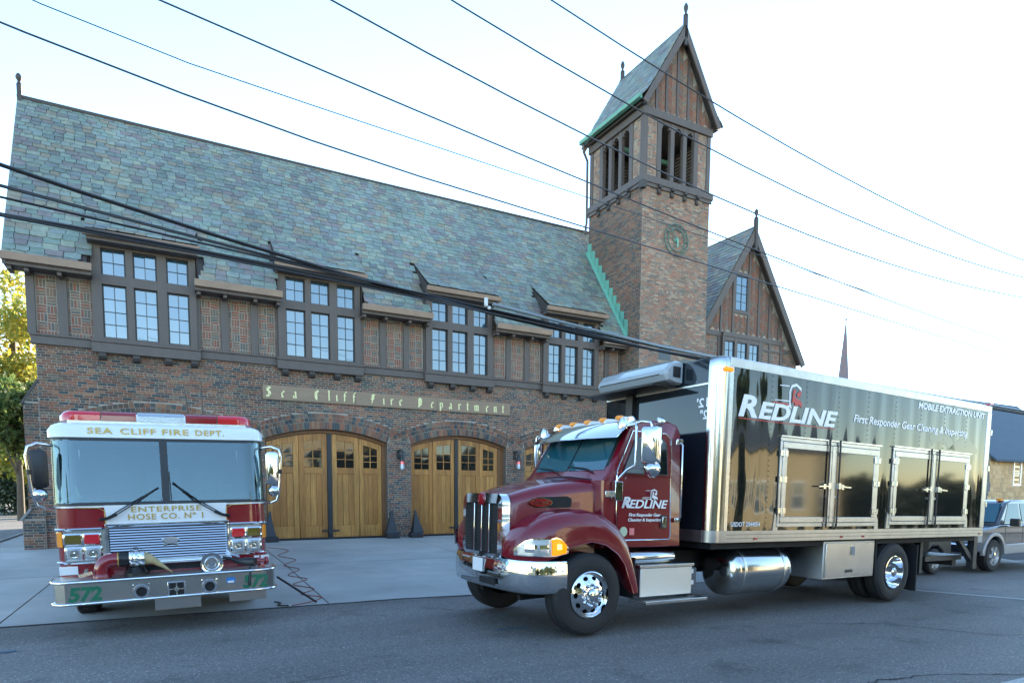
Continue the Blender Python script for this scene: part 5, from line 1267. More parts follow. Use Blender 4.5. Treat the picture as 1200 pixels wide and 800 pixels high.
obj('cross', MB().box((.043, -.018, .447), (.057, -.0145, .603)).box((-.033, -.0178, .518), (.133, -.0146, .532)).lathe([(.03, -.001), (.028, -.008), (0, -.009)], (.05, -.0145, .525), (0, 1, 0), n=14), m_alu, cs)
E_('sticker', MB().box((.63, -.006, .545), (.735, -.002, .62)), m_blue)
E_('sticker_band', MB().box((.645, -.008, .55), (.72, -.0065, .575)), m_whitedecal)
E_('licence_plate', MB().box((-.20, .02, .27), (.32, .035, .414)), m_bump); E_('licence_plate', MB().box((.66, .05, .29), (1.12, .065, .414)), m_bump)
# intake pipe with coupling and canvas tail
def arc_pts(c, r, a0, a1, n, pl): return [pl(c, r, a0 + (a1 - a0) * k / n) for k in range(n + 1)]
pp = [(-.75, .20, .71), (-.75, .20, .80)] + [(-.75 + .12 - .12 * math.cos(a), .20, .80 + .12 * math.sin(a)) for a in [PI / 2 * k / 6 for k in range(1, 7)]] + [(-.55, .20, .92)]
ip = E_('intake_pipe', MB().tube(pp, .085, 14).lathe([(.10, 0), (.10, .03), (.085, .05)], (-.75, .20, .708), n=16), m_red, smooth=50)
obj('gasket', MB().lathe([(0, 0), (.088, 0), (.088, .012), (0, .012)], (-.575, .20, .92), (1, 0, 0), n=16), m_gold, ip)
obj('collar', MB().lathe([(.08, .0), (.092, .01), (.092, .10), (.08, .11)], (-.562, .20, .92), (1, 0, 0), n=16), m_black, ip, smooth=40)
obj('coupling', MB().lathe([(.085, 0), (.10, .01), (.11, .03), (.10, .05), (.115, .07), (.115, .10), (.10, .12), (.11, .14), (.10, .17), (.08, .175), (0, .175)], (-.455, .20, .92), (1, 0, 0), n=20), m_chrome, ip, smooth=30)
obj('lug', MB().box((-.40, .08, .88), (-.35, .32, .91)).box((-.40, .17, 1.02), (-.35, .23, 1.06)), m_chrome, ip)
obj('canvas_tail', MB().loft([[(-.285, .20 + .085 * math.cos(a), .92 + .085 * math.sin(a)) for a in [2 * PI * k / 10 for k in range(10)]], [(-.20, .18 + .08 * math.cos(a), .90 + .06 * math.sin(a)) for a in [2 * PI * k / 10 for k in range(10)]], [(-.08, .14 + .05 * math.cos(a), .81 + .03 * math.sin(a)) for a in [2 * PI * k / 10 for k in range(10)]], [(.02, .10 + .012 * math.cos(a), .725 + .006 * math.sin(a)) for a in [2 * PI * k / 10 for k in range(10)]]]), m_canvas, ip, smooth=60)
E_('deck_gun_base', MB().lathe([(.14, 0), (.14, .03), (.11, .06), (.09, .10)], (-.38, .26, .71), n=16), m_black, smooth=40)
E_('hand_valve', MB().bar((-.98, .12, .75), (-.85, .16, .78), .05, .04).bar((-.93, .16, .74), (-.90, .16, .83), .03), m_alu)
sp_ = E_('speaker', MB().lathe([(.0, .02), (.06, .02), (.09, .05), (.115, .05), (.135, .06), (.135, .02), (.12, -.06), (.06, -.10), (0, -.10)], (.475, .13, .81), (0, -1, 0), n=28), m_chrome, smooth=30)
obj('speaker_ring', MB().lathe([(.045, .0), (.05, .012), (.06, .012), (.065, 0)], (.475, .10, .81), (0, -1, 0), n=20), m_alu, sp_, smooth=40)
E_('speaker_foot', MB().box((.36, .12, .709), (.60, .26, .74)), m_black)
E_('hose_nozzle', MB().tube([(.62, .26, .86), (.72, .24, .84), (.80, .22, .80), (.88, .14, .80), (1.0, .07, .79)], [.02, .022, .035, .055, .06], 10).tube([(.94, .05, .75), (.915, -.02, .60), (.90, -.025, .50)], .018, 6), m_black, smooth=45)
E_('pump_handle', MB().tube([(.66, .24, .92), (.72, .2, .90), (.82, .18, .86)], .016, 6), m_chrome)
E_('hose_valve', MB().lathe([(.0, 0), (.05, 0), (.05, .04), (.035, .05), (.035, .10), (.055, .11), (.055, .15), (.0, .15)], (1.03, .18, .79), (1, .1, 0), n=12).tube([(1.08, .18, .83), (1.08, .18, .90)], .01, 5).tube([(1.01, .18, .905), (1.17, .18, .895)], .012, 5).lathe([(.05, 0), (.045, .06), (.03, .09)], (1.1, .19, .709), n=10), m_red, smooth=40)
# mirrors
for s in (-1, 1):
    mr = E_('mirror', MB().tube([(s * 1.20, .62, 2.33), (s * 1.34, .50, 2.345), (s * 1.43, .46, 2.30), (s * 1.45, .46, 2.2), (s * 1.41, .46, 1.72), (s * 1.38, .48, 1.60), (s * 1.30, .52, 1.565), (s * 1.20, .64, 1.58)], .018, 8), m_chrome, smooth=60)
    hs = MB(); rings = []
    for y, k in ((.44, .8), (.455, 1), (.54, 1), (.58, .7)): rings.append([(s * 1.335 + x * k, y, 2.04 + z * k) for x, z in rrect(.17, .46, .05, 4)])
    hs.loft(rings); obj('housing', hs, m_black if s < 0 else m_chrome, mr, smooth=40)
    obj('spot_mirror', MB().lathe([(0, -.05), (.05, -.04), (.085, .0), (.08, .03), (0, .05)], (s * 1.345, .47, 1.73), (0, 1, 0), n=18), m_chrome, mr, smooth=60)
    obj('clamp', MB().lathe([(.03, -.03), (.03, .03)], (s * 1.43, .46, 2.0), n=8), m_black, mr)
# underside, wheels, body
E_('chassis', MB().box((-.85, .5, .38), (.85, 8.2, .60)).box((-1.0, .10, .43), (1.0, .6, .60)), m_blackm)
def fe_wheel(x, y, w=.30):
    t = E_('wheel', MB().lathe([(.30, 0), (.44, .0), (.50, .02), (.53, .05), (.53, w - .05), (.50, w - .02), (.44, w), (.30, w)], (x, y, .53), (1, 0, 0), n=30), m_rubber, smooth=30)
    obj('rim', MB().lathe([(.30, .02), (.28, .05), (.12, .08), (0, .08)], (x, y, .53), (1, 0, 0), n=24), m_chrome, t, smooth=40)
    obj('rim', MB().lathe([(.30, w - .02), (.28, w - .05), (.12, w - .08), (0, w - .08)], (x, y, .53), (1, 0, 0), n=24), m_chrome, t, smooth=40)
for s in (-1.2, .90): fe_wheel(s, 1.95); fe_wheel(s, 6.6)
E_('wheel_well', MB().box((-1.21, 1.3, .60), (1.21, 2.6, .625)), m_blackm)
E_('pump_panel', MB().box((-1.22, 3.42, .6), (1.22, 4.2, 2.3)), m_alu, bevel=.02); E_('body', MB().box((-1.24, 4.21, .6), (1.24, 8.3, 2.35)), m_red, bevel=.04)
E_('body_stripe', MB().box((-1.245, 4.25, 1.2), (1.245, 8.25, 1.4)), m_white)
for s in (-1, 1):
    for k in range(3): E_('locker_door', MB().box((s * 1.24, 4.4 + k * 1.25, .75), (s * 1.252, 5.45 + k * 1.25, 1.15)), m_alu)
E_('hose_bed', MB().box((-1.1, 4.4, 2.35), (1.1, 8.2, 2.55)), m_white, bevel=.02)
E_('tow_eye', MB().tube([(-1.0, .1, .42), (-1.0, .06, .37), (-.92, .06, .37), (-.92, .1, .42)], .018, 6), m_black)
# ================================================================== delivery truck (x from nose to tail, y away from the camera, z up; origin under the near front wheel)
_a, _s = rad(2.0), rad(1.1)
ex = Vector((math.cos(_a) * math.cos(_s), math.sin(_a) * math.cos(_s), -math.sin(_s))); ey = Vector((-math.sin(_a), math.cos(_a), 0)); ez = ex.cross(ey)
tk = thing('box_truck', 'maroon cab box truck with a dark glossy mobile extraction body parked along the street', 'truck')
tk.matrix_world = Matrix(((ex.x, ey.x, ez.x, 4.62), (ex.y, ey.y, ez.y, 6.35), (ex.z, ey.z, ez.z, 0), (0, 0, 0, 1)))
T = lambda name, mb, mat, parent=None, **k: obj(name, mb, mat, tk if parent is None else parent, **k)
YC = 1.1   # centre line of cab and hood
def both(name, mb, mat, parent=None, **k):
    o = T(name, mb, mat, parent, **k); T(name, mb.miry(YC), mat, parent, **k); return o
# ---------------- wheels
def tyre_mb(y0, w, sgn):
    R = .515; pr = [(.285, .02), (.33, .0), (.42, -.004), (.475, .008), (.497, .03), (.508, .045)]
    half = pr + [(.514, .05), (.514, .085), (.505, .088), (.505, .098), (.515, .10), (.515, .135)]
    full = half + [(r, w - z) for r, z in half[::-1]]
    return full
def wheel(x, y, w, outward, rear=False, name='wheel'):
    c = (x, y, .515); ax = (0, 1, 0)
    t = T(name, MB().lathe(tyre_mb(0, w, 1), c, ax, n=44), m_rubber, smooth=28)
    # outer face is at y (outward -1) or y+w (outward +1)
    def at(r, d): return (r, d if outward < 0 else w - d)
    if not rear:
        rim = MB().lathe([at(.288, .025), at(.292, .0), at(.28, -.008), at(.272, .02), at(.262, .035)], c, ax, n=40)
        # disc with ten hand holes
        n = 10; sec = 2 * PI / n; V = []; F = []
        yd = lambda r: (.02 - .0 * r) if False else (.035 - (.262 - r) * .42)
        def pt(r, a): dd = yd(r); return (x + r * math.cos(a), y + (dd if outward < 0 else w - dd), .515 + r * math.sin(a))
        for k in range(n):
            a0 = k * sec; outl = []; hol = []
            for i in range(16):
                th = 2 * PI * i / 16; cth, sth = math.cos(th), math.sin(th); m_ = max(abs(cth), abs(sth))
                outl.append(pt(.210 + .052 * sth / m_, a0 + sec / 2 * cth / m_)); hol.append(pt(.210 + .026 * sth, a0 + sec * .28 * cth))
            b0 = len(V); V += outl + hol
            F += [(b0 + i, b0 + (i + 1) % 16, b0 + 16 + (i + 1) % 16, b0 + 16 + i) for i in range(16)]
        rim.add(V, F); rim.lathe([at(.158, yd(.158)), at(.15, -.012), at(.13, -.02), at(.11, -.022)], c, ax, n=40)
        obj('rim', rim, m_chrome, t, smooth=35)
        obj('rim_barrel', MB().lathe([at(.27, .03), at(.25, .10), at(.15, .11), at(.0, .11)], c, ax, n=30), m_blackm, t)
        obj('hub_cap', MB().lathe([at(.112, -.020), at(.105, -.035), at(.085, -.04), at(.075, -.075), at(.055, -.09), at(0, -.093)], c, ax, n=28), m_chrome, t, smooth=35)
        for k in range(10):
            a = k * sec + .2; nn = (x + .128 * math.cos(a), y + (0 if outward < 0 else w), .515 + .128 * math.sin(a)); s_ = 1 if outward > 0 else -1
            obj('lug_nut', MB().lathe([(.019, 0), (.019, .03), (.013, .055), (0, .06)], (nn[0], nn[1] + s_ * .015, nn[2]), (0, s_, 0), n=6), m_chrome, t)
    else:
        obj('rim', MB().lathe([at(.288, .02), at(.292, -.004), at(.278, -.006), at(.268, .03), at(.245, .13), at(.21, .165), at(.12, .175), at(.11, .17)], c, ax, n=40), m_chrome, t, smooth=35)
        obj('hub_cap', MB().lathe([at(.11, .17), at(.10, .09), at(.085, .07), at(.08, -.0), at(.055, -.02), at(0, -.02)], c, ax, n=24), m_chrome, t, smooth=35)
        for k in range(10):
            a = k * PI / 5; s_ = 1 if outward > 0 else -1; d = .172 if outward < 0 else w - .172
            obj('lug_nut', MB().lathe([(.016, 0), (.016, .03), (0, .035)], (x + .16 * math.cos(a), y + d, .515 + .16 * math.sin(a)), (0, s_, 0), n=6), m_chrome, t)
    return t
wheel(0, 0.0, .29, -1); wheel(0, 2.11, .29, 1)
wheel(6.72, -.03, .27, -1, True); wheel(6.72, .29, .27, -1, True); wheel(6.72, 1.84, .27, 1, True); wheel(6.72, 2.16, .27, 1, True)
T('front_axle', MB().bar((0, .25, .45), (0, 2.15, .45), .10).bar((-.6, .7, .42), (.6, .7, .46), .07).bar((-.6, 1.7, .42), (.6, 1.7, .46), .07), m_blackm)
T('rear_axle', MB().tube([(6.72, .5, .515), (6.72, 1.9, .515)], .09, 10).lathe([(0, -.2), (.2, -.1), (.22, 0), (.2, .1), (0, .2)], (6.72, 1.2, .515), (1, 0, 0), n=14), m_blackm)
T('frame_rail', MB().box((-.75, .78, .68), (9.5, .86, .94)), m_blackm); T('frame_rail', MB().box((-.75, 1.54, .68), (9.5, 1.62, .94)), m_blackm)
T('drive_shaft', MB().tube([(1.2, 1.2, .62), (6.5, 1.2, .55)], .06, 8), m_blackm); T('engine_block', MB().box((-.6, .85, .55), (1.5, 1.55, 1.0)), m_blackm)
each('cross_member', MB().box((2.2, .86, .7), (2.4, 1.54, .92)).box((4.6, .86, .7), (4.8, 1.54, .92)).box((8.4, .86, .7), (8.6, 1.54, .92)), m_blackm, tk)
# ---------------- hood and fenders
def hood_ring(x, hw, zt, zb, ht):
    # rounded crown across the hood; hw half width, zt top on the centre line
    P = [(YC - hw, zb), (YC - hw, zt - ht), (YC - hw * .97, zt - ht * .55), (YC - hw * .86, zt - ht * .22), (YC - hw * .6, zt - .03), (YC - hw * .3, zt - .008), (YC, zt)]
    P = P + [(2 * YC - y, z) for y, z in P[-2::-1]]
    return [(x, y, z) for y, z in P]
hx = [(-.84, .505, 1.70, .95, .15), (-.81, .52, 1.735, .95, .15), (-.72, .55, 1.775, .95, .16), (-.5, .63, 1.85, .95, .18), (-.2, .70, 1.92, 1.0, .19), (.1, .765, 1.965, 1.0, .20), (.28, .80, 1.985, 1.0, .20)]
hood = T('hood', MB().loft([hood_ring(*h) for h in hx]), m_maroon, smooth=50)
hr = MB().tube([(p[0] , p[1], p[2] + .004) for p in hood_ring(.285, .802, 1.987, 1.05, .2)], .008, 5); T('hood_gap', hr, m_black)
for s in (0, 1):
    v = MB().prism([(-.57, 1.60), (-.5, 1.70), (-.12, 1.72), (-.06, 1.69), (-.06, 1.60), (-.1, 1.575), (-.5, 1.575)], 'y', 0, .012)
    def side(x): return YC - (.615 + (x + .55) * .235) - .012
    v.v = [(x, side(x) + y, z) for x, y, z in v.v]
    if s: v = v.miry(YC)
    vt = T('side_vent', v, m_blackm)
    ov = MB(); n = 24; ov.add([(-.47 + .155 * math.cos(2 * PI * k / n), 0, 1.635 + .06 * math.sin(2 * PI * k / n)) for k in range(n)], [tuple(range(n))]); ov.v = [(x, side(x) - .018, z) for x, y, z in ov.v]
    ov2 = MB(); ov2.add([(-.47 + .14 * math.cos(2 * PI * k / n), 0, 1.635 + .048 * math.sin(2 * PI * k / n)) for k in range(n)], [tuple(range(n))]); ov2.v = [(x, side(x) - .021, z) for x, y, z in ov2.v]
    if s: ov, ov2 = ov.miry(YC), ov2.miry(YC)
    obj('badge', ov, m_chrome, vt, fix=False); obj('badge_face', ov2, m_redlens2, vt, fix=False)
sl_r = Vector((1, -.235, 0)).normalized()
T('badge_lettering', text_mb('Peterbilt', (-.585, YC - (.615 - .035 * .235) - .034, 1.61), sl_r, (0, 0, 1), .23, .055, shear=.3, depth=.002), m_chrome)
# fender: stations from the nose of the fender to its rear tip: (x, top z, lip x, lip z, outer y, inner y)
FST = [(-.93, 1.00, -.92, .955, .46, .66), (-.92, 1.10, -.90, .95, .34, .64), (-.88, 1.20, -.84, .945, .20, .62), (-.80, 1.32, -.75, .945, .085, .6), (-.66, 1.43, -.63, .955, .02, .58), (-.50, 1.50, -.53, .99, -.01, .55), (-.25, 1.545, -.30, 1.115, -.015, .5), (.0, 1.55, -.0, 1.17, -.015, .45), (.22, 1.50, .22, 1.125, -.015, .42), (.42, 1.40, .41, 1.01, -.012, .40), (.58, 1.24, .53, .88, -.01, .39), (.70, 1.02, .60, .72, -.005, .38), (.78, .78, .66, .60, 0, .38), (.83, .56, .70, .50, 0, .38), (.84, .50, .71, .485, 0, .38)]
fm = MB(); R_ = []
for x, zt, lx, lz, yo, yi in FST:
    ring = [(x, yi, zt + .02 - .0), (x, (yo + yi) / 2, zt + .012)]
    for k in range(6):
        t = k / 5; a = t * PI / 2
        ring.append((x + (lx - x) * (.55 * (1 - math.cos(a))), yo + .16 * (1 - math.sin(a)) if yi - yo > .2 else yo + (yi - yo) * .5 * (1 - math.sin(a)), zt - (zt - lz) * .55 * (1 - math.cos(a))))
    ring += [(lx, yo + .004, lz), (lx, yo + .03, lz + .002), (lx + (x - lx) * .5, yi, lz + (zt - lz) * .5)]
    R_.append(ring)
fm.loft(R_)
both('fender', fm, m_maroon, smooth=50)
trim = MB().tube([(r[8][0], r[8][1] - .002, r[8][2]) for r in R_[5:]], .007, 5); both('fender_edge', trim, m_maroon, smooth=60)
both('fender_liner', MB().lathe([(.66, 0), (.66, .45)], (0, .05, .52), (0, 1, 0), n=24, a0=0, a1=2 * PI), m_blackm, fix=False) if False else None
both('wheel_well', MB().box((-.6, .40, .55), (.66, .62, 1.30)), m_blackm)
both('mud_guard', MB().box((.72, .02, .42), (.74, .62, .95)), m_blackm)
# headlight on the fender shoulder: built over the fender surface
def fend_pt(x, z, off):
    # outer surface y by interpolation over stations
    for a, b in zip(FST, FST[1:]):
        if a[0] <= x <= b[0]:
            t = (x - a[0]) / (b[0] - a[0]); return a[4] + (b[4] - a[4]) * t - off
    return FST[0][4] - off
def hl_shape(x0, x1, zlo, zhi, off, n=10, m=4):
    mb = MB(); V = []
    for i in range(n + 1):
        x = x0 + (x1 - x0) * i / n
        for j in range(m + 1):
            z = zlo(x) + (zhi(x) - zlo(x)) * j / m; V.append((x - .012 * 0, fend_pt(x, z, off) + .10 * max(0, (z - 1.10)) , z))
    mb.add(V, [(i * (m + 1) + j, (i + 1) * (m + 1) + j, (i + 1) * (m + 1) + j + 1, i * (m + 1) + j + 1) for i in range(n) for j in range(m)]); return mb
lo = lambda x: 1.015 + .0 * x + .03 * max(0, (x + .55)) / .15
hi = lambda x: min(1.195 + .03 * (x + 1.0), 1.03 + 1.05 * math.sqrt(max(0, (x + .925))) * .55) if x < -.55 else 1.22 - .9 * (x + .55) ** 2 * 4
hi2 = lambda x: max(lo(x) + .005, hi(x))
for nm, mat, xa, xb, off in (('headlight', m_chrome, -.92, -.37, .022), ):
    q = hl_shape(xa, xb, lambda x: lo(x) - .012, lambda x: hi2(x) + .012, .020)
    for s in (0, 1):
        hl = T(nm, q if s == 0 else q.miry(YC), m_chrome, fix=False, smooth=60)
        for nm2, mt2, a, b in (('clear_lens', m_lamp, -.905, -.605), ('turn_lens', m_amber_on, -.595, -.40)):
            g = hl_shape(a, b, lo, hi2, .030); obj(nm2, g if s == 0 else g.miry(YC), mt2, hl, fix=False, smooth=60)
        bl = hl_shape(-.535, -.475, lambda x: 1.09, lambda x: 1.15, .034); obj('bulb', bl if s == 0 else bl.miry(YC), m_bulb, hl, fix=False)
        for bx_ in (-.82, -.69):
            bo = hl_shape(bx_ - .05, bx_ + .05, lambda x: 1.05, lambda x: 1.14, .033); obj('reflector', bo if s == 0 else bo.miry(YC), m_chrome, hl, fix=False)
# ---------------- grille, bumper
sh = MB(); O_ = [(YC + x, z) for x, z in rrect(1.07, .80, .13, 5, 0, 1.335)]; I_ = [(YC + x, z) for x, z in rrect(.87, .63, .05, 5, 0, 1.30)]; n = len(O_)
sh.add([(-.79, y, z) for y, z in O_] + [(-.895, YC + (y - YC) * .985, z) for y, z in O_] + [(-.905, y, z) for y, z in I_] + [(-.86, y, z) for y, z in I_], [(r * n + k, r * n + (k + 1) % n, (r + 1) * n + (k + 1) % n, (r + 1) * n + k) for r in range(3) for k in range(n)])
gs = T('grille', sh, m_chrome, smooth=40); gs.location.x = -.048
obj('mesh', MB().box((-.865, YC - .445, .98), (-.85, YC + .445, 1.62)), m_blackm, gs)
ms = MB()
for k in range(26): ms.box((-.872, YC - .435, .995 + k * .0238), (-.8651, YC + .435, 1.003 + k * .0238))
obj('grille_bar', ms, m_iron, gs, kind='stuff')
for y in (-.2, 0, .2): obj('bar', MB().box((-.905, YC + y - .013, .99), (-.873, YC + y + .013, 1.61)), m_chrome, gs, bevel=.005)
obj('emblem', MB().lathe([(.0, .03), (.07, .022), (.085, 0), (.085, -.03)], (-.90, YC, 1.665), (-1, 0, 0), n=24), m_redlens2, gs, smooth=40)
obj('lower_step', MB().box((-.915, YC - .30, .94), (-.86, YC + .02, .985)), m_chrome, gs)
bps = [(-.36, -.0), (-.58, .02), (-.76, .09), (-.89, .28), (-.95, .58), (-.98, YC)]; bps = bps + [(x, 2 * YC - y) for x, y in bps[-2::-1]]
prof = [(.54, .05), (.56, .01), (.64, -.012), (.80, -.012), (.90, .0), (.94, .012), (.955, .05)]
bf = MB(); rings = []
for i, (x, y) in enumerate(bps):
    d = (Vector(bps[min(i + 1, len(bps) - 1)]) - Vector(bps[max(i - 1, 0)])).normalized(); nn = Vector((-d.y, d.x)); nn = -nn if nn.x * 1 > 0 and abs(d.y) > .3 else nn
    if (Vector((x, y)) + nn * .1 - Vector((0, YC))).length > (Vector((x, y)) - Vector((0, YC))).length: nn = -nn
    rings.append([(x + nn.x * o, y + nn.y * o, z) for z, o in prof] + [(x + nn.x * .09, y + nn.y * .09, .95), (x + nn.x * .09, y + nn.y * .09, .55)])
bf.loft(rings)
bmp = T('bumper', bf, m_chrome, smooth=50)
obj('number_plate', MB().box((-1.00, .96, .74), (-.992, 1.22, .91)), m_whitedecal, bmp); obj('plate_mark', text_mb('F1', (-1.206, 1.15, .80), (0, -1, 0), (0, 0, 1), .10, .06, depth=.002), m_blue, bmp) if False else None
obj('tow_slot', MB().box((-.995, .64, .60), (-.98, 1.04, .68)), m_blackm, bmp)
# ---------------- cab
cp_ = [(.05, 1.06), (.27, 1.93), (.38, 2.03), (.72, 2.62), (.82, 2.71), (1.0, 2.745), (1.45, 2.76), (1.60, 2.72), (1.66, 2.62), (1.66, 1.06)]
cp_[0] = (.28, 1.06)
cbm = MB(); rings = []
ys = [(.165, .06), (.15, .03), (.15, 0)]
def cab_ring(y, inset): 
    c = (1.0, 1.8); return [(x + (c[0] - x) * inset / .8, y + (max(0, z - 1.95) * .10 if y < YC else -max(0, z - 1.95) * .10), z + (c[1] - z) * inset / .9) for x, z in cp_]
rings = [cab_ring(.15, .028), cab_ring(.165, .010), cab_ring(.20, 0), cab_ring(YC, 0), cab_ring(2.0, 0), cab_ring(2.035, .010), cab_ring(2.05, .028)]
cab = T('cab', cbm.loft(rings), m_maroon, smooth=35)
def cy(z): return .150 + max(0, z - 1.95) * .10   # near side surface of the cab
def sidepoly(poly, d0, d1):
    m_ = MB().prism(poly, 'y', 0, 1); m_.v = [(x, cy(z) - (d0 if y < .5 else d1), z) for x, y, z in m_.v]; return m_
# windscreen, two panes on the slope
def wpoint(u, v, off): # u across 0..1, v up 0..1
    x0, z0, x1, z1 = .405, 2.065, .685, 2.555; d = Vector((x1 - x0, z1 - z0)).normalized(); nn = Vector((-d.y, d.x))
    w0, w1 = .825, .785; hw2 = w0 + (w1 - w0) * v
    return (x0 + (x1 - x0) * v + nn.x * off, YC + (u - .5) * 2 * hw2, z0 + (z1 - z0) * v + nn.y * off)
seal = MB().add([wpoint(-.02, -.05, .004), wpoint(1.02, -.05, .004), wpoint(1.02, 1.05, .004), wpoint(-.02, 1.05, .004)], [(0, 1, 2, 3)]); T('windscreen_seal', seal, m_black, fix=False)
for u0, u1 in ((.015, .49), (.51, .985)): T('windscreen', MB().add([wpoint(u0, 0, .009), wpoint(u1, 0, .009), wpoint(u1, 1, .009), wpoint(u0, 1, .009)], [(0, 1, 2, 3)]), m_wind, fix=False)
for u in (.22, .70): T('wiper', MB().tube([wpoint(u - .1, -.08, .03), wpoint(u, .02, .03), wpoint(u + .22, .10, .025)], .009, 5).tube([wpoint(u + .05, .06, .022), wpoint(u + .3, .12, .022)], .006, 4), m_black)
vz = MB(); vr = []
for u in [k / 12 for k in range(13)]:
    y = .12 + (2.08 - .12) * u; c = 4 * (u - .5) ** 2
    vr.append([(.76, y, 2.735 - .02 * c), (.58 + .06 * c, y, 2.70 - .03 * c), (.33 + .12 * c, y, 2.50 - .01 * c), (.325 + .12 * c, y, 2.485 - .01 * c), (.56 + .06 * c, y, 2.66 - .03 * c), (.76, y, 2.70 - .02 * c)])
T('sun_visor', vz.loft(vr), m_chrome, smooth=40)
for y in (.42, .76, 1.1, 1.44, 1.78):
    ml = T('marker_light', MB().loft([[(.72, y - .035, 2.72), (.72, y + .035, 2.72), (.98, y + .035, 2.755), (.98, y - .035, 2.755)], [(.73, y - .03, 2.785), (.73, y + .03, 2.785), (.96, y + .022, 2.795), (.96, y - .022, 2.795)]]), m_white, bevel=.01)
    obj('lens', MB().lathe([(.03, .06), (.034, .0), (.028, -.035), (.014, -.055), (0, -.06)], (.72, y, 2.765), (1, 0, .12), n=12), m_amber, ml, smooth=50)
both('horn', MB().lathe([(.0, -.02), (.075, -.02), (.08, .0), (.05, .05), (.025, .14), (.02, .5), (.0, .5)], (.80, .26, 2.70), (1, 0, .05), n=16).lathe([(.06, 0), (.065, .05), (.04, .12), (0, .14)], (.60, .20, 2.60), n=12), m_chrome, smooth=40)
T('roof_lamp', MB().lathe([(.0, -.06), (.05, -.05), (.06, .0), (.03, .06), (0, .07)], (1.26, .20, 2.74), (1, 0, 0), n=12), m_chrome, smooth=40)
# door: seam, chrome line, window, handle
DO = [(.515, 1.17), (1.42, 1.17), (1.45, 1.20), (1.45, 2.50), (1.36, 2.585), (.78, 2.585), (.50, 2.06), (.50, 1.20)]
def seam(pts, r, off, nm, mat):
    P = [(x, cy(z) - off, z) for x, z in pts + pts[:1]]; q = MB().tube(P, r, 5); T(nm, q, mat, smooth=60); T(nm, q.miry(YC), mat, smooth=60)
door = both('door', sidepoly(DO, .008, -.01), m_maroon, bevel=.006)
seam(DO, .008, .009, 'door_trim', m_chrome)
WN = [(.63, 2.04), (1.36, 2.04), (1.36, 2.44), (1.30, 2.50), (.84, 2.50), (.62, 2.09)]
both('side_window_seal', sidepoly([(x + (x - 1.0) * .04, z + (z - 2.26) * .06) for x, z in WN], .011, 0), m_black); both('side_window', sidepoly(WN, .014, 0), m_wind2)
both('door_ledge', MB().box((.52, .136, 2.0), (1.44, .1405, 2.012)), m_maroon)
both('door_handle', MB().box((1.29, .125, 1.335), (1.36, .141, 1.475)), m_chrome, bevel=.005); both('handle_recess', MB().box((1.26, .137, 1.315), (1.38, .1415, 1.495)), m_black)
both('grab_handle', MB().tube([(1.55, .14, 2.48), (1.56, .085, 2.44), (1.57, .085, 1.46), (1.55, .14, 1.42)], .014, 6), m_chrome, smooth=60)
both('hinge', MB().box((1.50, .115, 2.44), (1.60, .149, 2.52)).box((1.50, .115, 1.40), (1.60, .149, 1.46)), m_chrome, bevel=.005)
both('step_lamp', MB().box((.30, .13, 1.72), (.43, .149, 1.80)), m_alu, bevel=.006)
ab_ = MB().tube([(.40, .145, 1.70), (.43, .09, 1.78), (.44, .09, 2.0)], .012, 6).box((.40, .06, 1.68), (.52, .145, 1.92)); both('intake_bracket', ab_, m_chrome, bevel=.01)
# mirrors
mr = MB().tube([(.66, .20, 2.63), (.63, -.02, 2.645), (.62, -.04, 2.60), (.62, -.04, 2.13), (.54, .02, 2.07), (.44, .14, 1.90)], .017, 7).tube([(.66, .18, 2.645), (.66, -.10, 2.67), (.73, -.17, 2.66), (.755, -.18, 2.60), (.755, -.18, 2.08)], .017, 7).tube([(.62, -.0, 2.10), (.755, -.18, 2.12)], .014, 6)
for s in (0, 1):
    q = T('mirror', mr if s == 0 else mr.miry(YC), m_chrome, smooth=60)
    hs = MB().loft([[(.755 + dx, -.17 + y * k2, 2.38 + z * k2) for y, z in rrect(.24, .48, .05, 4)] for dx, k2 in ((-.085, .72), (-.06, .93), (.0, 1), (.055, 1), (.06, .97))]); rot = Matrix.Translation((.755, -.17, 0)) @ Matrix.Rotation(rad(28), 4, 'Z') @ Matrix.Translation((-.755, .17, 0)); hs.xf(rot)
    obj('housing', hs if s == 0 else hs.miry(YC), m_chrome, q, smooth=40)
    sp2 = MB().lathe([(0, .075), (.05, .065), (.09, .03), (.11, -.01), (.10, -.03), (0, -.03)], (.76, -.19, 2.08), (-1, -.45, 0), n=22); obj('spot_mirror', sp2 if s == 0 else sp2.miry(YC), m_chrome, q, smooth=50)
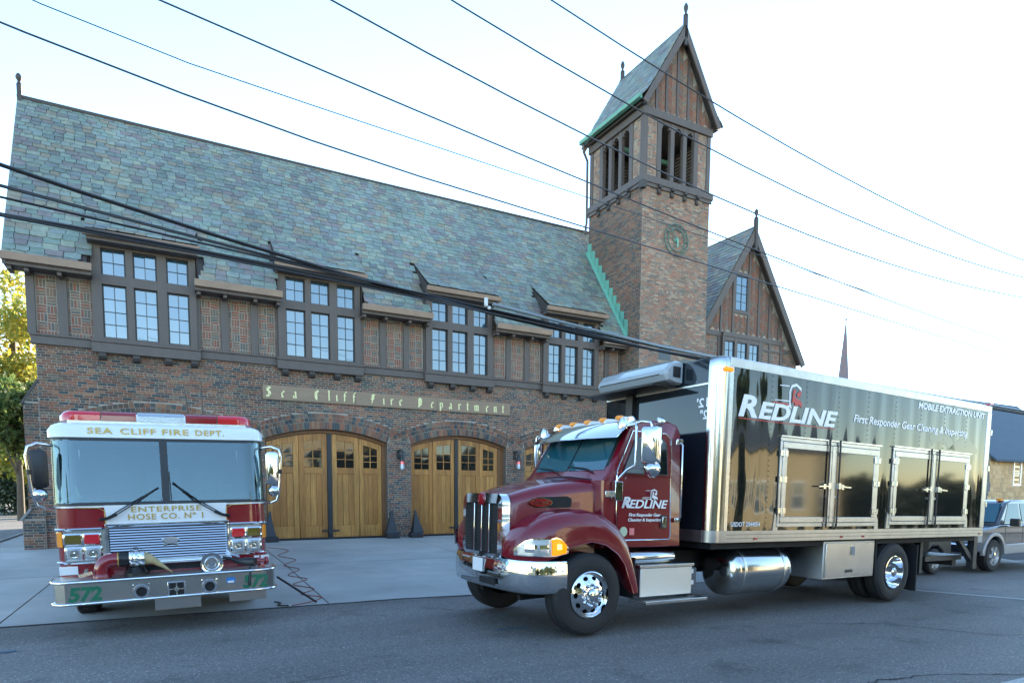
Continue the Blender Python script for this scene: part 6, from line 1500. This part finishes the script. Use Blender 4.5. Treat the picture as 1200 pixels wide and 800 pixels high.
# lettering on the door
dt = lambda s, x, z, w, h, mat=m_whitedecal, **k: T('door_lettering', text_mb(s, (x, .137, z), (1, 0, 0), (0, 0, 1), w, h, **k), mat)
dt('REDLINE', .58, 1.585, .80, .11, shear=.25, bold=.02, spacing=1.0)
dt('R', .575, 1.585, .15, .145, shear=.25, bold=.02)
dt('First Responder Gear', .70, 1.465, .56, .055, shear=.2, bold=.02); dt('Cleaning & Inspecting', .69, 1.40, .58, .055, shear=.2, bold=.02)
lg = MB()
def crest(x, z, k, y):
    # shield outline with the front of a fire engine and speed lines
    P = lambda pts: [(x + a * k, z + b * k) for a, b in pts]
    sh_ = MB(); out = P([(0, .0), (.12, .10), (.10, .62), (.22, .90), (.55, 1.0), (.90, .84), (.92, .70), (.56, .88), (.27, .80), (.18, .60), (.20, .12), (.30, -.10), (.16, -.06)])
    sh_.prism(out, 'y', y, y + .003); 
    for z0, l in ((.80, -.55), (.16, -.85)): sh_.prism(P([(l, z0), (.09, z0 + .02), (.09, z0 + .065), (l, z0 + .035)]), 'y', y, y + .003)
    rd = MB().prism(P([(.30, .14), (.36, .70), (.52, .76), (.46, .42), (.60, .36), (.86, .30), (1.02, .12), (.98, -.02), (.88, .06), (.70, .10), (.62, .0), (.52, .02), (.50, .16)]), 'y', y - .002, y + .001)
    rd.prism(P([(.62, .56), (.80, .72), (.92, .62), (.84, .42), (.62, .44)]), 'y', y - .002, y + .001)
    rd.prism(P([(-1.0, .06), (.12, .02), (.12, .08), (-1.0, .10)]), 'y', y - .002, y + .001)
    return sh_, rd
s_, r_ = crest(1.05, 1.70, .14, .134); T('door_logo', s_, m_whitedecal); T('door_logo_engine', r_, m_whitedecal)
both_dec = T('inspection_decal', MB().lathe([(0, .136), (.065, .136)], (.62, 0, 1.28), (0, 1, 0), n=20), M('pale green decal', (.45, .55, .40), .4)); T('permit_decal', MB().box((.72, .135, 1.235), (.80, .139, 1.325)), M('pink decal', (.70, .20, .20), .4))
T('exhaust_stack', MB().tube([(1.78, 2.1, 1.0), (1.78, 2.1, 2.95)], .07, 12), m_alu, smooth=50)
# ---------------- under the cab
T('air_tank', MB().lathe([(0, 0), (.07, .005), (.09, .03), (.09, .80), (.07, .83), (0, .835)], (.72, .20, .93), (1, 0, 0), n=20), m_steel, smooth=40)
sbx = T('step_box', MB().box((.86, .05, .42), (1.80, .6, .80)), m_diamond, bevel=.01)
obj('lid', MB().box((.84, .03, .801), (1.82, .6, .845)), m_alu, sbx, bevel=.006); obj('tread', MB().box((.84, -.10, .34), (1.96, .25, .385)), m_alu, sbx, bevel=.006)
bx = T('control_box', MB().box((1.98, .30, .45), (2.16, .55, .74)), M('grey box', (.10, .11, .12), .5), bevel=.01); obj('sticker', MB().box((2.0, .292, .66), (2.09, .299, .72)).box((2.0, .292, .50), (2.1, .299, .56)), m_whitedecal, bx)
ft_ = T('fuel_tank', MB().lathe([(0, -.02), (.20, .0), (.31, .04), (.365, .09), (.375, .14), (.375, 1.20), (.365, 1.25), (.31, 1.30), (.2, 1.335), (0, 1.35)], (2.66, .38, .67), (1, 0, 0), n=44), m_steel, smooth=40)
for x in (2.84, 3.74): obj('strap', MB().lathe([(.376, 0), (.385, .003), (.385, .05), (.376, .053)], (x, .38, .67), (1, 0, 0), n=44), m_alu, ft_, smooth=40); obj('hook', MB().box((x, .32, 1.04), (x + .06, .42, 1.12)), m_iron, ft_)
obj('filler_cap', MB().lathe([(.06, 0), (.06, .05), (0, .055)], (3.1, .30, 1.0), (0, -.3, 1), n=14), m_chrome, ft_)
T('battery_box', MB().box((2.25, .9, .4), (2.75, 1.5, .68)), m_blackm)
tbx = T('tool_box', MB().box((4.72, .02, .47), (6.15, .95, 1.09)), m_diamond, bevel=.01)
obj('door', MB().box((4.76, .0, .50), (6.11, .0185, 1.06)), m_alu, tbx, bevel=.006); obj('latch', MB().box((5.42, -.015, .91), (5.52, -.0005, 1.0)).box((5.44, -.03, .85), (5.5, -.0155, .92)), m_chrome, tbx); obj('name_plate', MB().box((5.30, -.006, .565), (5.50, -.0005, .615)), m_iron, tbx)
T('mud_flap', MB().box((7.50, .0, .14), (7.53, .62, .98)), m_blackm); T('mud_flap', MB().box((7.50, 1.80, .14), (7.53, 2.42, .98)), m_blackm)
T('wheel_guard', MB().box((6.16, .0, .55), (6.19, .62, 1.08)).box((7.36, .25, .75), (7.50, .62, 1.08)), m_blackm)
lgf = T('lift_gate', MB().box((9.45, .3, .5), (9.6, 2.1, .62)), m_iron)
each('lift_gate_arm', MB().box((8.05, .22, .40), (8.14, .34, 1.08)).box((8.05, 2.06, .40), (8.14, 2.18, 1.08)).bar((9.2, .12, 1.05), (9.8, .12, .58), .09).bar((9.2, 2.28, 1.05), (9.8, 2.28, .58), .09).box((9.72, .05, .45), (9.86, .17, 1.30)).box((9.72, 2.23, .45), (9.86, 2.35, 1.30)), m_iron, lgf)
obj('platform', MB().box((8.3, .25, .62), (9.7, 2.15, .72)), m_iron, lgf); obj('warning_label', MB().box((9.735, .046, 1.2), (9.835, .0495, 1.27)), m_whitedecal, lgf)
# ---------------- box body
BX0, BX1, BY0, BY1, BZ0, BZ1 = 2.05, 9.76, -.05, 2.46, 1.12, 3.67
bodyb = MB(); r = .17
plan_ = [(BX0 + r - r * math.cos(a), BY0 + r - r * math.sin(a)) for a in [PI / 2 * k / 8 for k in range(9)]] + [(BX1, BY0), (BX1, BY1)] + [(BX0 + r - r * math.sin(a), BY1 - r + r * math.cos(a)) for a in [PI / 2 * k / 8 for k in range(9)]]
box = T('box_body', MB().loft([[(x, y, z) for x, y in plan_] for z in (BZ0 + .01, BZ1 - .12)] + [[(BX0 + .3 + (x - BX0 - .3) * .985 if x < BX0 + .3 else x, 1.205 + (y - 1.205) * .99, z) for x, y in plan_] for z in (BZ1 - .03, BZ1)]), m_navy, smooth=35)
# nearside skin panels between rivet rows
SK0 = BX0 + r + .10; npan = 9; pw = (BX1 - .16 - SK0) / npan
rv = MB()
for k in range(npan):
    x0 = SK0 + k * pw
    T('side_panel', MB().box((x0 + .002, BY0 - .012, BZ0 + .165), (x0 + pw - .002, BY0 - .001, BZ1 - .13)), m_wavy)
    for kk in range(30):
        z = BZ0 + .2 + kk * (BZ1 - BZ0 - .36) / 29; rv.lathe([(.009, 0), (.006, .005), (0, .006)], (x0 + .03, BY0 - .0125, z), (0, -1, 0), n=6)
T('rivet', rv, m_iron, kind='stuff', fix=False)
cpost = MB(); n = 10
arc = [(BX0 + r - (r + .01) * math.cos(a), BY0 + r - (r + .01) * math.sin(a)) for a in [PI / 2 * k / n for k in range(n + 1)]] + [(SK0, BY0 - .01)]
cpost.loft([[(x, y, z) for x, y in arc] for z in (BZ0 + .165, BZ1 - .13)], closed=False, caps=False); T('corner_post', cpost, m_steel, smooth=60, fix=False); T('corner_post', cpost.miry((BY0 + BY1) / 2), m_steel, smooth=60, fix=False)
T('corner_trim', MB().box((SK0 - .06, BY0 - .018, BZ0 + .165), (SK0 + .005, BY0 - .0105, BZ1 - .13)), m_alu)
cr_ = []
for k in range(7):
    a = PI / 2 * k / 6; cr_.append([(x + (BX0 + r - x) * (1 - math.cos(a)) * .35 if x < BX0 + r else x, y + (BY0 + r - y) * (1 - math.cos(a)) * .25, BZ1 - .13 + .14 * math.sin(a)) for x, y in arc])
T('corner_cap', MB().loft(cr_, closed=False, caps=False), m_alu, smooth=60, fix=False)
T('clearance_light', MB().box((2.13, BY0 - .035, BZ1 - .20), (2.30, BY0 - .011, BZ1 - .145)), m_amber_on, bevel=.01)
T('top_rail', MB().prism([(BY0 - .016, BZ1 - .13), (BY0 - .018, BZ1 - .01), (BY0 + .03, BZ1 + .012), (BY0 + .12, BZ1 + .012), (BY0 + .12, BZ1 + .002), (BY0, BZ1 - .13)], 'x', SK0 - .06, BX1 + .01), m_alu_m, bevel=.005)
T('top_rail', MB().prism([(BY0 - .016, BZ1 - .13), (BY0 - .018, BZ1 - .01), (BY0 + .03, BZ1 + .012), (BY0 + .12, BZ1 + .012), (BY0 + .12, BZ1 + .002), (BY0, BZ1 - .13)], 'x', SK0 - .06, BX1 + .01).miry((BY0 + BY1) / 2), m_alu_m)
br_ = [(BX0 + r - (r + .016) * math.cos(a), BY0 + r - (r + .016) * math.sin(a)) for a in [PI / 2 * k / n for k in range(n + 1)]] + [(BX1, BY0 - .016)]
brm = MB().loft([[(x, y, BZ0) for x, y in br_], [(x, y, BZ0 + .165) for x, y in br_]], closed=False, caps=False); brm.loft([[(x, y, BZ0 + .165) for x, y in br_], [(x, y + .02, BZ0 + .168) for x, y in br_]], closed=False, caps=False)
T('bottom_rail', brm, m_alu_m, smooth=30, fix=False); T('bottom_rail', brm.miry((BY0 + BY1) / 2), m_alu_m, smooth=30, fix=False)
rl = MB(); 
for z in (BZ0 + .055, BZ0 + .11): rl.box((SK0, BY0 - .0185, z - .003), (BX1, BY0 - .0162, z + .003))
T('rail_groove', rl, m_iron); T('front_sill', MB().box((BX0 - .02, BY0 + r, BZ0), (BX0 - .002, BY1 - r, BZ0 + .165)), m_alu_m)
T('rear_post', MB().box((BX1 - .16, BY0 - .02, BZ0 + .166), (BX1 + .012, BY0 + .05, BZ1 - .131)), m_alu_m, bevel=.008); T('rear_post', MB().box((BX1 - .16, BY1 - .05, BZ0), (BX1 + .012, BY1 + .02, BZ1 - .13)), m_alu_m)
T('rear_door', MB().box((BX1 + .001, BY0 + .055, BZ0 + .1), (BX1 + .02, BY1 - .055, BZ1 - .1)), m_alu_m)
for z in (1.7, 2.4, 3.1): T('rear_hinge', MB().box((BX1 + .0, BY0 - .035, z), (BX1 + .04, BY0 - .0205, z + .1)), m_alu)
T('rear_marker', MB().box((BX1 - .12, BY0 - .04, BZ1 + .013), (BX1 + .0, BY0 + .06, BZ1 + .035)), m_redlens)
for x in (2.9, 5.0, 5.6, 9.6): T('side_marker', MB().box((x, BY0 - .026, BZ0 + .03), (x + .07, BY0 - .0165, BZ0 + .065)), m_redlens2)
T('underframe', MB().box((BX0 + .1, .05, BZ0 - .10), (BX1 - .05, 2.35, BZ0 + .012)), m_blackm)
# raised fairing on the roof front and reefer unit
fr = MB(); rings = []
for y, f in ((.35, .0), (.6, .5), (1.0, .95), (1.5, 1), (2.0, .9), (2.3, .4), (2.42, 0)):
    rings.append([(BX0 + .02, y, BZ1 - .18), (BX0 + .01, y, BZ1 - .18 + .17 + .10 * f), (BX0 + .25, y, BZ1 + .005 + .10 * f), (BX0 + .9, y, BZ1 - .03)])
T('roof_fairing', MB().loft(rings), m_navy, smooth=50)
T('front_trim', MB().box((BX0 - .02, BY0 + r, 3.30), (BX0 - .002, BY1 - r, 3.325)), m_alu)
ru = MB(); rr_ = []
for y, k in ((.60, .86), (.64, 1), (1.5, 1.0), (2.10, 1), (2.16, .86)):
    c = (2.0, 3.52); pr2 = [(2.03, 3.36), (2.03, 3.68), (1.92, 3.69), (1.80, 3.645), (1.71, 3.55), (1.695, 3.48), (1.74, 3.40), (1.88, 3.365)]
    rr_.append([(c[0] + (x - c[0]) * k, y, c[1] + (z - c[1]) * k) for x, z in pr2])
rf_ = T('cooling_unit', ru.loft(rr_), m_reefer, smooth=30)
for k in range(5):
    t = k / 4; x, z = 1.452 + .02 * t + .135 * max(0, t - .2), 3.50 + .04 * k
    obj('louvre', MB().box((1.690 + .018 * k + .004 * max(0, k - 2), .72, 3.478 + .030 * k), (1.78 + .02 * k, 2.05, 3.493 + .030 * k)), m_black, rf_)
obj('under_pan', MB().box((1.56, .70, 3.325), (2.02, 2.3, 3.345)), m_black, rf_); obj('duct', MB().box((1.98, 1.6, 2.6), (2.045, 1.75, 3.33)), m_black, rf_)
obj('side_cap', MB().box((1.84, .590, 3.45), (1.98, .5985, 3.60)), m_black, rf_)
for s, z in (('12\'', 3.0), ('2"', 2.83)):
    q = text_mb(s, (BX0 - .006, .12, z), (0, 1, 0), (0, 0, 1), .20 if len(s) == 3 else .13, .13, bold=.02, depth=.002); T('height_reflection', q, m_whitedecal)  # mirrored height figures: a reflection drawn as white lettering
# ---------------- access doors
def access(x0, x1, z0, z1):
    y = BY0 - .013; f = T('access_door_frame', MB().box((x0, y - .022, z1 - .06), (x1, y, z1)).box((x0, y - .022, z0), (x1, y, z0 + .06)).box((x0, y - .022, z0 + .06), (x0 + .05, y, z1 - .06)).box((x1 - .05, y - .022, z0 + .06), (x1, y, z1 - .06)), m_alu_m, bevel=.005)
    obj('drip_rail', MB().box((x0 - .02, y - .045, z1 + .002), (x1 + .02, y, z1 + .02)), m_alu, f)
    c = (x0 + x1) / 2
    for a, b in ((x0 + .055, c - .004), (c + .004, x1 - .055)):
        d = T('access_door', MB().box((a, y - .03, z0 + .065), (b, y - .004, z0 + .15)).box((a, y - .03, z1 - .16), (b, y - .004, z1 - .065)).box((a, y - .03, z0 + .15), (a + .10, y - .004, z1 - .16)).box((b - .10, y - .03, z0 + .15), (b, y - .004, z1 - .16)), m_alu_m, bevel=.006)
        obj('panel', MB().box((a + .1, y - .024, z0 + .15), (b - .1, y - .006, z1 - .16)), m_doorpanel, d)
        left = a < c - .1
        hx_ = a - .02 if left else b - .05
        for z in (z0 + .2, (z0 + z1) / 2, z1 - .28): obj('hinge', MB().box((hx_ - .05, y - .04, z), (hx_ + .12, y - .0305, z + .085)).tube([(hx_ + .035, y - .042, z - .01), (hx_ + .035, y - .042, z + .095)], .014, 6), m_alu, d)
        rx = b - .13 if left else a + .13
        obj('lock_rod', MB().tube([(rx, y - .05, z0 - .02), (rx, y - .05, z1 + .03)], .014, 6), m_iron, d)
        obj('rod_guide', MB().box((rx - .04, y - .045, z0 + .0), (rx + .04, y - .0305, z0 + .05)).box((rx - .04, y - .045, z1 - .05), (rx + .04, y - .0305, z1 - .0)).box((rx - .035, y - .045, z0 + .45), (rx + .035, y - .0305, z0 + .49)), m_alu, d)
        zc_ = (z0 + z1) / 2 - .03; s = -1 if left else 1
        obj('handle', MB().bar((rx, y - .075, zc_), (rx + s * .28, y - .075, zc_ - .01), .03, .02).box((rx - .03, y - .08, zc_ - .04), (rx + .03, y - .035, zc_ + .05)).box((rx + s * .10 - .03, y - .065, zc_ - .045), (rx + s * .10 + .03, y - .031, zc_ + .03)), m_alu, d)
    obj('centre_post', MB().box((c - .035, y - .036, z0 + .07), (c + .035, y - .0305, z1 - .07)), m_alu_m, f)
    for x in (x0 - .08, x1 - .02): obj('gusset', MB().prism([(x, z0 - .06), (x + .12, z0 - .06), (x + .10, z0 + .1), (x + .04, z0 + .22)], 'y', y - .010, y - .001), m_alu_m, f)
access(3.38, 5.95, 1.335, 2.66); access(6.36, 9.0, 1.355, 2.68)
# ---------------- graphics
yb_ = BY0 - .0155
TX = lambda s, x, z, w, h, **k: T('body_lettering', text_mb(s, (x, yb_, z), (1, 0, 0), (0, 0, 1), w, h, depth=.003, **k), m_whitedecal)
TX('R', 2.45, 2.885, .40, .31, shear=.22, bold=.035); TX('EDLINE', 2.87, 2.885, 1.88, .245, shear=.22, bold=.035, spacing=1.0)
TX('First Responder Gear Cleaning & Inspecting', 5.18, 2.97, 3.7, .165, shear=.18, bold=.016); TX('MOBILE EXTRACTION UNIT', 7.08, 3.39, 2.42, .115, shear=.15, bold=.028)
TX('USDOT 2044054', 2.40, 1.345, .62, .065, bold=.01)
T('logo_underline', MB().prism([(2.46, 2.855), (4.7, 2.855), (4.7, 2.865), (2.46, 2.868)], 'y', yb_ - .001, yb_ + .002), m_reddecal)
s_, r_ = crest(3.50, 3.12, .34, yb_ - .002); T('crest', s_, m_whitedecal); T('crest_engine', r_, m_reddecal)
gd = MB()
for cx_, r0, r1 in ((8.72, .50, .66),):
    n = 26; a0, a1 = rad(5), rad(190)
    gd.add([(cx_ + rr * math.cos(a0 + (a1 - a0) * k / n), yb_ + .0015, 1.78 + rr * 1.1 * math.sin(a0 + (a1 - a0) * k / n)) for k in range(n + 1) for rr in (r0, r1)], [(2 * k, 2 * k + 1, 2 * k + 3, 2 * k + 2) for k in range(n)])
n = 20; gd.add([(7.9 + rr * math.cos(rad(20 + 110 * k / n)), yb_ + .0015, 2.45 + rr * math.sin(rad(20 + 110 * k / n))) for k in range(n + 1) for rr in (.42, .62)], [(2 * k, 2 * k + 1, 2 * k + 3, 2 * k + 2) for k in range(n)])
gd.add([(8.2, yb_ + .0015, 2.75), (8.75, yb_ + .0015, 3.05), (9.3, yb_ + .0015, 2.8), (9.3, yb_ + .0015, 2.72), (8.75, yb_ + .0015, 2.72)], [(0, 1, 2, 3, 4)])
T('ghost_graphic', gd, m_greydecal, fix=False)

# ================================================================== parked vehicles at the right
def car_wheel(parent, x, y, z, r, w, out):
    t = obj('wheel', MB().lathe([(r * .62, 0), (r * .9, 0), (r, .04), (r, w - .04), (r * .9, w), (r * .62, w)], (x, y, z + r), (0, 1, 0), n=28), m_rubber, parent, smooth=30)
    d = lambda q: q if out < 0 else w - q
    rm = MB().lathe([(r * .64, d(.0)), (r * .6, d(.03)), (r * .5, d(.07)), (0, d(.07))], (x, y, z + r), (0, 1, 0), n=24)
    for k in range(6):
        a = k * PI / 3; rm.bar((x + r * .12 * math.cos(a), y + d(.025), z + r + r * .12 * math.sin(a)), (x + r * .58 * math.cos(a), y + d(.02), z + r + r * .58 * math.sin(a)), .09, .03, up=(0, 1, 0))
    obj('rim', rm, m_silver, t, smooth=40); obj('hub', MB().lathe([(.09, d(.03)), (.08, d(.0)), (0, d(-.01))], (x, y, z + r), (0, 1, 0), n=12), m_chrome, t)
pz = -.295; py = 8.55
pk = thing('pickup_truck', 'grey pickup truck with chrome wheels parked behind the box truck at the right edge', 'pickup truck', (20.8, py, pz), world_space=True)
K = lambda name, mb, mat, parent=None, **k: obj(name, mb, mat, pk if parent is None else parent, **k)
px = 18.25
prf = [(0, .55), (.0, 1.02), (.10, 1.12), (1.05, 1.22), (1.28, 1.24), (5.6, 1.24), (5.6, .55), (4.75, .55), (4.70, .78), (4.5, .95), (4.2, .98), (3.9, .95), (3.7, .78), (3.65, .55), (1.42, .55), (1.38, .78), (1.2, .95), (.92, .99), (.62, .93), (.46, .78), (.42, .55)]
K('body', MB().prism([(px + x, pz + z) for x, z in prf], 'y', py - .02, py + 1.9), m_pick, bevel=.05, seg=3)
K('lower_panel', MB().box((px + 1.45, py - .03, pz + .45), (px + 3.62, py + .1, pz + .72)), m_silver, bevel=.02)
for cx_ in (.92, 4.2): K('fender_flare', MB().prism([(px + cx_ + .49 * math.cos(PI * k / 12), pz + .46 + .49 * math.sin(PI * k / 12)) for k in range(13)] + [(px + cx_ + .58 * math.cos(PI * k / 12), pz + .46 + .58 * math.sin(PI * k / 12)) for k in range(12, -1, -1)], 'y', py - .045, py + .05), m_silver, bevel=.01)
cabp = [(1.15, 1.235), (1.75, 1.80), (2.0, 1.88), (3.2, 1.88), (3.42, 1.80), (3.55, 1.235)]
K('cab', MB().loft([[(px + x, py + (.02 if z < 1.3 else .14), pz + z) for x, z in cabp], [(px + x, py + (1.86 if z < 1.3 else 1.74), pz + z) for x, z in cabp]]), m_pick, bevel=.03)
K('windscreen', MB().add([(px + 1.20, py + .12, pz + 1.29), (px + 1.20, py + 1.76, pz + 1.29), (px + 1.71, py + 1.66, pz + 1.775), (px + 1.71, py + .22, pz + 1.775)], [(0, 1, 2, 3)]).xf(Matrix.Translation((-.02, 0, .012))), m_wind, fix=False)
for a, b in (((1.45, 1.82), (2.32, 2.32)), ((2.42, 2.42), (3.40, 3.28))): K('side_window', MB().add([(px + a[0], py + .022, pz + 1.29), (px + b[0], py + .022, pz + 1.29), (px + b[1], py + .125, pz + 1.79), (px + a[1], py + .125, pz + 1.79)], [(0, 1, 2, 3)]), m_wind, fix=False)
K('side_mirror', MB().box((px + 1.55, py - .26, pz + 1.20), (px + 1.68, py - .05, pz + 1.40)), m_black, bevel=.02)
K('door_seam', MB().box((px + 1.44, py - .024, pz + .6), (px + 1.452, py - .0, pz + 1.22)).box((px + 2.37, py - .024, pz + .6), (px + 2.382, py, pz + 1.22)).box((px + 3.5, py - .024, pz + .6), (px + 3.512, py, pz + 1.22)), m_black)
K('bumper', MB().box((px - .12, py - .02, pz + .50), (px + .12, py + 1.9, pz + .78)), m_chrome, bevel=.04); K('grille', MB().box((px - .03, py + .35, pz + .80), (px + .02, py + 1.5, pz + 1.08)), m_chrome)
K('headlight', MB().box((px - .02, py - .025, pz + .80), (px + .30, py + .3, pz + 1.05)), m_lamp, bevel=.02)
for k in range(3): K('roof_light', MB().box((px + 1.82 + .0 * k, py + .3 + .5 * k, pz + 1.86), (px + 1.98, py + .42 + .5 * k, pz + 1.92)), m_amber)
K('floor', MB().box((px + .2, py + .2, pz + .42), (px + 5.5, py + 1.7, pz + .62)), m_blackm)
for x in (.92, 4.2): car_wheel(pk, px + x, py - .03, pz + .02, .42, .26, -1); car_wheel(pk, px + x, py + 1.66, pz + .02, .42, .26, 1)
cz, cy0, cx0 = -.235, 8.75, 13.2
cr = thing('parked_car', 'dark parked car almost hidden beneath the tail of the box truck', 'car', (15.5, cy0, cz), world_space=True)
cprf = [(0, .35), (0, .72), (.3, .82), (1.1, .88), (1.75, 1.36), (2.0, 1.42), (3.1, 1.42), (3.9, .95), (4.35, .90), (4.4, .35), (4.02, .35), (3.96, .55), (3.75, .68), (3.5, .68), (3.3, .55), (3.24, .35), (1.12, .35), (1.06, .55), (.85, .68), (.6, .68), (.4, .55), (.34, .35)]
obj('body', MB().prism([(cx0 + x, cz + z) for x, z in cprf], 'y', cy0, cy0 + 1.7), m_black, cr, bevel=.05, seg=3)
obj('side_window', MB().prism([(cx0 + 1.3, cz + .92), (cx0 + 1.85, cz + 1.34), (cx0 + 3.05, cz + 1.34), (cx0 + 3.6, cz + .95)], 'y', cy0 - .008, cy0 - .002), m_wind, cr)
for x in (.73, 3.62): car_wheel(cr, cx0 + x, cy0 - .02, cz, .32, .2, -1); car_wheel(cr, cx0 + x, cy0 + 1.52, cz, .32, .2, 1)
